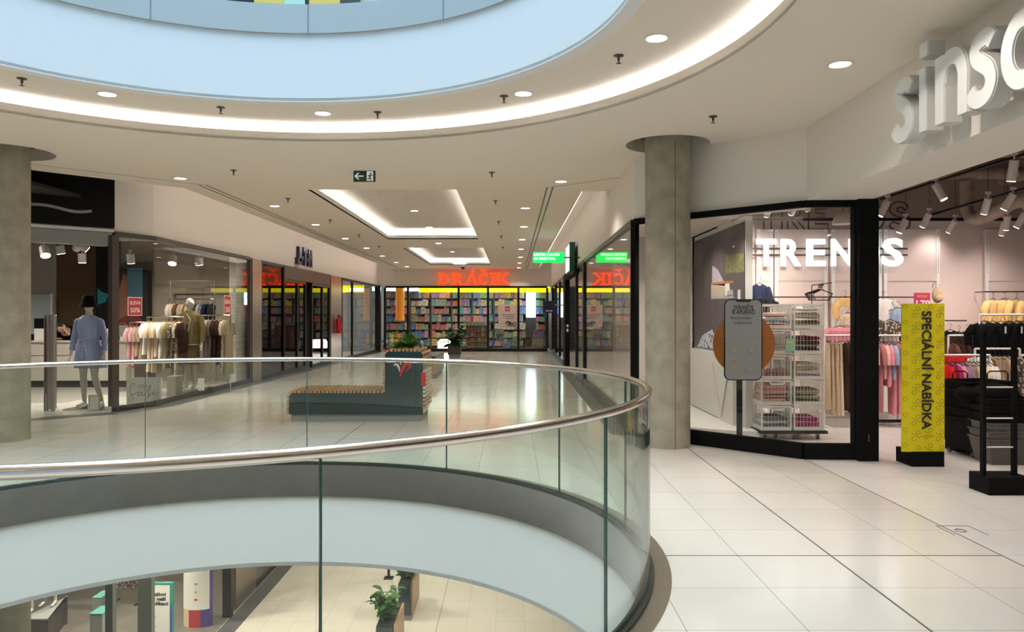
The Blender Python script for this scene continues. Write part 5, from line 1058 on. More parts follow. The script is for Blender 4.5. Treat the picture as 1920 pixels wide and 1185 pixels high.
# crates on a dolly
mat('crate', (.74, .72, .67), .45); Xc0, Yc0 = PX(1428, 9.72), 9.72; cw, cd, chh = .375, .78, .318; zc0 = .12
t = thing('dolly', 'black wheeled dolly under the stacked white crates', 'dolly', (Xc0 + .4, Yc0 + .4, 0)); part('deck', MB().box(Xc0 - .02, Xc0 + 2 * cw + .07, Yc0 - .02, Yc0 + cd + .02, .08, .115), 'black_matte', t)
for x in (Xc0 + .06, Xc0 + .42, Xc0 + .72):
    for y in (Yc0 + .05, Yc0 + cd - .05):
        mb = MB(); mb.cyl((x - .012, y, .033), (x + .012, y, .033), .033, n=14); w_ = part('wheel', mb, 'grey_dark', t, sm=40); part('fork', MB().box(x - .018, x + .018, y - .012, y + .03, .03, .08), 'steel_dark', t)
def crate_mesh():
    mb = MB(); W, D, Hc = cw, cd, chh - .01; e = .012
    mb.box(0, W, 0, D, 0, .012)
    for z0, z1 in ((.012, .045), (Hc - .02, Hc)):
        mb.box(0, W, 0, e, z0, z1); mb.box(0, W, D - e, D, z0, z1); mb.box(0, e, e, D - e, z0, z1); mb.box(W - e, W, e, D - e, z0, z1)
    for x in (0, W - .018):
        for y in (0, D - .018): mb.box(x, x + .018, y, y + .018, .045, Hc - .02)
    n = 9
    for i in range(1, n):
        x = W * i / n; mb.box(x - .0016, x + .0016, .003, .007, .045, Hc - .02); mb.box(x - .0016, x + .0016, D - .007, D - .003, .045, Hc - .02)
    for i in range(1, 17):
        y = D * i / 17; mb.box(.002, .006, y - .005, y + .005, .045, Hc - .02); mb.box(W - .006, W - .002, y - .005, y + .005, .045, Hc - .02)
    for z in (.11, .17): mb.box(.004, W - .004, .003, .006, z - .002, z + .002); mb.box(.002, .006, .01, D - .01, z - .004, z + .004)
    return mb.mesh('basket')
cmesh = crate_mesh(); cmesh.materials.append(MATS['crate'])
hm_ = MB(); hm_.band([(cw * .26, -.03), (cw * .30, -.055), (cw * .70, -.055), (cw * .74, -.03)], .012, 0, .012); 
def folded(name, label, x0, x1, y0, y1, z0, z1, colours, layers=5, seed=1):
    rnd = random.Random(seed); dz = (z1 - z0) / layers
    for i in range(layers):
        c = colours[i % len(colours)]; mb = MB(); n = 16; zt = z0 + (i + .5) * dz; vs = []; pts = rrect(x0 + rnd.uniform(0, .015), x1 - rnd.uniform(0, .015), y0 + .01, y1 - .01, .03, 3)
        ph = rnd.uniform(0, 6); rings = []
        for q, (s_, h_) in enumerate(((.9, -.48), (1, -.2), (1, .2), (.9, .47))):
            for k, p in enumerate(pts):
                cx_, cy_ = (x0 + x1) / 2, (y0 + y1) / 2; wv = .10 * dz * math.sin(k * 1.1 + ph) + .28 * dz * math.sin(ph + p[0] * 22)
                vs.append((cx_ + (p[0] - cx_) * s_, cy_ + (p[1] - cy_) * s_, zt + h_ * dz * .98 + wv))
        m_ = len(pts); fs = [(i2 * m_ + k, i2 * m_ + (k + 1) % m_, (i2 + 1) * m_ + (k + 1) % m_, (i2 + 1) * m_ + k) for i2 in range(3) for k in range(m_)] + [tuple(range(m_))[::-1], tuple(3 * m_ + k for k in range(m_))]
        mb.add(vs, fs); single('folded_garment', mb, 'cloth_' + c, '%s folded garment, %s from the bottom %s' % (c, ordn(i), label), 'clothes', group='folded clothes in the crates', sm=60)
crows = ['bottom', 'second', 'third', 'fourth', 'top']
cont = {(0, 0): (['grey', 'pale grey'], 3), (0, 1): (['magenta', 'magenta', 'magenta'], 3), (1, 0): (['pale pink', 'dusty rose', 'pale pink', 'pink', 'pale pink'], 5), (1, 1): (['olive', 'khaki', 'light olive', 'khaki'], 4), (2, 1): (['lilac', 'cream', 'sand', 'cream'], 4), (3, 1): (['dark brown', 'olive', 'dark brown', 'dark red'], 4), (3, 0): (['white', 'pale grey'], 2), (4, 0): (['red', 'pale blue', 'white', 'pale pink'], 4), (4, 1): (['khaki', 'olive', 'sand', 'khaki', 'white'], 5)}
for rr in range(5):
    for cc in range(2):
        x = Xc0 + cc * (cw + .03); z = zc0 + rr * chh; side = ['left', 'right'][cc]
        t = thing('storage_crate', 'white plastic crate, %s row %s stack on the dolly' % (crows[rr], side), 'crate', (x, Yc0, z), group='stacked white crates')
        b_ = bpy.data.objects.new('basket', cmesh); COL.objects.link(b_); b_.parent = t
        hmm = MB(frame((x, Yc0 - .0125, z + chh), (1, 0, 0), (0, 0, 1))); hmm.band([(cw * .26, -.03), (cw * .30, -.055), (cw * .70, -.055), (cw * .74, -.03)], .012, 0, .012); part('handle', hmm, 'crate', t)
        if (rr, cc) in cont:
            cs, n = cont[(rr, cc)]; folded('x', 'in the %s %s crate' % (crows[rr], side), x + .03, x + cw - .03, Yc0 + .03, Yc0 + .45, z + .02, z + .02 + .048 * n, cs, n, seed=rr * 3 + cc)
mat('bottle_pink', (.55, .16, .26), .3); mat('pump_white', (.8, .8, .78), .4)
for i in range(5):
    x, y, z = Xc0 + .06 + i * .062, Yc0 + .09 + (i % 2) * .03, zc0 + 2 * chh + .014; t = thing('pump_bottle', 'pink pump bottle, %s from the left in the third crate' % ordn(i), 'bottle', (x, y, z), group='pump bottles in the crate')
    mb = MB(); mb.lathe((x, y, z), [(.022, 0), (.025, .01), (.025, .10), (.010, .12)], n=14); part('bottle', mb, 'bottle_pink', t, sm=40); mb = MB(); mb.lathe((x, y, z), [(.012, .12), (.012, .14), (.005, .145), (.005, .165)], n=10); mb.box(x - .03, x + .01, y - .006, y + .006, z + .163, z + .172); part('pump', mb, 'pump_white', t)
t = thing('tag_sign', 'small green and yellow card on the front of the crate stacks', 'sign', (PX(1482, 9.68), 9.68, 1.1)); mat('card_green', (.30, .58, .46), .5); mat('card_yellow', (.65, .65, .05), .5)
part('card', MB().box(PX(1474, 9.69), PX(1490, 9.69), 9.69, 9.695, PZ(659, 9.69), PZ(635, 9.69)), 'card_green', t); part('yellow_strip', MB().box(PX(1476, 9.69), PX(1488, 9.69), 9.687, 9.69, PZ(644, 9.69), PZ(640, 9.69)), 'card_yellow', t)
# ------------------------------------------------ entrance gates
Yg = 8.0; t = thing('banner_stand', 'yellow percent banner with black vertical lettering on a black foot', 'banner', (PX(1742, Yg), Yg, 0)); mat('banner_yellow', (.66, .58, .0), .6, noise_amt=.06, nscale=3); mat('banner_print', (.42, .34, .0), .6)
mb = MB(); mb.box(PX(1710, Yg), PX(1771, Yg) , Yg, Yg + .34, 0, .155); part('foot', mb, 'black_matte', t, bev=.005)
bx0, bx1, bz0, bz1 = PX(1694, Yg), PX(1774, Yg), PZ(848, Yg), PZ(569, Yg)
mb = MB(FRONT((0, Yg + .03, 0))); n = 12; pts = [(bx0 + (bx1 - bx0) * i / n, .02 * math.sin(PI * i / n)) for i in range(n + 1)]
mb = MB(); 
vs = [(p[0], Yg + .03 - p[1], z) for z in (bz0, bz1) for p in pts] + [(p[0], Yg + .05 - p[1], z) for z in (bz0, bz1) for p in pts]; m_ = n + 1; fs = []
for i in range(n): fs += [(i, i + 1, m_ + i + 1, m_ + i), (2 * m_ + i, 3 * m_ + i, 3 * m_ + i + 1, 2 * m_ + i + 1), (i, 2 * m_ + i, 2 * m_ + i + 1, i + 1), (m_ + i, m_ + i + 1, 3 * m_ + i + 1, 3 * m_ + i)]
fs += [(0, m_, 3 * m_, 2 * m_), (n, 2 * m_ + n, 3 * m_ + n, m_ + n)]; mb.add(vs, fs); part('sleeve', mb, 'banner_yellow', t, sm=60)
def onban(x, z, k=.002): return (x, Yg + .03 - .02 * math.sin(PI * min(1, max(0, (x - bx0) / (bx1 - bx0)))) - k, z)
mb = MB(); u = Yg / F
for r_ in range(10):
    for c_ in range(-1, 5):
        cx_ = bx0 + (-4 + c_ * 23 + 6) * u; cz_ = bz1 - (12 + r_ * 29 + (4 if c_ % 2 else 0)) * u
        for (dx, dz) in ((3.7, 6.2), (-3.7, -6.2)):
            q = [(cx_ + (dx + 3.9 * math.cos(a)) * u, cz_ + (dz + 3.9 * math.sin(a)) * u) for a in [2 * PI * i / 14 for i in range(14)]]
            if min(p[0] for p in q) > bx0 + .003 and max(p[0] for p in q) < bx1 - .003 and bz0 < min(p[1] for p in q) and max(p[1] for p in q) < bz1: mb.tube([onban(*p, k=0) for p in q], .0045, 4, closed=True)
        a1, a2 = (cx_ - 7.5 * u, cz_ + 4.6 * u), (cx_ + 7.5 * u, cz_ - 4.6 * u)
        if a1[0] > bx0 + .003 and a2[0] < bx1 - .003 and a1[1] < bz1 and a2[1] > bz0: mb.tube([onban(a1[0] + (a2[0] - a1[0]) * i / 4, a1[1] + (a2[1] - a1[1]) * i / 4, k=0) for i in range(5)], .0045, 4)
part('percent_print', mb, 'banner_print', t)
me = text_mesh('lettering', 'SPECIÁLNÍ NABÍDKA', .098, .003, frame((PX(1729.5, Yg), Yg + .004, bz1 - 14 * u), (0, 0, -1), (1, 0, 0)), bold=.022, align='LEFT', width=222 * u); part('lettering', shift(me, t), 'ink', t)
text_part('web_address', 'sinsay.com', .022, .002, FRONT((PX(1739, Yg), Yg + .004, PZ(820, Yg))), 'banner_print', t, bold=.01, width=26 * u)
mb = MB()
Yg = 6.72; t = thing('security_gate', 'black security gate frame with pale cross bars at the right edge', 'security gate', (PX(1885, Yg), Yg, 0))
part('base', MB().box(PX(1848, Yg) + .03, PX(1935, Yg), Yg, Yg + .3, 0, .155), 'black_matte', t, bev=.005)
xg0, xg1 = PX(1857, Yg), PX(1916, Yg)
for x in (xg0, xg1): part('post', MB().box(x - .014, x + .014, Yg + .08, Yg + .13, .155, PZ(632, Yg)), 'black_matte', t)
for z in (787, 728, 830, 843)[:2]: mb = MB(); mb.tube([(xg0, Yg + .1, PZ(z, Yg)), (xg1, Yg + .1, PZ(z, Yg))], .007, 8); part('cross_bar', mb, 'plastic_white', t)
mb = MB(); mb.tube([(xg0, Yg + .1, PZ(842, Yg)), (xg1, Yg + .1, PZ(842, Yg))], .007, 8); part('cross_bar', mb, 'plastic_white', t)

# shopping baskets: wheeled stack, grey basket stack
def basket(x, y, z, rz, w, d, h, m, label, wheels=False, name='shopping_basket', group='black shopping baskets'):
    t = thing(name, label, 'basket', (x, y, z), group=group); t.rotation_euler.z = rz; mb = MB(); tp = .8
    def lv(s, zz): return [(sx * w / 2 * s, sy * d / 2 * s, zz) for sx, sy in ((-1, -1), (1, -1), (1, 1), (-1, 1))]
    o = lv(1, h) + lv(tp, 0) + lv(.95, h) + lv(tp * .94, .012)
    mb.add(o, [(0, 1, 5, 4), (1, 2, 6, 5), (2, 3, 7, 6), (3, 0, 4, 7), (4, 5, 6, 7), (8, 12, 13, 9), (9, 13, 14, 10), (10, 14, 15, 11), (11, 15, 12, 8), (12, 15, 14, 13), (0, 8, 9, 1), (1, 9, 10, 2), (2, 10, 11, 3), (3, 11, 8, 0)])
    for i in range(7):
        for k in range(3):
            xx = (-.36 + i * .12) * w; zz = h * (.2 + .25 * k); mb.box(xx - .008, xx + .008, -d / 2 * (tp + (1 - tp) * zz / h) - .006, -d / 2 * (tp + (1 - tp) * zz / h) + .002, zz, zz + h * .12)
    part('body', mb, m, t, local=True)
    mb = MB(); mb.tube([(p[0] * 1.02, p[1] * 1.02, h) for p in lv(1, h)], .010, 6, closed=True); part('rim', mb, m, t, local=True)
    if wheels:
        for sx in (-1, 1):
            for sy in (-1, 1): mb = MB(); mb.cyl((sx * w * .36 - .01, sy * d * .36, .03 - .06), (sx * w * .36 + .01, sy * d * .36, .03 - .06), .028, n=12); part('wheel', mb, 'grey_dark', t, local=True)
    return t
mat('basket_black', (.004, .004, .004), .7, spec=.12); mat('basket_grey', (.075, .068, .058), .5)
for k in range(5): basket(PX(1832, 8.7), 8.7, .065 + .10 * k, .15, .56, .50, .36, 'basket_black', 'black wheeled basket, %s from the floor in the stack right of the banner' % ordn(k), wheels=(k == 0), group='black wheeled baskets')
for k in range(6): basket(PX(1880, 8.25), 8.25, .0 + .085 * k, -.05, .50, .40, .26, 'basket_grey' if k < 3 else 'basket_black', '%s hand basket, %s from the floor behind the security gate' % ('dark grey' if k < 3 else 'black', ordn(k)), group='hand baskets behind the security gate')
mat('cloth_black_shine', (.004, .004, .004), .8, spec=.1)
mb = MB(); mb.ell((PX(1850, 8.5), 8.5, .70), (.33, .26, .13), 20, 10); single('garment_pile', mb, 'cloth_black_shine', 'rounded black heap on top of the basket stacks', 'bag', sm=60)
for k, (pa, pb, Yh) in enumerate(((1786, 1814, 9.0), (1851, 1890, 9.0))):
    xa, xb = PX(pa, Yh), PX(pb, Yh); z1, z0 = PZ(696, Yh), .1; t = thing('basket_trolley_frame', 'thin black rounded metal frame, %s of two right of the banner' % ordn(k), 'frame', (xa, Yh, 0))
    mb = MB(); mb.tube([(xa, Yh, z0), (xa, Yh, z1 - .03), (xa + .03, Yh, z1), (xb - .03, Yh, z1), (xb, Yh, z1 - .03), (xb, Yh, z0)], .008, 8); part('frame', mb, 'black', t); part('foot_bar', MB().box(xa - .02, xb + .02, Yh - .12, Yh + .12, 0, .1), 'black_matte', t)
# low tables with folded/white goods at the far left of rail A
single('low_plinth', MB().box(PX(1546, 11), PX(1602, 11), 10.9, 11.3, .0, .12), 'plastic_white', 'low white plinth under the beige trousers', 'plinth')
# floor box
xa, ya = G(1752, 986); t = thing('floor_box', 'square floor outlet cover with a small metal ring in the tiles', 'floor box', (3.3, 5.7, 0))
mb = MB(); q0, q1 = G(1754, 986), G(1854, 1004); x0, x1, y0, y1 = 3.16 - .02, 3.42, 5.53, 5.75
x0 = PX(1754, 5.75); x1 = PX(1815, 5.75)
for s in ((x0, x1, 5.745, 5.75), (x1 - .005, x1, 5.50, 5.75), (x0, x0 + .005, 5.50, 5.75)): mb.box(s[0], s[1], s[2], s[3], .0005, .0025)
part('cover_edge', mb, 'grout', t); mb = MB(); c = G(1801, 995.5); mb.tube([(c[0] + .035 * math.cos(a), c[1] + .035 * math.sin(a), .003) for a in [2 * PI * i / 24 for i in range(24)]], .004, 6, closed=True); part('ring', mb, 'steel_dark', t)
# ------------------------------------------------ big letters "sinsay"
mat('letter_face', (.80, .82, .83), .35, spec=.5); mat('letter_side', (.62, .62, .60), .4)
sg = thing('shop_sign', 'large off white three dimensional shop letters on the right fascia', 'sign', (3.05, 5.5, 2.9)); XL = 2.98
def cat_(P, n=6):
    out = []; Q = [P[0]] + list(P) + [P[-1]]
    for i in range(1, len(Q) - 2):
        for k in range(n):
            t_ = k / n; out.append(tuple(.5 * ((2 * Q[i][j]) + (Q[i + 1][j] - Q[i - 1][j]) * t_ + (2 * Q[i - 1][j] - 5 * Q[i][j] + 4 * Q[i + 1][j] - Q[i + 2][j]) * t_ ** 2 + (-Q[i - 1][j] + 3 * Q[i][j] - 3 * Q[i + 1][j] + Q[i + 2][j]) * t_ ** 3) for j in (0, 1)))
    out.append(P[-1]); return out
HL = .485; HW = .060
S_ = [(.36, .80), (.30, .875), (.19, .87), (.115, .79), (.13, .66), (.22, .56), (.31, .45), (.345, .30), (.29, .15), (.18, .105), (.09, .15), (.035, .26)]
def big(name, strokes, ypos, w=1.0):
    for nm, m_, z0, z1, g in ((name, 'letter_side', -.115, 0, 0), ('face', 'letter_face', 0, .012, -.007)):
        mb = MB(frame((XL, ypos, 2.875), (0, -1, 0), (0, 0, 1)))
        for k_, (s, hw) in enumerate(strokes): mb.band([(p[0] * HL * w, p[1] * HL) for p in s], hw + g, z0 + (.003 * k_ if nm == name else 0), z1 - (0 if nm == name else -.002 * k_))
        if nm == name: r_ = part(nm, mb, m_, sg)
        else: part(nm, mb, m_, r_, label='smooth off white face')
def Yof(px): return XL * F / (px - CX)
big('letter_s', [(cat_(S_), HW)], Yof(1676), 1.5)
big('letter_i', [([(.0, .96), (.0, .02)], HW * .8)], Yof(1732)); big('letter_i_dot', [([(.0, 1.33), (.0, 1.12)], HW)], Yof(1734)) 
big('letter_n', [([(.0, .98), (.0, .02)], HW), (cat_([(.0, .55), (.10, .82), (.26, .89), (.42, .82), (.50, .62), (.50, .40), (.50, .02)]), HW)], Yof(1764), 1.15)
big('letter_s', [(cat_(S_), HW)], Yof(1816), 1.5)
big('letter_a', [(cat_([(.62 * .5 + .27 * math.cos(a), .48 + .37 * math.sin(a)) for a in [2 * PI * i / 14 for i in range(15)]]), HW), ([(.64, .96), (.64, .02)], HW)], Yof(1886), 1.1)
big('letter_y', [([(0, .96), (.25, .1)], HW), ([(.5, .96), (.18, -.25)], HW)], Yof(1886) - .55)
for z in (3.02, 3.20): mb = MB(); mb.box(XL + .10, XL + .13, Yof(1886) - .9, Yof(1690), z - .014, z + .014); part('support_rail', mb, 'letter_side', sg)
for i in range(6): y = Yof(1690) - .1 - i * .42; mb = MB(); mb.box(XL + .12, 3.2, y - .012, y + .012, 3.0, 3.22); part('stand_off', mb, 'letter_side', sg)
# ================================================================ CLOTHES SHOP ON THE LEFT
mat('shop_back_light', (.46, .42, .38), .8); mat('wall_brown', (.10, .062, .028), .85, noise_amt=.2); mat('door_pale', (.42, .50, .50), .5); mat('ceiling_black', (.006, .006, .006), .9)
mat('counter_white', (.66, .61, .55), .35); mat('floor_grey', (.28, .26, .23), .4); mat('spot_grey', (.62, .60, .56), .4)
struct('ceiling_shop_left', MB().box(-16, -6.75, 8, 18.54, 3.4, 3.45), 'ceiling_black')
struct('ceiling_jth', MB().box(-16, -6.5, 18.75, 27.55, 3.3, 3.35), 'jth_in')
struct('wall_shop_left_light', MB().box(-16, PX(105, 18.3), 18.3, 18.5, 0, 3.4), 'shop_back_light')
struct('wall_shop_left_brown', MB().box(PX(105, 18.3), PX(180, 18.3), 18.32, 18.5, 0, 3.4), 'wall_brown')
struct('wall_shop_left_dark', MB().box(PX(180, 18.3), PX(218, 18.3), 18.3, 18.5, 0, 3.4), 'ceiling_black')
struct('door_1', MB().box(PX(52, 18.28), PX(100, 18.28), 18.24, 18.29, 0, PZ(552, 18.28)), 'door_pale')
struct('trim_20', MB().box(-14, -8.0, 13.9, 16.9, 0, .002), 'floor_grey')
for (pa, pb) in ((52, 55), (97, 100)): single('door_jamb', MB().box(PX(pa, 18.2), PX(pb, 18.2), 18.15, 18.24, 0, PZ(550, 18.2)), 'white', 'pale %s jamb of the back door in the clothes shop' % ('left' if pa == 52 else 'right'), 'door jamb')
# posters on the back wall
Yw = 18.2; t = thing('poster', 'dark wall poster with a teal patch and a woman in red', 'poster', (PX(225, Yw), Yw, 1)); mat('teal', (.02, .22, .25), .6); mat('wine', (.16, .02, .02), .7); mat('rust', (.30, .12, .06), .7); mat('screen_blue', (.05, .12, .16), .3, emit=.12)
part('sheet', MB().box(PX(182, Yw), PX(282, Yw), Yw, Yw + .095, .5, PZ(492, Yw)), 'ceiling_black', t)
mb = MB(FRONT((0, Yw - .004, 0)))
def blob(pts, m, nm, k=0): mb = MB(FRONT((0, Yw - .006 - k * .003, 0))); mb.prism([(PX(p[0], Yw), PZ(p[1], Yw)) for p in pts], 0, .002); part(nm, mb, m, t)
blob([(183, 540), (190, 547), (204, 552), (198, 566), (188, 571), (183, 570)], 'teal', 'teal_patch'); blob([(220, 560), (226, 535), (232, 512), (241, 520), (240, 545), (246, 575), (250, 620), (216, 620)], 'rust', 'hair_shape', 1); blob([(222, 600), (250, 585), (268, 600), (272, 640), (218, 640)], 'wine', 'red_top', 2)
part('screen', MB().box(PX(240, Yw), PX(268, Yw), Yw - .04, Yw - .01, PZ(560, Yw), PZ(503, Yw)), 'screen_blue', t)
# counter
Yc = 16.9; t = thing('sales_counter', 'long pale sales counter with horizontal panels in the left shop', 'counter', (-9.6, Yc, 0)); cx0, cx1 = PX(28, Yc), PX(236, Yc)
part('plinth', MB().box(cx0 + .05, cx1 - .05, Yc + .06, Yc + .4, 0, .14), 'grey_dark', t); part('body', MB().box(cx0, cx1, Yc + .02, Yc + .43, .14, .98), 'counter_white', t)
for (za, zb2) in ((.15, .50), (.52, .68), (.70, .95)): part('front_panel', MB().box(cx0, cx1, Yc, Yc + .02, za, zb2), 'counter_white', t)
part('worktop', MB().box(cx0 - .02, cx1 + .02, Yc - .03, Yc + .45, .98, 1.01), 'counter_white', t)
Z1 = 1.011
def on_counter(px): return PX(px, Yc + .2)
t = thing('display_board', 'white notice sheet with a black panel standing on the counter', 'sign', (on_counter(74), Yc + .2, Z1)); part('sheet', MB().box(on_counter(64), on_counter(84), Yc + .2, Yc + .21, Z1, PZ(616, Yc + .2)), 'paper', t); part('black_panel', MB().box(on_counter(64), on_counter(83), Yc + .2, Yc + .215, PZ(616, Yc + .2), PZ(597, Yc + .2)), 'black', t)
t = thing('card_terminal', 'small black card terminal at the left end of the counter', 'terminal', (on_counter(56), Yc + .2, Z1)); part('body', MB().box(on_counter(50), on_counter(62), Yc + .2, Yc + .3, Z1, Z1 + .14), 'black', t, bev=.01); part('stand', MB().box(on_counter(53), on_counter(59), Yc + .15, Yc + .35, Z1, Z1 + .02), 'grey_dark', t)
single('paper_stack', MB().box(on_counter(198), on_counter(204), Yc + .15, Yc + .35, Z1, Z1 + .26), 'paper', 'white paper stack on the counter right of the blue dress', 'papers')
t = thing('info_stand', 'grey framed notice on a small stand with a pink top on the counter', 'sign', (on_counter(232), Yc + .2, Z1)); part('board', MB().box(on_counter(222), on_counter(240), Yc + .2, Yc + .22, Z1 + .09, PZ(610, Yc + .2)), 'plinth_grey', t, bev=.02); part('stand', MB().box(on_counter(226), on_counter(236), Yc + .17, Yc + .26, Z1, Z1 + .09), 'white', t); mb = MB(); mb.tube([(on_counter(224), Yc + .21, PZ(610, Yc + .2)), (on_counter(226), Yc + .21, PZ(606, Yc + .2)), (on_counter(234), Yc + .21, PZ(606, Yc + .2)), (on_counter(236), Yc + .21, PZ(610, Yc + .2))], .012, 6); part('pink_rim', mb, 'sign_pink', t)
# bodies ------------------------------------------------
def remeshed(mb, name, vox=.012, sm=4):
    me = mb.mesh(name); o = bpy.data.objects.new('tmp', me); COL.objects.link(o)
    r = o.modifiers.new('r', 'REMESH'); r.mode = 'VOXEL'; r.voxel_size = vox
    s_ = o.modifiers.new('s', 'SMOOTH'); s_.iterations = sm; s_.factor = .5
    dg = bpy.context.evaluated_depsgraph_get(); dg.update(); m2 = bpy.data.meshes.new_from_object(o.evaluated_get(dg)); bpy.data.objects.remove(o); m2.name = name; return m2
def hand(mb, w, d, side, s=1.0):
    """palm, four unequal bent fingers and a side thumb; d points along the hand, side towards the thumb"""
    d = Vector(d).normalized(); side = Vector(side).normalized(); nrm = d.cross(side); w = Vector(w)
    for k in (-1.2, -.4, .4, 1.2): mb.tube([w - d * .01, w + d * .045 * s + side * k * .012, w + d * .085 * s + side * k * .016], [.016, .014, .011], 8)
    for k, L in ((-1.5, .052), (-.5, .066), (.5, .072), (1.5, .062)):
        p = w + d * .08 * s + side * k * .0165; mb.tube([p, p + d * L * .45, p + d * L * .8 + nrm * .012, p + d * L + nrm * .026], [.0095, .0088, .008, .0065], 7)
    p = w + d * .025 + side * .022; mb.tube([p, p + side * .022 + d * .02, p + side * .03 + d * .052 + nrm * .01], [.011, .0095, .0075], 7)
def figure(mb, o, hips, knees, feet, wrists, elbows, head_dir=(0, -1, 0), H=1.80, hands=True, heel=.05):
    """standing figure at o (floor), joints given relative to o"""
    O = Vector(o); P = lambda p: O + Vector(p); k = H / 1.80
    hipz, shz = .93 * k, 1.47 * k
    for s in (0, 1):
        sg_ = (-1, 1)[s]; hp = P((sg_ * .09, 0, hipz)); kn = P(knees[s]); ft = P(feet[s])
        mb.tube([hp, hp.lerp(kn, .45), kn, kn.lerp(ft, .28), kn.lerp(ft, .7), ft], [.088, .074, .054, .056, .040, .034], 14)
        fd = Vector((sg_ * .12, -1, 0)).normalized(); mb.tube([ft + Vector((0, .03, -.02)), ft + fd * .06 + Vector((0, 0, -.03)), ft + fd * .14 + Vector((0, 0, -heel)), ft + fd * .19 + Vector((0, 0, -heel))], [.032, .034, .030, .018], 10)
        mb.tube([ft, ft + Vector((0, .035, -heel * .9))], [.03, .022], 8)
        sh_ = P((sg_ * .175, 0, shz - .03)); el = P(elbows[s]); wr = P(wrists[s])
        mb.tube([P((sg_ * .08, 0, shz)), sh_, sh_.lerp(el, .5), el, el.lerp(wr, .5), wr], [.055, .052, .042, .036, .031, .023], 12)
        if hands: hand(mb, wr, wr - el, Vector((-sg_ * .3, -1, 0)))
    mb.ell(P((0, 0, .97 * k)), (.165, .115, .13), 18, 10); mb.ell(P((0, 0, 1.13 * k)), (.125, .09, .16), 18, 10); mb.ell(P((0, -.005, 1.32 * k)), (.155, .105, .17), 18, 10)
    mb.ell(P((-.065, -.055, 1.32 * k)), (.055, .045, .055)); mb.ell(P((.065, -.055, 1.32 * k)), (.055, .045, .055))
    mb.tube([P((0, .01, 1.44 * k)), P((0, .0, 1.60 * k))], [.062, .050], 12)
    hd = Vector(head_dir).normalized(); R_ = Matrix.Rotation(math.atan2(hd.x, -hd.y), 3, 'Z'); hc = P((0, -.005, 1.70 * k))
    E = lambda p: hc + R_ @ Vector(p)
    mb.ell(hc, (.072, .090, .105), 18, 12, R_); mb.ell(E((0, -.035, -.055)), (.048, .050, .055), 12, 8, R_)
    mb.tube([E((0, -.082, .015)), E((0, -.105, -.018)), E((0, -.086, -.026))], [.008, .012, .010], 8)
    mb.tube([E((-.022, -.083, -.050)), E((0, -.092, -.052)), E((.022, -.083, -.050))], [.006, .009, .006], 8)
    for s in (-1, 1): mb.ell(E((s * .074, .005, -.01)), (.012, .022, .032), 8, 6, R_); mb.ell(E((s * .030, -.078, .018)), (.016, .012, .009), 8, 6, R_)
    return hc, R_
# mannequin one: blue striped shirt dress and bucket hat
ym = 12.95; xm = PX(167, ym); o = (xm, ym, .03)
t = thing('mannequin', 'mannequin in a blue striped belted shirt dress and black bucket hat', 'mannequin', (xm, ym, 0))
mb = MB(); figure(mb, o, None, [(-.085, -.02, .52), (.115, -.04, .52)], [(-.075, 0, .10), (.20, .02, .10)], [(-.285, -.04, .88), (.285, -.06, .90)], [(-.25, .02, 1.17), (.25, .02, 1.17)], H=1.80)
bm_ = remeshed(mb, 'body', .0095, 3); bm_.transform(Matrix.Translation((-xm, -ym, 0))); part('body', bm_, 'skin_mannequin', t, sm=80)
part('base_plate', MB().cbox((xm + .05, ym, .012), (.75, .42, .022)), 'steel', t)
for sx in (-.075, .20): 
    mb = MB(); mb.tube([(xm + sx, ym + .03, .075), (xm + sx, ym - .06, .055), (xm + sx + (.02 if sx > 0 else -.02), ym - .16, .04)], [.036, .040, .034], 10); mb.box(xm + sx - .03, xm + sx + .03, ym + .02, ym + .06, .023, .08); part('shoe', mb, 'counter_white', t, sm=50)
def cloth_loft(rings, folds, seed=0, n=48, z_off=0):
    """rings: (z, cx, cy, rx, ry, fold)"""
    rnd = random.Random(seed); ph = rnd.uniform(0, 6); mb = MB(); vs = []
    for (z, cx, cy_, rx, ry, fo) in rings:
        for k in range(n): a = 2 * PI * k / n; f_ = 1 + fo * math.sin(folds * a + ph + z * 1.5) + fo * .4 * math.sin((folds + 4) * a - z * 3); vs.append((cx + rx * math.cos(a) * f_, cy_ + ry * math.sin(a) * f_, z))
    m_ = len(rings); fs = [(i * n + k, i * n + (k + 1) % n, (i + 1) * n + (k + 1) % n, (i + 1) * n + k) for i in range(m_ - 1) for k in range(n)]
    mb.add(vs, fs); return mb
x, y, b0 = xm, ym, .03
mb = cloth_loft([(b0 + z, x + dx, y, rx, ry, f_) for z, dx, rx, ry, f_ in ((.66, .03, .255, .17, .05), (.80, .02, .24, .165, .045), (.95, .01, .215, .15, .03), (1.06, 0, .175, .13, .02), (1.11, 0, .158, .122, .012), (1.16, 0, .165, .125, .015), (1.30, 0, .185, .142, .01), (1.42, 0, .19, .125, .005), (1.49, 0, .15, .09, 0), (1.53, 0, .075, .065, 0), (1.50, 0, .06, .055, 0))], 9, 2)
for s, el, wr in ((-1, (-.25, .02, 1.17), (-.275, -.02, .95)), (1, (.25, .02, 1.17), (.275, -.03, .95))): mb.tube([(x + s * .10, y, b0 + 1.46), (x + s * .185, y, b0 + 1.43), (x + el[0], y + el[1], b0 + el[2]), (x + wr[0], y + wr[1], b0 + wr[2])], [.06, .06, .052, .045], 14)
dr = part('dress', mb, 'cloth_blue striped', t, sm=70)
mb = MB(); mb.tube([(x + .166 * math.cos(a), y + .128 * math.sin(a), b0 + 1.11) for a in [2 * PI * i / 32 for i in range(32)]], .018, 8, closed=True); mb.band([(0, 0)] * 0 or [(0, 0), (1, 0)], .0001, 0, .0001) if False else None
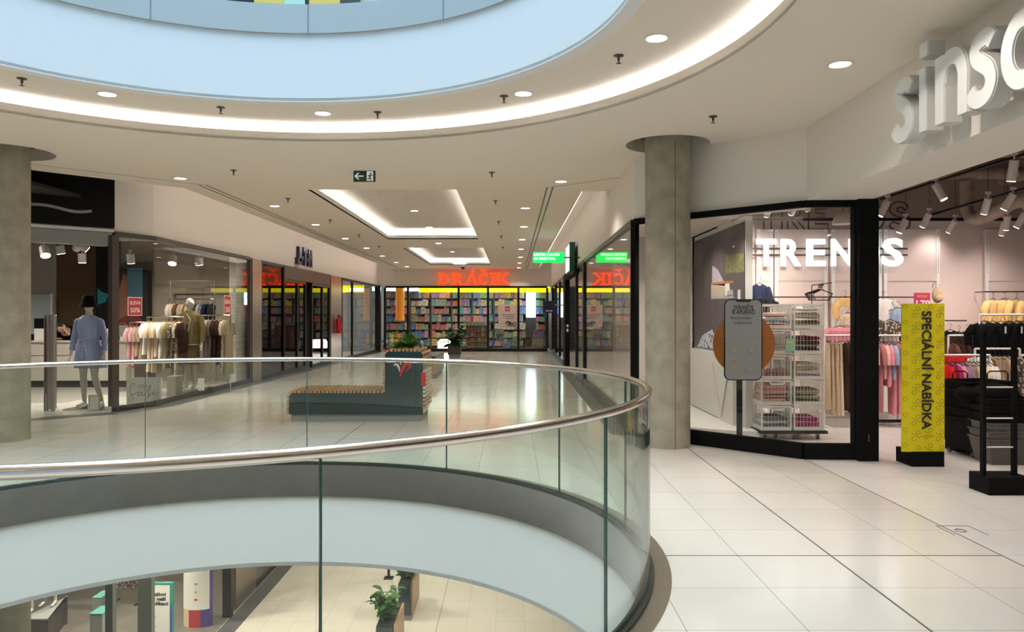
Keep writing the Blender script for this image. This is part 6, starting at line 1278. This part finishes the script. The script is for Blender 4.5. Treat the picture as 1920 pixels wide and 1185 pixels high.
for dx, L in ((-.015, .28), (.03, .34)): mb.tube([(x, y - .135, b0 + 1.11), (x + dx, y - .165, b0 + 1.11 - L * .5), (x + dx * 2, y - .17, b0 + 1.11 - L)], [.012, .026, .032], 8)
s_ = part('belt', mb, 'cloth_blue striped', None); s_.data.transform(Matrix.Translation((-xm, -ym, 0))); s_.parent = dr
mb = MB(); mb.tube([(x - .075, y - .03, b0 + 1.52), (x - .03, y - .085, b0 + 1.50), (x, y - .10, b0 + 1.46)], [.022, .02, .008], 8); mb.tube([(x + .075, y - .03, b0 + 1.52), (x + .03, y - .085, b0 + 1.50), (x, y - .10, b0 + 1.46)], [.022, .02, .008], 8); s_ = part('collar', mb, 'cloth_blue striped', None, sm=60); s_.data.transform(Matrix.Translation((-xm, -ym, 0))); s_.parent = dr
mb = MB(); mb.lathe((x, y - .005, b0), [(.150, 1.665), (.148, 1.672), (.108, 1.735), (.102, 1.80), (.088, 1.85), (.05, 1.868), (.01, 1.872)], n=28); part('bucket_hat', mb, 'cloth_black', t, sm=50)
t = thing('framed_notice', 'small silver framed notice standing at the mannequin feet', 'sign', (PX(177, 12.72), 12.72, .0)); part('frame', MB().box(PX(166, 12.72), PX(187, 12.72), 12.71, 12.73, .0, .262), 'steel', t); part('sheet', MB().box(PX(168.5, 12.7), PX(184.5, 12.7), 12.704, 12.709, .03, .235), 'paper', t)
# mannequin two: olive suit, bald, turned right
ym = 15.4; xm = PX(356, ym) ; o = (xm, ym, .10)
t = thing('mannequin', 'bald pale mannequin in an olive skirt suit behind the window', 'mannequin', (xm, ym, .1))
mb = MB(); hc, R_ = figure(mb, o, None, [(-.08, -.03, .52), (.08, -.02, .52)], [(-.07, 0, .09), (.08, .02, .09)], [(-.25, -.05, .90), (.25, -.05, .90)], [(-.235, .03, 1.17), (.235, .03, 1.17)], head_dir=(1, -.45, 0), H=1.80)
bm_ = remeshed(mb, 'body', .0105, 3); bm_.transform(Matrix.Translation((-xm, -ym, -.1))); part('body', bm_, 'counter_white', t, sm=80)
x, y, b0 = xm, ym, .10
mb = cloth_loft([(b0 + z, x, y, rx, ry, f_) for z, rx, ry, f_ in ((.50, .19, .15, .05), (.70, .185, .145, .03), (.95, .19, .14, .01), (1.05, .17, .12, 0))], 8, 4); part('skirt', mb, 'cloth_olive', t, sm=70)
mb = cloth_loft([(b0 + z, x, y, rx, ry, f_) for z, rx, ry, f_ in ((.88, .225, .16, .02), (1.0, .205, .15, .015), (1.14, .175, .13, .01), (1.30, .195, .14, .01), (1.42, .20, .125, .005), (1.50, .16, .10, 0), (1.55, .08, .075, 0))], 7, 5)
for s in (-1, 1): mb.tube([(x + s * .10, y, b0 + 1.46), (x + s * .19, y, b0 + 1.43), (x + s * .24, y + .03, b0 + 1.17), (x + s * .255, y - .04, b0 + .93)], [.075, .075, .066, .056], 14)
jk = part('jacket', mb, 'cloth_olive', t, sm=70)
mb = MB(); mb.tube([(x - .03, y - .10, b0 + 1.50), (x + .06, y - .13, b0 + 1.38), (x + .03, y - .16, b0 + 1.15)], .008, 6); mb.tube([(x + .225 * math.cos(a), y + .162 * math.sin(a), b0 + .885) for a in [2 * PI * i / 30 for i in range(30)]], .008, 6, closed=True); s_ = part('white_piping', mb, 'cloth_white', None); s_.data.transform(Matrix.Translation((-xm, -ym, -.1))); s_.parent = jk
single('display_platform', MB().box(PX(300, 15.4) , -6.32, 15.0, 16.4, 0, .10), 'counter_white', 'low pale display platform under the olive suited mannequin', 'platform', bev=.01)
single('price_card', MB().box(PX(372, 15.05), PX(384, 15.05), 15.02, 15.03, .11, .35), 'paper', 'white card leaning beside the olive suited mannequin', 'card')
# person behind the counter
xp, yp = PX(119, 17.38), 17.38; t = thing('person', 'person in black bending over the counter, one hand at the head', 'person', (xp, yp + .05, 0))
mb = MB(); O = Vector((xp, yp, 0))
for s in (-1, 1): mb.tube([O + Vector((s * .1, .55, .95)), O + Vector((s * .1, .50, .5)), O + Vector((s * .1, .55, .08)), O + Vector((s * .1, .42, .04))], [.09, .06, .045, .03], 10)
mb.tube([O + Vector((0, .55, .95)), O + Vector((0, .38, 1.05)), O + Vector((0, .16, 1.17)), O + Vector((0, .06, 1.20))], [.14, .13, .15, .09], 16)
mb.tube([O + Vector((0, .06, 1.2)), O + Vector((0, -.02, 1.26))], [.055, .05], 10); hcp = O + Vector((-.01, -.07, 1.29)); mb.ell(hcp, (.072, .085, .10), 16, 10); mb.ell(hcp + Vector((0, -.04, -.05)), (.045, .045, .05)); mb.tube([hcp + Vector((0, -.08, .0)), hcp + Vector((0, -.10, -.02))], [.008, .011], 8)
for s in (-1, 1): mb.ell(hcp + Vector((s * .073, 0, -.01)), (.012, .02, .03), 8, 6); mb.ell(hcp + Vector((s * .028, -.075, .012)), (.014, .010, .008), 8, 6)
mb.tube([hcp + Vector((-.02, -.082, -.05)), hcp + Vector((.02, -.082, -.05))], .007, 6)
mb.tube([O + Vector((.17, .14, 1.18)), O + Vector((.27, -.02, 1.03)), O + Vector((.20, -.12, 1.14)), O + Vector((.125, -.13, 1.22))], [.055, .045, .035, .026], 10); hand(mb, O + Vector((.12, -.13, 1.22)), (-.3, .1, 1), (-1, -.3, 0))
mb.tube([O + Vector((-.17, .14, 1.18)), O + Vector((-.26, .0, 1.04)), O + Vector((-.10, -.10, 1.05))], [.055, .045, .026], 10); hand(mb, O + Vector((-.10, -.10, 1.05)), (1, -.1, 0), (0, -1, .2))
bm_ = remeshed(mb, 'body', .0095, 3); bm_.transform(Matrix.Translation(-Vector(t.location))); part('body', bm_, 'skin', t, sm=80)
mb = MB(); mb.tube([O + Vector((0, .55, .9)), O + Vector((0, .38, 1.05)), O + Vector((0, .16, 1.16)), O + Vector((0, .08, 1.19))], [.17, .17, .185, .10], 20)
mb.tube([O + Vector((.15, .14, 1.18)), O + Vector((.28, -.02, 1.03)), O + Vector((.20, -.13, 1.13))], [.075, .065, .05], 12); mb.tube([O + Vector((-.15, .14, 1.18)), O + Vector((-.27, .0, 1.05)), O + Vector((-.13, -.09, 1.05))], [.075, .062, .045], 12); part('sweater', mb, 'cloth_black', t, sm=70)
mb = MB(); 
for s in (-1, 1): mb.tube([O + Vector((s * .1, .55, .97)), O + Vector((s * .1, .50, .5)), O + Vector((s * .1, .55, .09))], [.11, .085, .07], 12)
part('trousers', mb, 'cloth_black', t, sm=70)
mb = MB(); mb.ell(hcp + Vector((0, .022, .035)), (.092, .096, .098), 16, 10); mb.ell(hcp + Vector((0, -.01, .065)), (.090, .095, .062), 16, 10); mb.ell(hcp + Vector((.02, .08, .05)), (.07, .07, .06), 12, 8); part('hair', mb, 'hair', t, sm=80)
# acrylic gates
for (pa, pb, yg, dsc) in ((84, 103, 12.75, 'tall clear plastic security gate at the shop entrance'),):
    x0, x1 = PX(pa, yg), PX(pb, yg); t = thing('security_gate', dsc, 'security gate', ((x0 + x1) / 2, yg, 0)); mat('acrylic', (.35, .30, .28), .12, .3)
    part('panel', MB().box(x0 + .05, x1 - .035, yg - .01, yg + .12, .02, PZ(590, yg)), 'acrylic', t, bev=.01); part('side_profile', MB().box(x1 - .05, x1, yg - .03, yg + .02, 0, PZ(590, yg)), 'plinth_grey', t, bev=.008); part('side_profile', MB().box(x0, x0 + .05, yg - .03, yg + .02, 0, .28), 'plinth_grey', t, bev=.008)
    mb = MB(); mb.box(x0, x0 + .018, yg - .03, yg + .12, .02, PZ(590, yg)); part('edge', mb, 'steel', t)
# racks of the left shop
def rk(pa, pb, py, Y, lab, items, desc, grp, **k):
    a, b, z = R(pa, pb, py, Y); rail('clothes_rail', lab, a, b, z, m='chrome', r=.012); row(a, b, z, H, items, desc, grp, hm='hanger_wood', **k)
rk(244, 292, 604, 16.4, 'short chrome clothes rail left of the tall poster corner', [('dress', 'pale pink', .85), ('dress', 'pale pink', .8), ('shirt', 'sand', .62), ('dress', 'sand', .72), ('shirt', 'brown', .4), ('shirt', 'dark brown', .72)], 'the short rail beside the counter', 'clothes on the short rail', T=.09, W=.40)
rk(276, 346, 594, 15.1, 'chrome clothes rail with pale and patterned clothes left of the olive suit', [('shirt', 'white', .62), ('dress', 'cream', .95), ('dress', 'beige', .98), ('shirt', 'cream', .66), ('shirt', 'white', .7), ('dress', 'light olive', .9), ('shirt', 'olive', .65), ('dress', 'patterned', 1.0), ('dress', 'speckled', 1.05), ('shirt', 'dark brown', .8)], 'the rail left of the olive suit', 'clothes on the rail left of the olive suit', T=.10, W=.42)
rk(372, 432, 591, 15.9, 'chrome clothes rail with white shirts right of the olive suit', [('shirt', 'white', .75), ('shirt', 'white', .85), ('shirt', 'pale grey', .82), ('shirt', 'grey', .8), ('shirt', 'dark brown', .75), ('dress', 'dark brown', .9), ('dress', 'speckled', 1.1), ('dress', 'khaki', 1.1)], 'the rail right of the olive suit', 'clothes on the rail right of the olive suit', T=.10, W=.42)
rk(318, 400, 561, 17.9, 'high back clothes rail behind the olive suit', [('shirt', 'white', .55), ('shirt', 'cream', .55), ('shirt', 'brown', .55), ('shirt', 'sand', .55), ('shirt', 'beige', .55), ('shirt', 'beige', .55), ('shirt', 'khaki', .5), ('shirt', 'olive', .5), ('shirt', 'pale blue', .5), ('shirt', 'patterned', .5), ('shirt', 'navy', .5), ('shirt', 'black', .5)], 'the high back rail', 'clothes on the high back rail', T=.08, W=.40)
mb = MB(); mb.box(-6.95, -6.4, 17.6, 17.66, 0, 2.75); 
struct('wall_shop_left_tiled', MB().box(PX(430, 17.7), -6.27, 17.7, 18.5, 0, PZ(528, 17.7)), 'wall_tile'); struct('wall_shop_left_white', MB().box(PX(430, 17.7), -6.27, 17.7, 18.5, PZ(528, 17.7), 3.4), 'white')
t = thing('dress_form_rail', 'thin pale hanging frame high behind the olive suit', 'frame', (PX(360, 18), 18, 2)); mb = MB(); mb.tube([(PX(320, 18.1), 18.1, 0.02), (PX(320, 18.1), 18.1, PZ(527, 18.1)), (PX(380, 18.1), 18.1, PZ(527, 18.1)), (PX(403, 18.1), 18.1, PZ(527, 18.1)), (PX(403, 18.1), 18.1, .02)], .02, 8); part('frame', mb, 'plinth_grey', t)
single('display_cube', MB().box(PX(312, 14.6), PX(330, 14.6), 14.6, 14.9, 0, .42), 'floor_grey', 'grey display cube on the floor left of the olive suit', 'cube', bev=.01)
single('display_cube', MB().box(PX(256, 15.9), PX(280, 15.9), 15.8, 16.2, 0, .62), 'dark_brown', 'brown display cube under the short clothes rail', 'cube', bev=.01)
# sale stickers and boards
mat('sale_red', (.55, .035, .05), .6)
def onglass(px, a, b, k=.02): p = hit(px, a, b); return p
def sale(pa, pb, pt, pbm, a, b, label, text=True):
    p, q = hit(pa, a, b), hit(pb, a, b); p, q = Vector(p), Vector(q); d = (q - p).normalized(); nn = Vector((d.y, -d.x))
    if nn.y > 0 and a is D or nn.x < 0 and a is C: nn = -nn
    z1, z0 = PZ(pt, (p.y + q.y) / 2), PZ(pbm, (p.y + q.y) / 2); t = thing('sale_sign', label, 'sign', (p.x, p.y, z0)); L = (q - p).length; off_ = nn * .015
    part('border', MB(frame((p.x + off_.x, p.y + off_.y, z0), (d.x, d.y, 0), (0, 0, 1))).box(0, L, 0, z1 - z0, -.002, .002), 'paper', t)
    e = L * .05; part('panel', MB(frame((p.x + off_.x * 1.25, p.y + off_.y * 1.25, z0), (d.x, d.y, 0), (0, 0, 1))).box(e, L - e, e, z1 - z0 - e, -.001, .002), 'sale_red', t)
    M_ = lambda x, z: frame((p.x + off_.x * 1.5 + d.x * x, p.y + off_.y * 1.5 + d.y * x, z0 + z), (d.x, d.y, 0), (0, 0, 1)); hh = z1 - z0
    text_part('lettering', 'SLEVA', hh * .2, .002, M_(L * .5, hh * .60), 'paper', t, bold=.02, width=L * .78); text_part('lettering', '50%', hh * .26, .002, M_(L * .5, hh * .18), 'paper', t, bold=.02, width=L * .68)
sale(238, 265, 557, 592, D, C, 'red SLEVA 50% sticker on the window near the tall poster'); sale(419, 431, 554, 592, C, B, 'red SLEVA 50% sticker seen slanted at the far window end')
yb2 = 13.62; x0, x1 = PX(237, yb2), PX(303, yb2); t = thing('sale_board', 'white board with thin grey Season Sale script standing behind the glass', 'sign', ((x0 + x1) / 2, yb2, 0)); part('board', MB().box(x0, x1, yb2, yb2 + .02, .0, PZ(708, yb2)), 'paper', t)
text_part('lettering', 'SEASON', .055, .003, FRONT((PX(268, yb2), yb2 - .003, PZ(727, yb2))), 'grey', t, width=.16)
def script(P): return cat_([(PX(a, yb2), PZ(b, yb2)) for a, b in P], 5)
mb = MB(FRONT((0, yb2 - .004, 0)))
for P_ in ([(254, 722), (249, 719), (244, 727), (245, 737), (250, 745), (246, 753), (241, 751), (246, 742), (256, 737), (262, 735), (258, 741), (262, 742), (266, 735), (267, 742), (272, 739), (277, 732), (283, 722), (280, 734), (278, 745), (283, 738), (288, 737), (290, 733), (286, 738), (290, 741), (297, 735)],): mb.band(script(P_), .006, 0, .002)
part('script_lettering', mb, 'grey', t)
# spotlights of the left shop
for i, (px, py, Y, d, r_, L_2, w_) in enumerate(((48, 477, 14.2, (0, 0, -1), .07, .16, 90), (84, 472, 14.0, (.5, -.5, -1), .085, .18, 150), (113, 468, 15.0, (.1, .2, -1), .08, .16, 120), (145, 462, 13.6, (-.7, .6, -.7), .07, .14, 0), (157, 463, 13.6, (.7, .6, -.7), .07, .14, 0), (154, 484, 14.2, (0, .1, -1), .07, .17, 140), (245, 485, 14.3, (0, .2, -1), .07, .17, 120), (324, 488, 15.0, (.1, -.6, -1), .08, .16, 160), (373, 490, 15.4, (0, .2, -1), .08, .14, 120))):
    can(px, py, Y, d, 'grey track spotlight in the left clothes shop, %s from the left' % ordn(i), power=w_, r=r_, L=L_2, body='spot_grey', group='track spotlights in the left clothes shop', col=(1, .88, .76), ztop=3.4)
mb = MB(); mb.tube([(PX(45, 14.3), 14.3, 3.02), (-6.8, 14.3, 2.98)], .018, 6); single('light_track', mb, 'plinth_grey', 'pale light track under the black ceiling of the left shop', 'light track')
mb = MB(); mb.tube([(PX(100, 15.2), 15.2, 3.1), (-6.9, 15.2, 3.1)], .09, 12); single('ceiling_duct', mb, 'plinth_grey', 'grey round duct under the black ceiling of the left shop', 'duct', sm=40)
for i, (x, y) in enumerate(((-9.5, 13.5), (-7.6, 16.6), (-11.5, 15.5))): downlight(x, y, 3.395, 'white lamp under the black ceiling of the left shop', group='lamps of the left shop', power=230, cone=140, r=.07)
for i, (x, y) in enumerate(((-7.8, 20.5), (-7.8, 24.5))): downlight(x, y, 3.295, 'white lamp inside the shop with blue letters', group='lamps of the blue letter shop', power=60, cone=140, r=.07)
# shelving hints inside the blue letter shop
for k in range(2):
    y0 = 19.3 + k * 4.0; t = thing('shelving_unit', '%s dark shelving unit inside the shop with blue letters' % ordn(k), 'shelving', (-9.3, y0, 0), group='shelves in the blue letter shop')
    part('frame', MB().box(-9.6, -9.2, y0, y0 + 2.8, 0, .1), 'shelf_brown', t)
    for z in (.5, .9, 1.3, 1.7): part('shelf_board', MB().box(-9.6, -9.2, y0, y0 + 2.8, z, z + .04), 'shelf_brown', t)
    part('back_panel', MB().box(-9.64, -9.6, y0, y0 + 2.8, 0, 2.0), 'shelf_brown', t)
# ================================================================ LOWER FLOOR
mat('floor_dark_tile', (.17, .15, .13), .4, noise_amt=.2, nscale=3); struct('floor_lower_shop', MB().box(-15.9, -6.0, 6, 20.5, ZL, ZL + .004), 'floor_dark_tile')
mb = MB(); mb.prism([(-5.98, 8), (-5.98, 34), (-5.62, 34), (-5.62, 8)], ZL, ZL + .006); struct('trim_21', mb, 'strip_floor')
struct('trim_22', MB().box(-15, BX[1], 14.255, 14.27, ZL, ZL + .002), 'grout'); struct('trim_23', MB().box(-1.55, -1.54, 8, 34, ZL, ZL + .002), 'grout')
mat('post_green', (.09, .105, .095), .4)
X6 = -6.05
for k, (pa, pb, nm) in enumerate(((197, 211, 'leftmost'), (258, 284, 'middle and broadest'), (417, 433, 'rightmost'))):
    Yq = X6 * F / ((pa + pb) / 2 - CX); single('shopfront_post', MB().box(PX(pa, Yq), PX(pb, Yq), Yq, Yq + .12, ZL, -1.07), 'post_green' if k < 2 else 'dark_frame', '%s of the dark posts of the lower floor shop entrance' % nm, 'post', group='lower shop entrance posts')
Y7, Y8 = X6 * F / (434 - CX), X6 * F / (476 - CX); single('pilaster', MB().box(X6 - .05, X6 + .05, Y7 + .13, Y8, ZL, -1.07), 'brushed', 'metal clad pilaster on the lower floor right of the colourful pillar', 'pilaster')
t = thing('shop_window', 'lower floor window running away beside the metal pilaster', 'shop window', (X6, Y8 + 2, ZL)); part('sill', MB().box(X6 - .04, X6 + .04, Y8 + .02, 26, ZL, ZL + .1), 'dark_frame', t); part('glass_pane', MB().box(X6 - .006, X6 + .006, Y8 + .02, 26, ZL + .1, -1.1), 'glass_shop', t)
struct('wall_lower_shop', MB().box(-15.9, -6.2, 20.5, 20.7, ZL, -1.06), 'shop_back_light')
# colourful round pillar
mat('pillar_red', (.45, .04, .06), .5); mat('pillar_blue', (.07, .05, .25), .5); mat('pillar_cream', (.75, .62, .42), .5); mat('label_yellow', (.6, .45, .08), .5)
Yp = 16.15; xa, xb = PX(345, Yp), PX(399, Yp); xc, rx = (xa + xb) / 2, (xb - xa) / 2; t = thing('promo_pillar', 'round promotional pillar with red and blue base and white panel', 'display', (xc, Yp, ZL))
def arcpanel(r0, z0, z1, a0, a1, nm, m, n=16, ry=.6):
    mb = MB(); P = [(xc + r0 * math.cos(a0 + (a1 - a0) * i / n), Yp + r0 * ry * math.sin(a0 + (a1 - a0) * i / n)) for i in range(n + 1)]
    Q = [(xc + (r0 - .012) * math.cos(a1 - (a1 - a0) * i / n), Yp + (r0 - .012) * ry * math.sin(a1 - (a1 - a0) * i / n)) for i in range(n + 1)]; mb.prism(P + Q, z0, z1); return part(nm, mb, m, t)
mb = MB(); mb.prism([(xc + (rx - .015) * math.cos(a), Yp + (rx - .015) * .6 * math.sin(a)) for a in [2 * PI * i / 32 for i in range(32)]], ZL, -2.6); part('core', mb, 'pillar_cream', t)
zt = PZ(1138, Yp); arcpanel(rx, ZL + .0, -2.62, PI, PI * 1.35, 'red_side', 'pillar_cream'); arcpanel(rx, ZL, zt, PI, PI * 1.62, 'red_base', 'pillar_red'); arcpanel(rx, ZL, -2.62, PI * 1.80, PI * 2, 'blue_side', 'pillar_blue'); arcpanel(rx, ZL, zt, PI * 1.62, PI * 1.80, 'blue_base', 'pillar_blue'); arcpanel(rx + .004, zt, -2.62, PI * 1.12, PI * 1.84, 'white_panel', 'paper')
for (py, m_, nm) in ((1088, 'grey', 'icon'), (1103, 'label_yellow', 'icon'), (1117, 'red', 'icon')): mb = MB(); mb.box(xc - .01, xc + .055, Yp - rx * .6 - .012, Yp - rx * .6 - .006, PZ(py + 3, Yp), PZ(py, Yp)); part(nm, mb, m_, t)
# white app totem
Yp = 13.95; xa, xb = PX(270, Yp), PX(324, Yp); t = thing('promo_totem', 'white totem with teal and blue edge reading Stahni si nasi aplikaci', 'display', ((xa + xb) / 2, Yp, ZL)); zt = PZ(1093, Yp); mat('totem_teal', (.04, .26, .20), .5); mat('totem_blue', (.05, .12, .35), .5)
part('body', MB().box(xa, xb, Yp, Yp + .08, ZL, zt), 'totem_teal', t, bev=.01); part('front_panel', MB().box(xa + .02, xb - .055, Yp - .006, Yp, ZL + .2, zt - .04), 'paper', t); part('blue_edge', MB().box(xb - .05, xb - .005, Yp - .004, Yp, ZL + .02, zt - .38), 'totem_blue', t)
for k, (s, wd2) in enumerate((('Stáhni', .33), ('si naši', .31), ('aplikaci', .40))): me = text_mesh('lettering', s, .062, .003, FRONT((xb - .08, Yp - .009, PZ(1117 + k * 8.6, Yp))), bold=.03, align='RIGHT', width=wd2 * .8); me.transform(Matrix.Translation((-(max(v.co.x for v in me.vertices) - (xb - .08 - (.04, .045, .0)[k])), 0, 0))); part('lettering', shift(me, t), 'ink', t)
for (py, m_) in ((1156, 'grey'), (1173, 'label_yellow')): part('icon', MB().box(PX(286, Yp), PX(292, Yp), Yp - .009, Yp - .006, PZ(py + 3, Yp), PZ(py, Yp)), m_, t)
Yp = 12.7
for k, (pa, pb, pt) in enumerate(((172, 190, 1122), (168, 192, 1152))):
    Yk = 13.2 - k * .5; t = thing('security_gate', ['taller', 'shorter'][k] + ' green edged security gate at the lower shop entrance', 'security gate', (PX(180, Yk), Yk, ZL)); z = PZ(pt, Yk); part('panel', MB().box(PX(pa, Yk), PX(pb, Yk), Yk, Yk + .35, ZL, z), 'plinth_grey', t, bev=.01); part('green_cap', MB().box(PX(pa, Yk) - .004, PX(pb, Yk) + .004, Yk - .004, Yk + .354, z, z + .012), 'totem_teal', t)
# plinth with mannequins (legs in view)
Yq = 15.0; t = thing('display_plinth', 'dark brown plinth under the lower floor mannequins', 'plinth', (PX(78, Yq), Yq, ZL)); zt = PZ(1160, Yq); part('body', MB().prism([(PX(40, Yq), Yq), (PX(90, Yq), Yq), (PX(112, Yq + 1), Yq + 1.2), (PX(60, Yq), Yq + 1.2)], ZL, zt - .02), 'dark_brown', t); part('top', MB().prism([(PX(39, Yq), Yq - .01), (PX(90, Yq), Yq - .01), (PX(113, Yq + 1), Yq + 1.21), (PX(60, Yq), Yq + 1.21)], zt - .02, zt), 'plinth_grey', t)
for k, (px, yy, c1, c2) in enumerate(((50, Yq + .3, 'cloth_black', 'cloth_dark brown'), (95, Yq + .75, 'cloth_beige', 'cloth_cream'))):
    xm, ym = PX(px, yy), yy; t = thing('mannequin', ['lower floor mannequin in dark clothes, legs on the plinth', 'lower floor mannequin in beige clothes, legs on the plinth'][k], 'mannequin', (xm, ym, zt)); mb = MB()
    figure(mb, (xm, ym, zt), None, [(-.085, -.03, .52), (.10, -.06, .52)], [(-.10, -.02, .08), (.10, .0, .08)], [(-.26, -.05, .88), (.26, -.05, .88)], [(-.25, .02, 1.17), (.25, .02, 1.17)], H=1.78); bm_ = remeshed(mb, 'body', .012, 3); bm_.transform(Matrix.Translation((-xm, -ym, -zt))); part('body', bm_, 'skin_mannequin', t, sm=80)
    part('top', cloth_loft([(zt + z, xm, ym, rx, ry, .02) for z, rx, ry in ((.95, .2, .14), (1.1, .17, .12), (1.3, .19, .13), (1.45, .19, .12), (1.52, .08, .07))], 7, k), c2, t, sm=70); part('trousers', cloth_loft([(zt + z, xm, ym, rx, ry, .04) for z, rx, ry in ((.42, .2, .15), (.7, .19, .14), (.98, .18, .13))], 8, k + 3), c1, t, sm=70)
# hanging clothes in the lower shop
a, b = (PX(108, 17.2), 17.2), (PX(204, 17.2), 17.2); zz = -3.05
rail('clothes_rail', 'dark clothes rail in the lower floor shop', a, b, zz, m='dark_frame', zb=ZL)
for i, (c_, L_3, kd) in enumerate((('dusty rose', 1.25, 'dress'), ('dark red', 1.3, 'dress'), ('beige', .9, 'skirt'), ('cream', .92, 'dress'), ('cream', .95, 'dress'), ('black', .95, 'dress'), ('patterned', .9, 'dress'))):
    x = a[0] + (b[0] - a[0]) * (i + .5) / 7; hang((x, 17.2, zz), .2 * (i % 2), kd, c_, '%s %s, %s from the left in the lower floor shop' % (c_, kd, ordn(i)), 'clothes in the lower floor shop', L=L_3, W=.42, T=.12)
a, b = (PX(215, 17.4), 17.4), (PX(262, 17.4), 17.4); rail('clothes_rail', 'short rail with patterned dresses between the lower posts', a, b, zz, m='dark_frame', zb=ZL)
for i in range(3): x = a[0] + (b[0] - a[0]) * (i + .5) / 3; hang((x, 17.4, zz), 0, 'dress', 'patterned', 'brown patterned dress, %s between the lower floor posts' % ordn(i), 'patterned dresses in the lower floor shop', L=1.35, W=.42, T=.12, v=i)
for (x, y) in ((-8.4, 15.0), (-8.8, 17.4), (-7.2, 15.5), (-10, 14), (-7.6, 12.3), (-5.4, 12.6)): downlight(x, y, -1.065, 'unseen warm lamp added to light the lower floor shop', group='added lower floor shop lamps', power=330, cone=130)  # lamps out of view, added to brighten the totem and shop floor
# lower floor planters
def zz_plant(t, x, y, z, R_, Hh, n, seed, m='leaf'):
    rnd = random.Random(seed); mb = MB(); st = MB()
    for i in range(n):
        a = rnd.uniform(0, 2 * PI); sp = rnd.uniform(.05, .5); d = Vector((math.cos(a) * sp, math.sin(a) * sp, 1)).normalized(); L = Hh * rnd.uniform(.55, 1.05); pts = [Vector((x + rnd.uniform(-.08, .08), y + rnd.uniform(-.08, .08), z))]; dd = d.copy()
        for k in range(7): pts.append(pts[-1] + dd * L / 7); dd = (dd + Vector((math.cos(a), math.sin(a), 0)) * .05).normalized()
        st.tube(pts, .008, 5)
        for k in range(1, 8):
            for q in range(2): b_ = rnd.uniform(0, 2 * PI); leaf(mb, pts[k], Vector((math.cos(b_), math.sin(b_), rnd.uniform(.1, .8))), rnd.uniform(.13, .2), rnd.uniform(.04, .06), .6, rnd.uniform(-.6, .6), 5)
    part('foliage', mb.mesh('foliage', rootloc(t), fix=False), m, t, sm=60); part('stems', st, 'stem', t)
for k, (px0, px1, pyb, Yq, L2) in enumerate(((746, 771, 1163, 16.35, 1.1), (704, 738, 1255, 14.1, 1.1))):
    x0, x1 = PX(px0, Yq), PX(px1, Yq); xm = (x0 + x1) / 2; t = thing('potted_plant', ['leafy plant in a dark planter with wooden side, farther on the lower floor', 'leafy plant in a dark planter, nearer on the lower floor'][k], 'plant', (xm, Yq, ZL))
    mb = MB(); mb.box(x0, x1, Yq, Yq + L2, ZL + .1, ZL + .78); part('planter_box', mb, 'teal_dark', t, bev=.03); part('base', MB().box(x0 + .03, x1 - .0, Yq + .03, Yq + L2 - .03, ZL, ZL + .1), 'plinth_grey', t); part('wooden_side', MB().box(x1, x1 + .04, Yq + .01, Yq + L2, ZL + .1, ZL + .8), 'wood', t); part('soil', MB().box(x0 + .02, x1 - .02, Yq + .02, Yq + L2 - .02, ZL + .78, ZL + .79), 'soil', t)
    zz_plant(t, xm, Yq + .28, ZL + .78, .3, .62, 14, 5 + k); 
    rnd_ = t
xq, yq = G(729, 1084, ZL); t = thing('floor_stand', 'thin dark stand on the lower floor beside the farther plant', 'stand', (xq, yq, ZL)); part('post', MB().box(xq - .03, xq + .03, yq - .03, yq + .03, ZL, ZL + 1.1), 'dark_frame', t); part('foot', MB().cbox((xq, yq, ZL + .01), (.22, .22, .02)), 'dark_frame', t)
# ================================================================ UPPER FLOOR GLIMPSES
mat('yellow_board', (.75, .52, .10), .6, emit=.25); mat('teal_board', (.45, .68, .62), .6, emit=.25)
Yu = 14.9
def up(px, py): return (PX(px, Yu), PZ(py, Yu))
for k, (pa, pb, m_, lab) in enumerate(((478, 533, 'yellow_board', 'pale yellow board glimpsed at the top, left one'), (534, 573, 'teal_board', 'pale teal board glimpsed at the top middle'), (581, 638, 'yellow_board', 'pale yellow board glimpsed at the top, right one'))):
    single('wall_board', MB().box(PX(pa, Yu), PX(pb, Yu), Yu - .05, Yu, PZ(40, Yu), PZ(-60, Yu)), m_, lab, 'board')
for k, (pa, pb, m_, lab) in enumerate(((390, 478, 'black', 'dark shopfront panel at the top left of the boards'), (639, 676, 'dark_brown', 'dark brown panel at the top right of the boards'), (573, 581, 'black', 'narrow black strip between the boards'))):
    single('wall_panel', MB().box(PX(pa, Yu), PX(pb, Yu), Yu - .04, Yu - .005, PZ(40, Yu), PZ(-60, Yu)), m_, lab, 'panel')
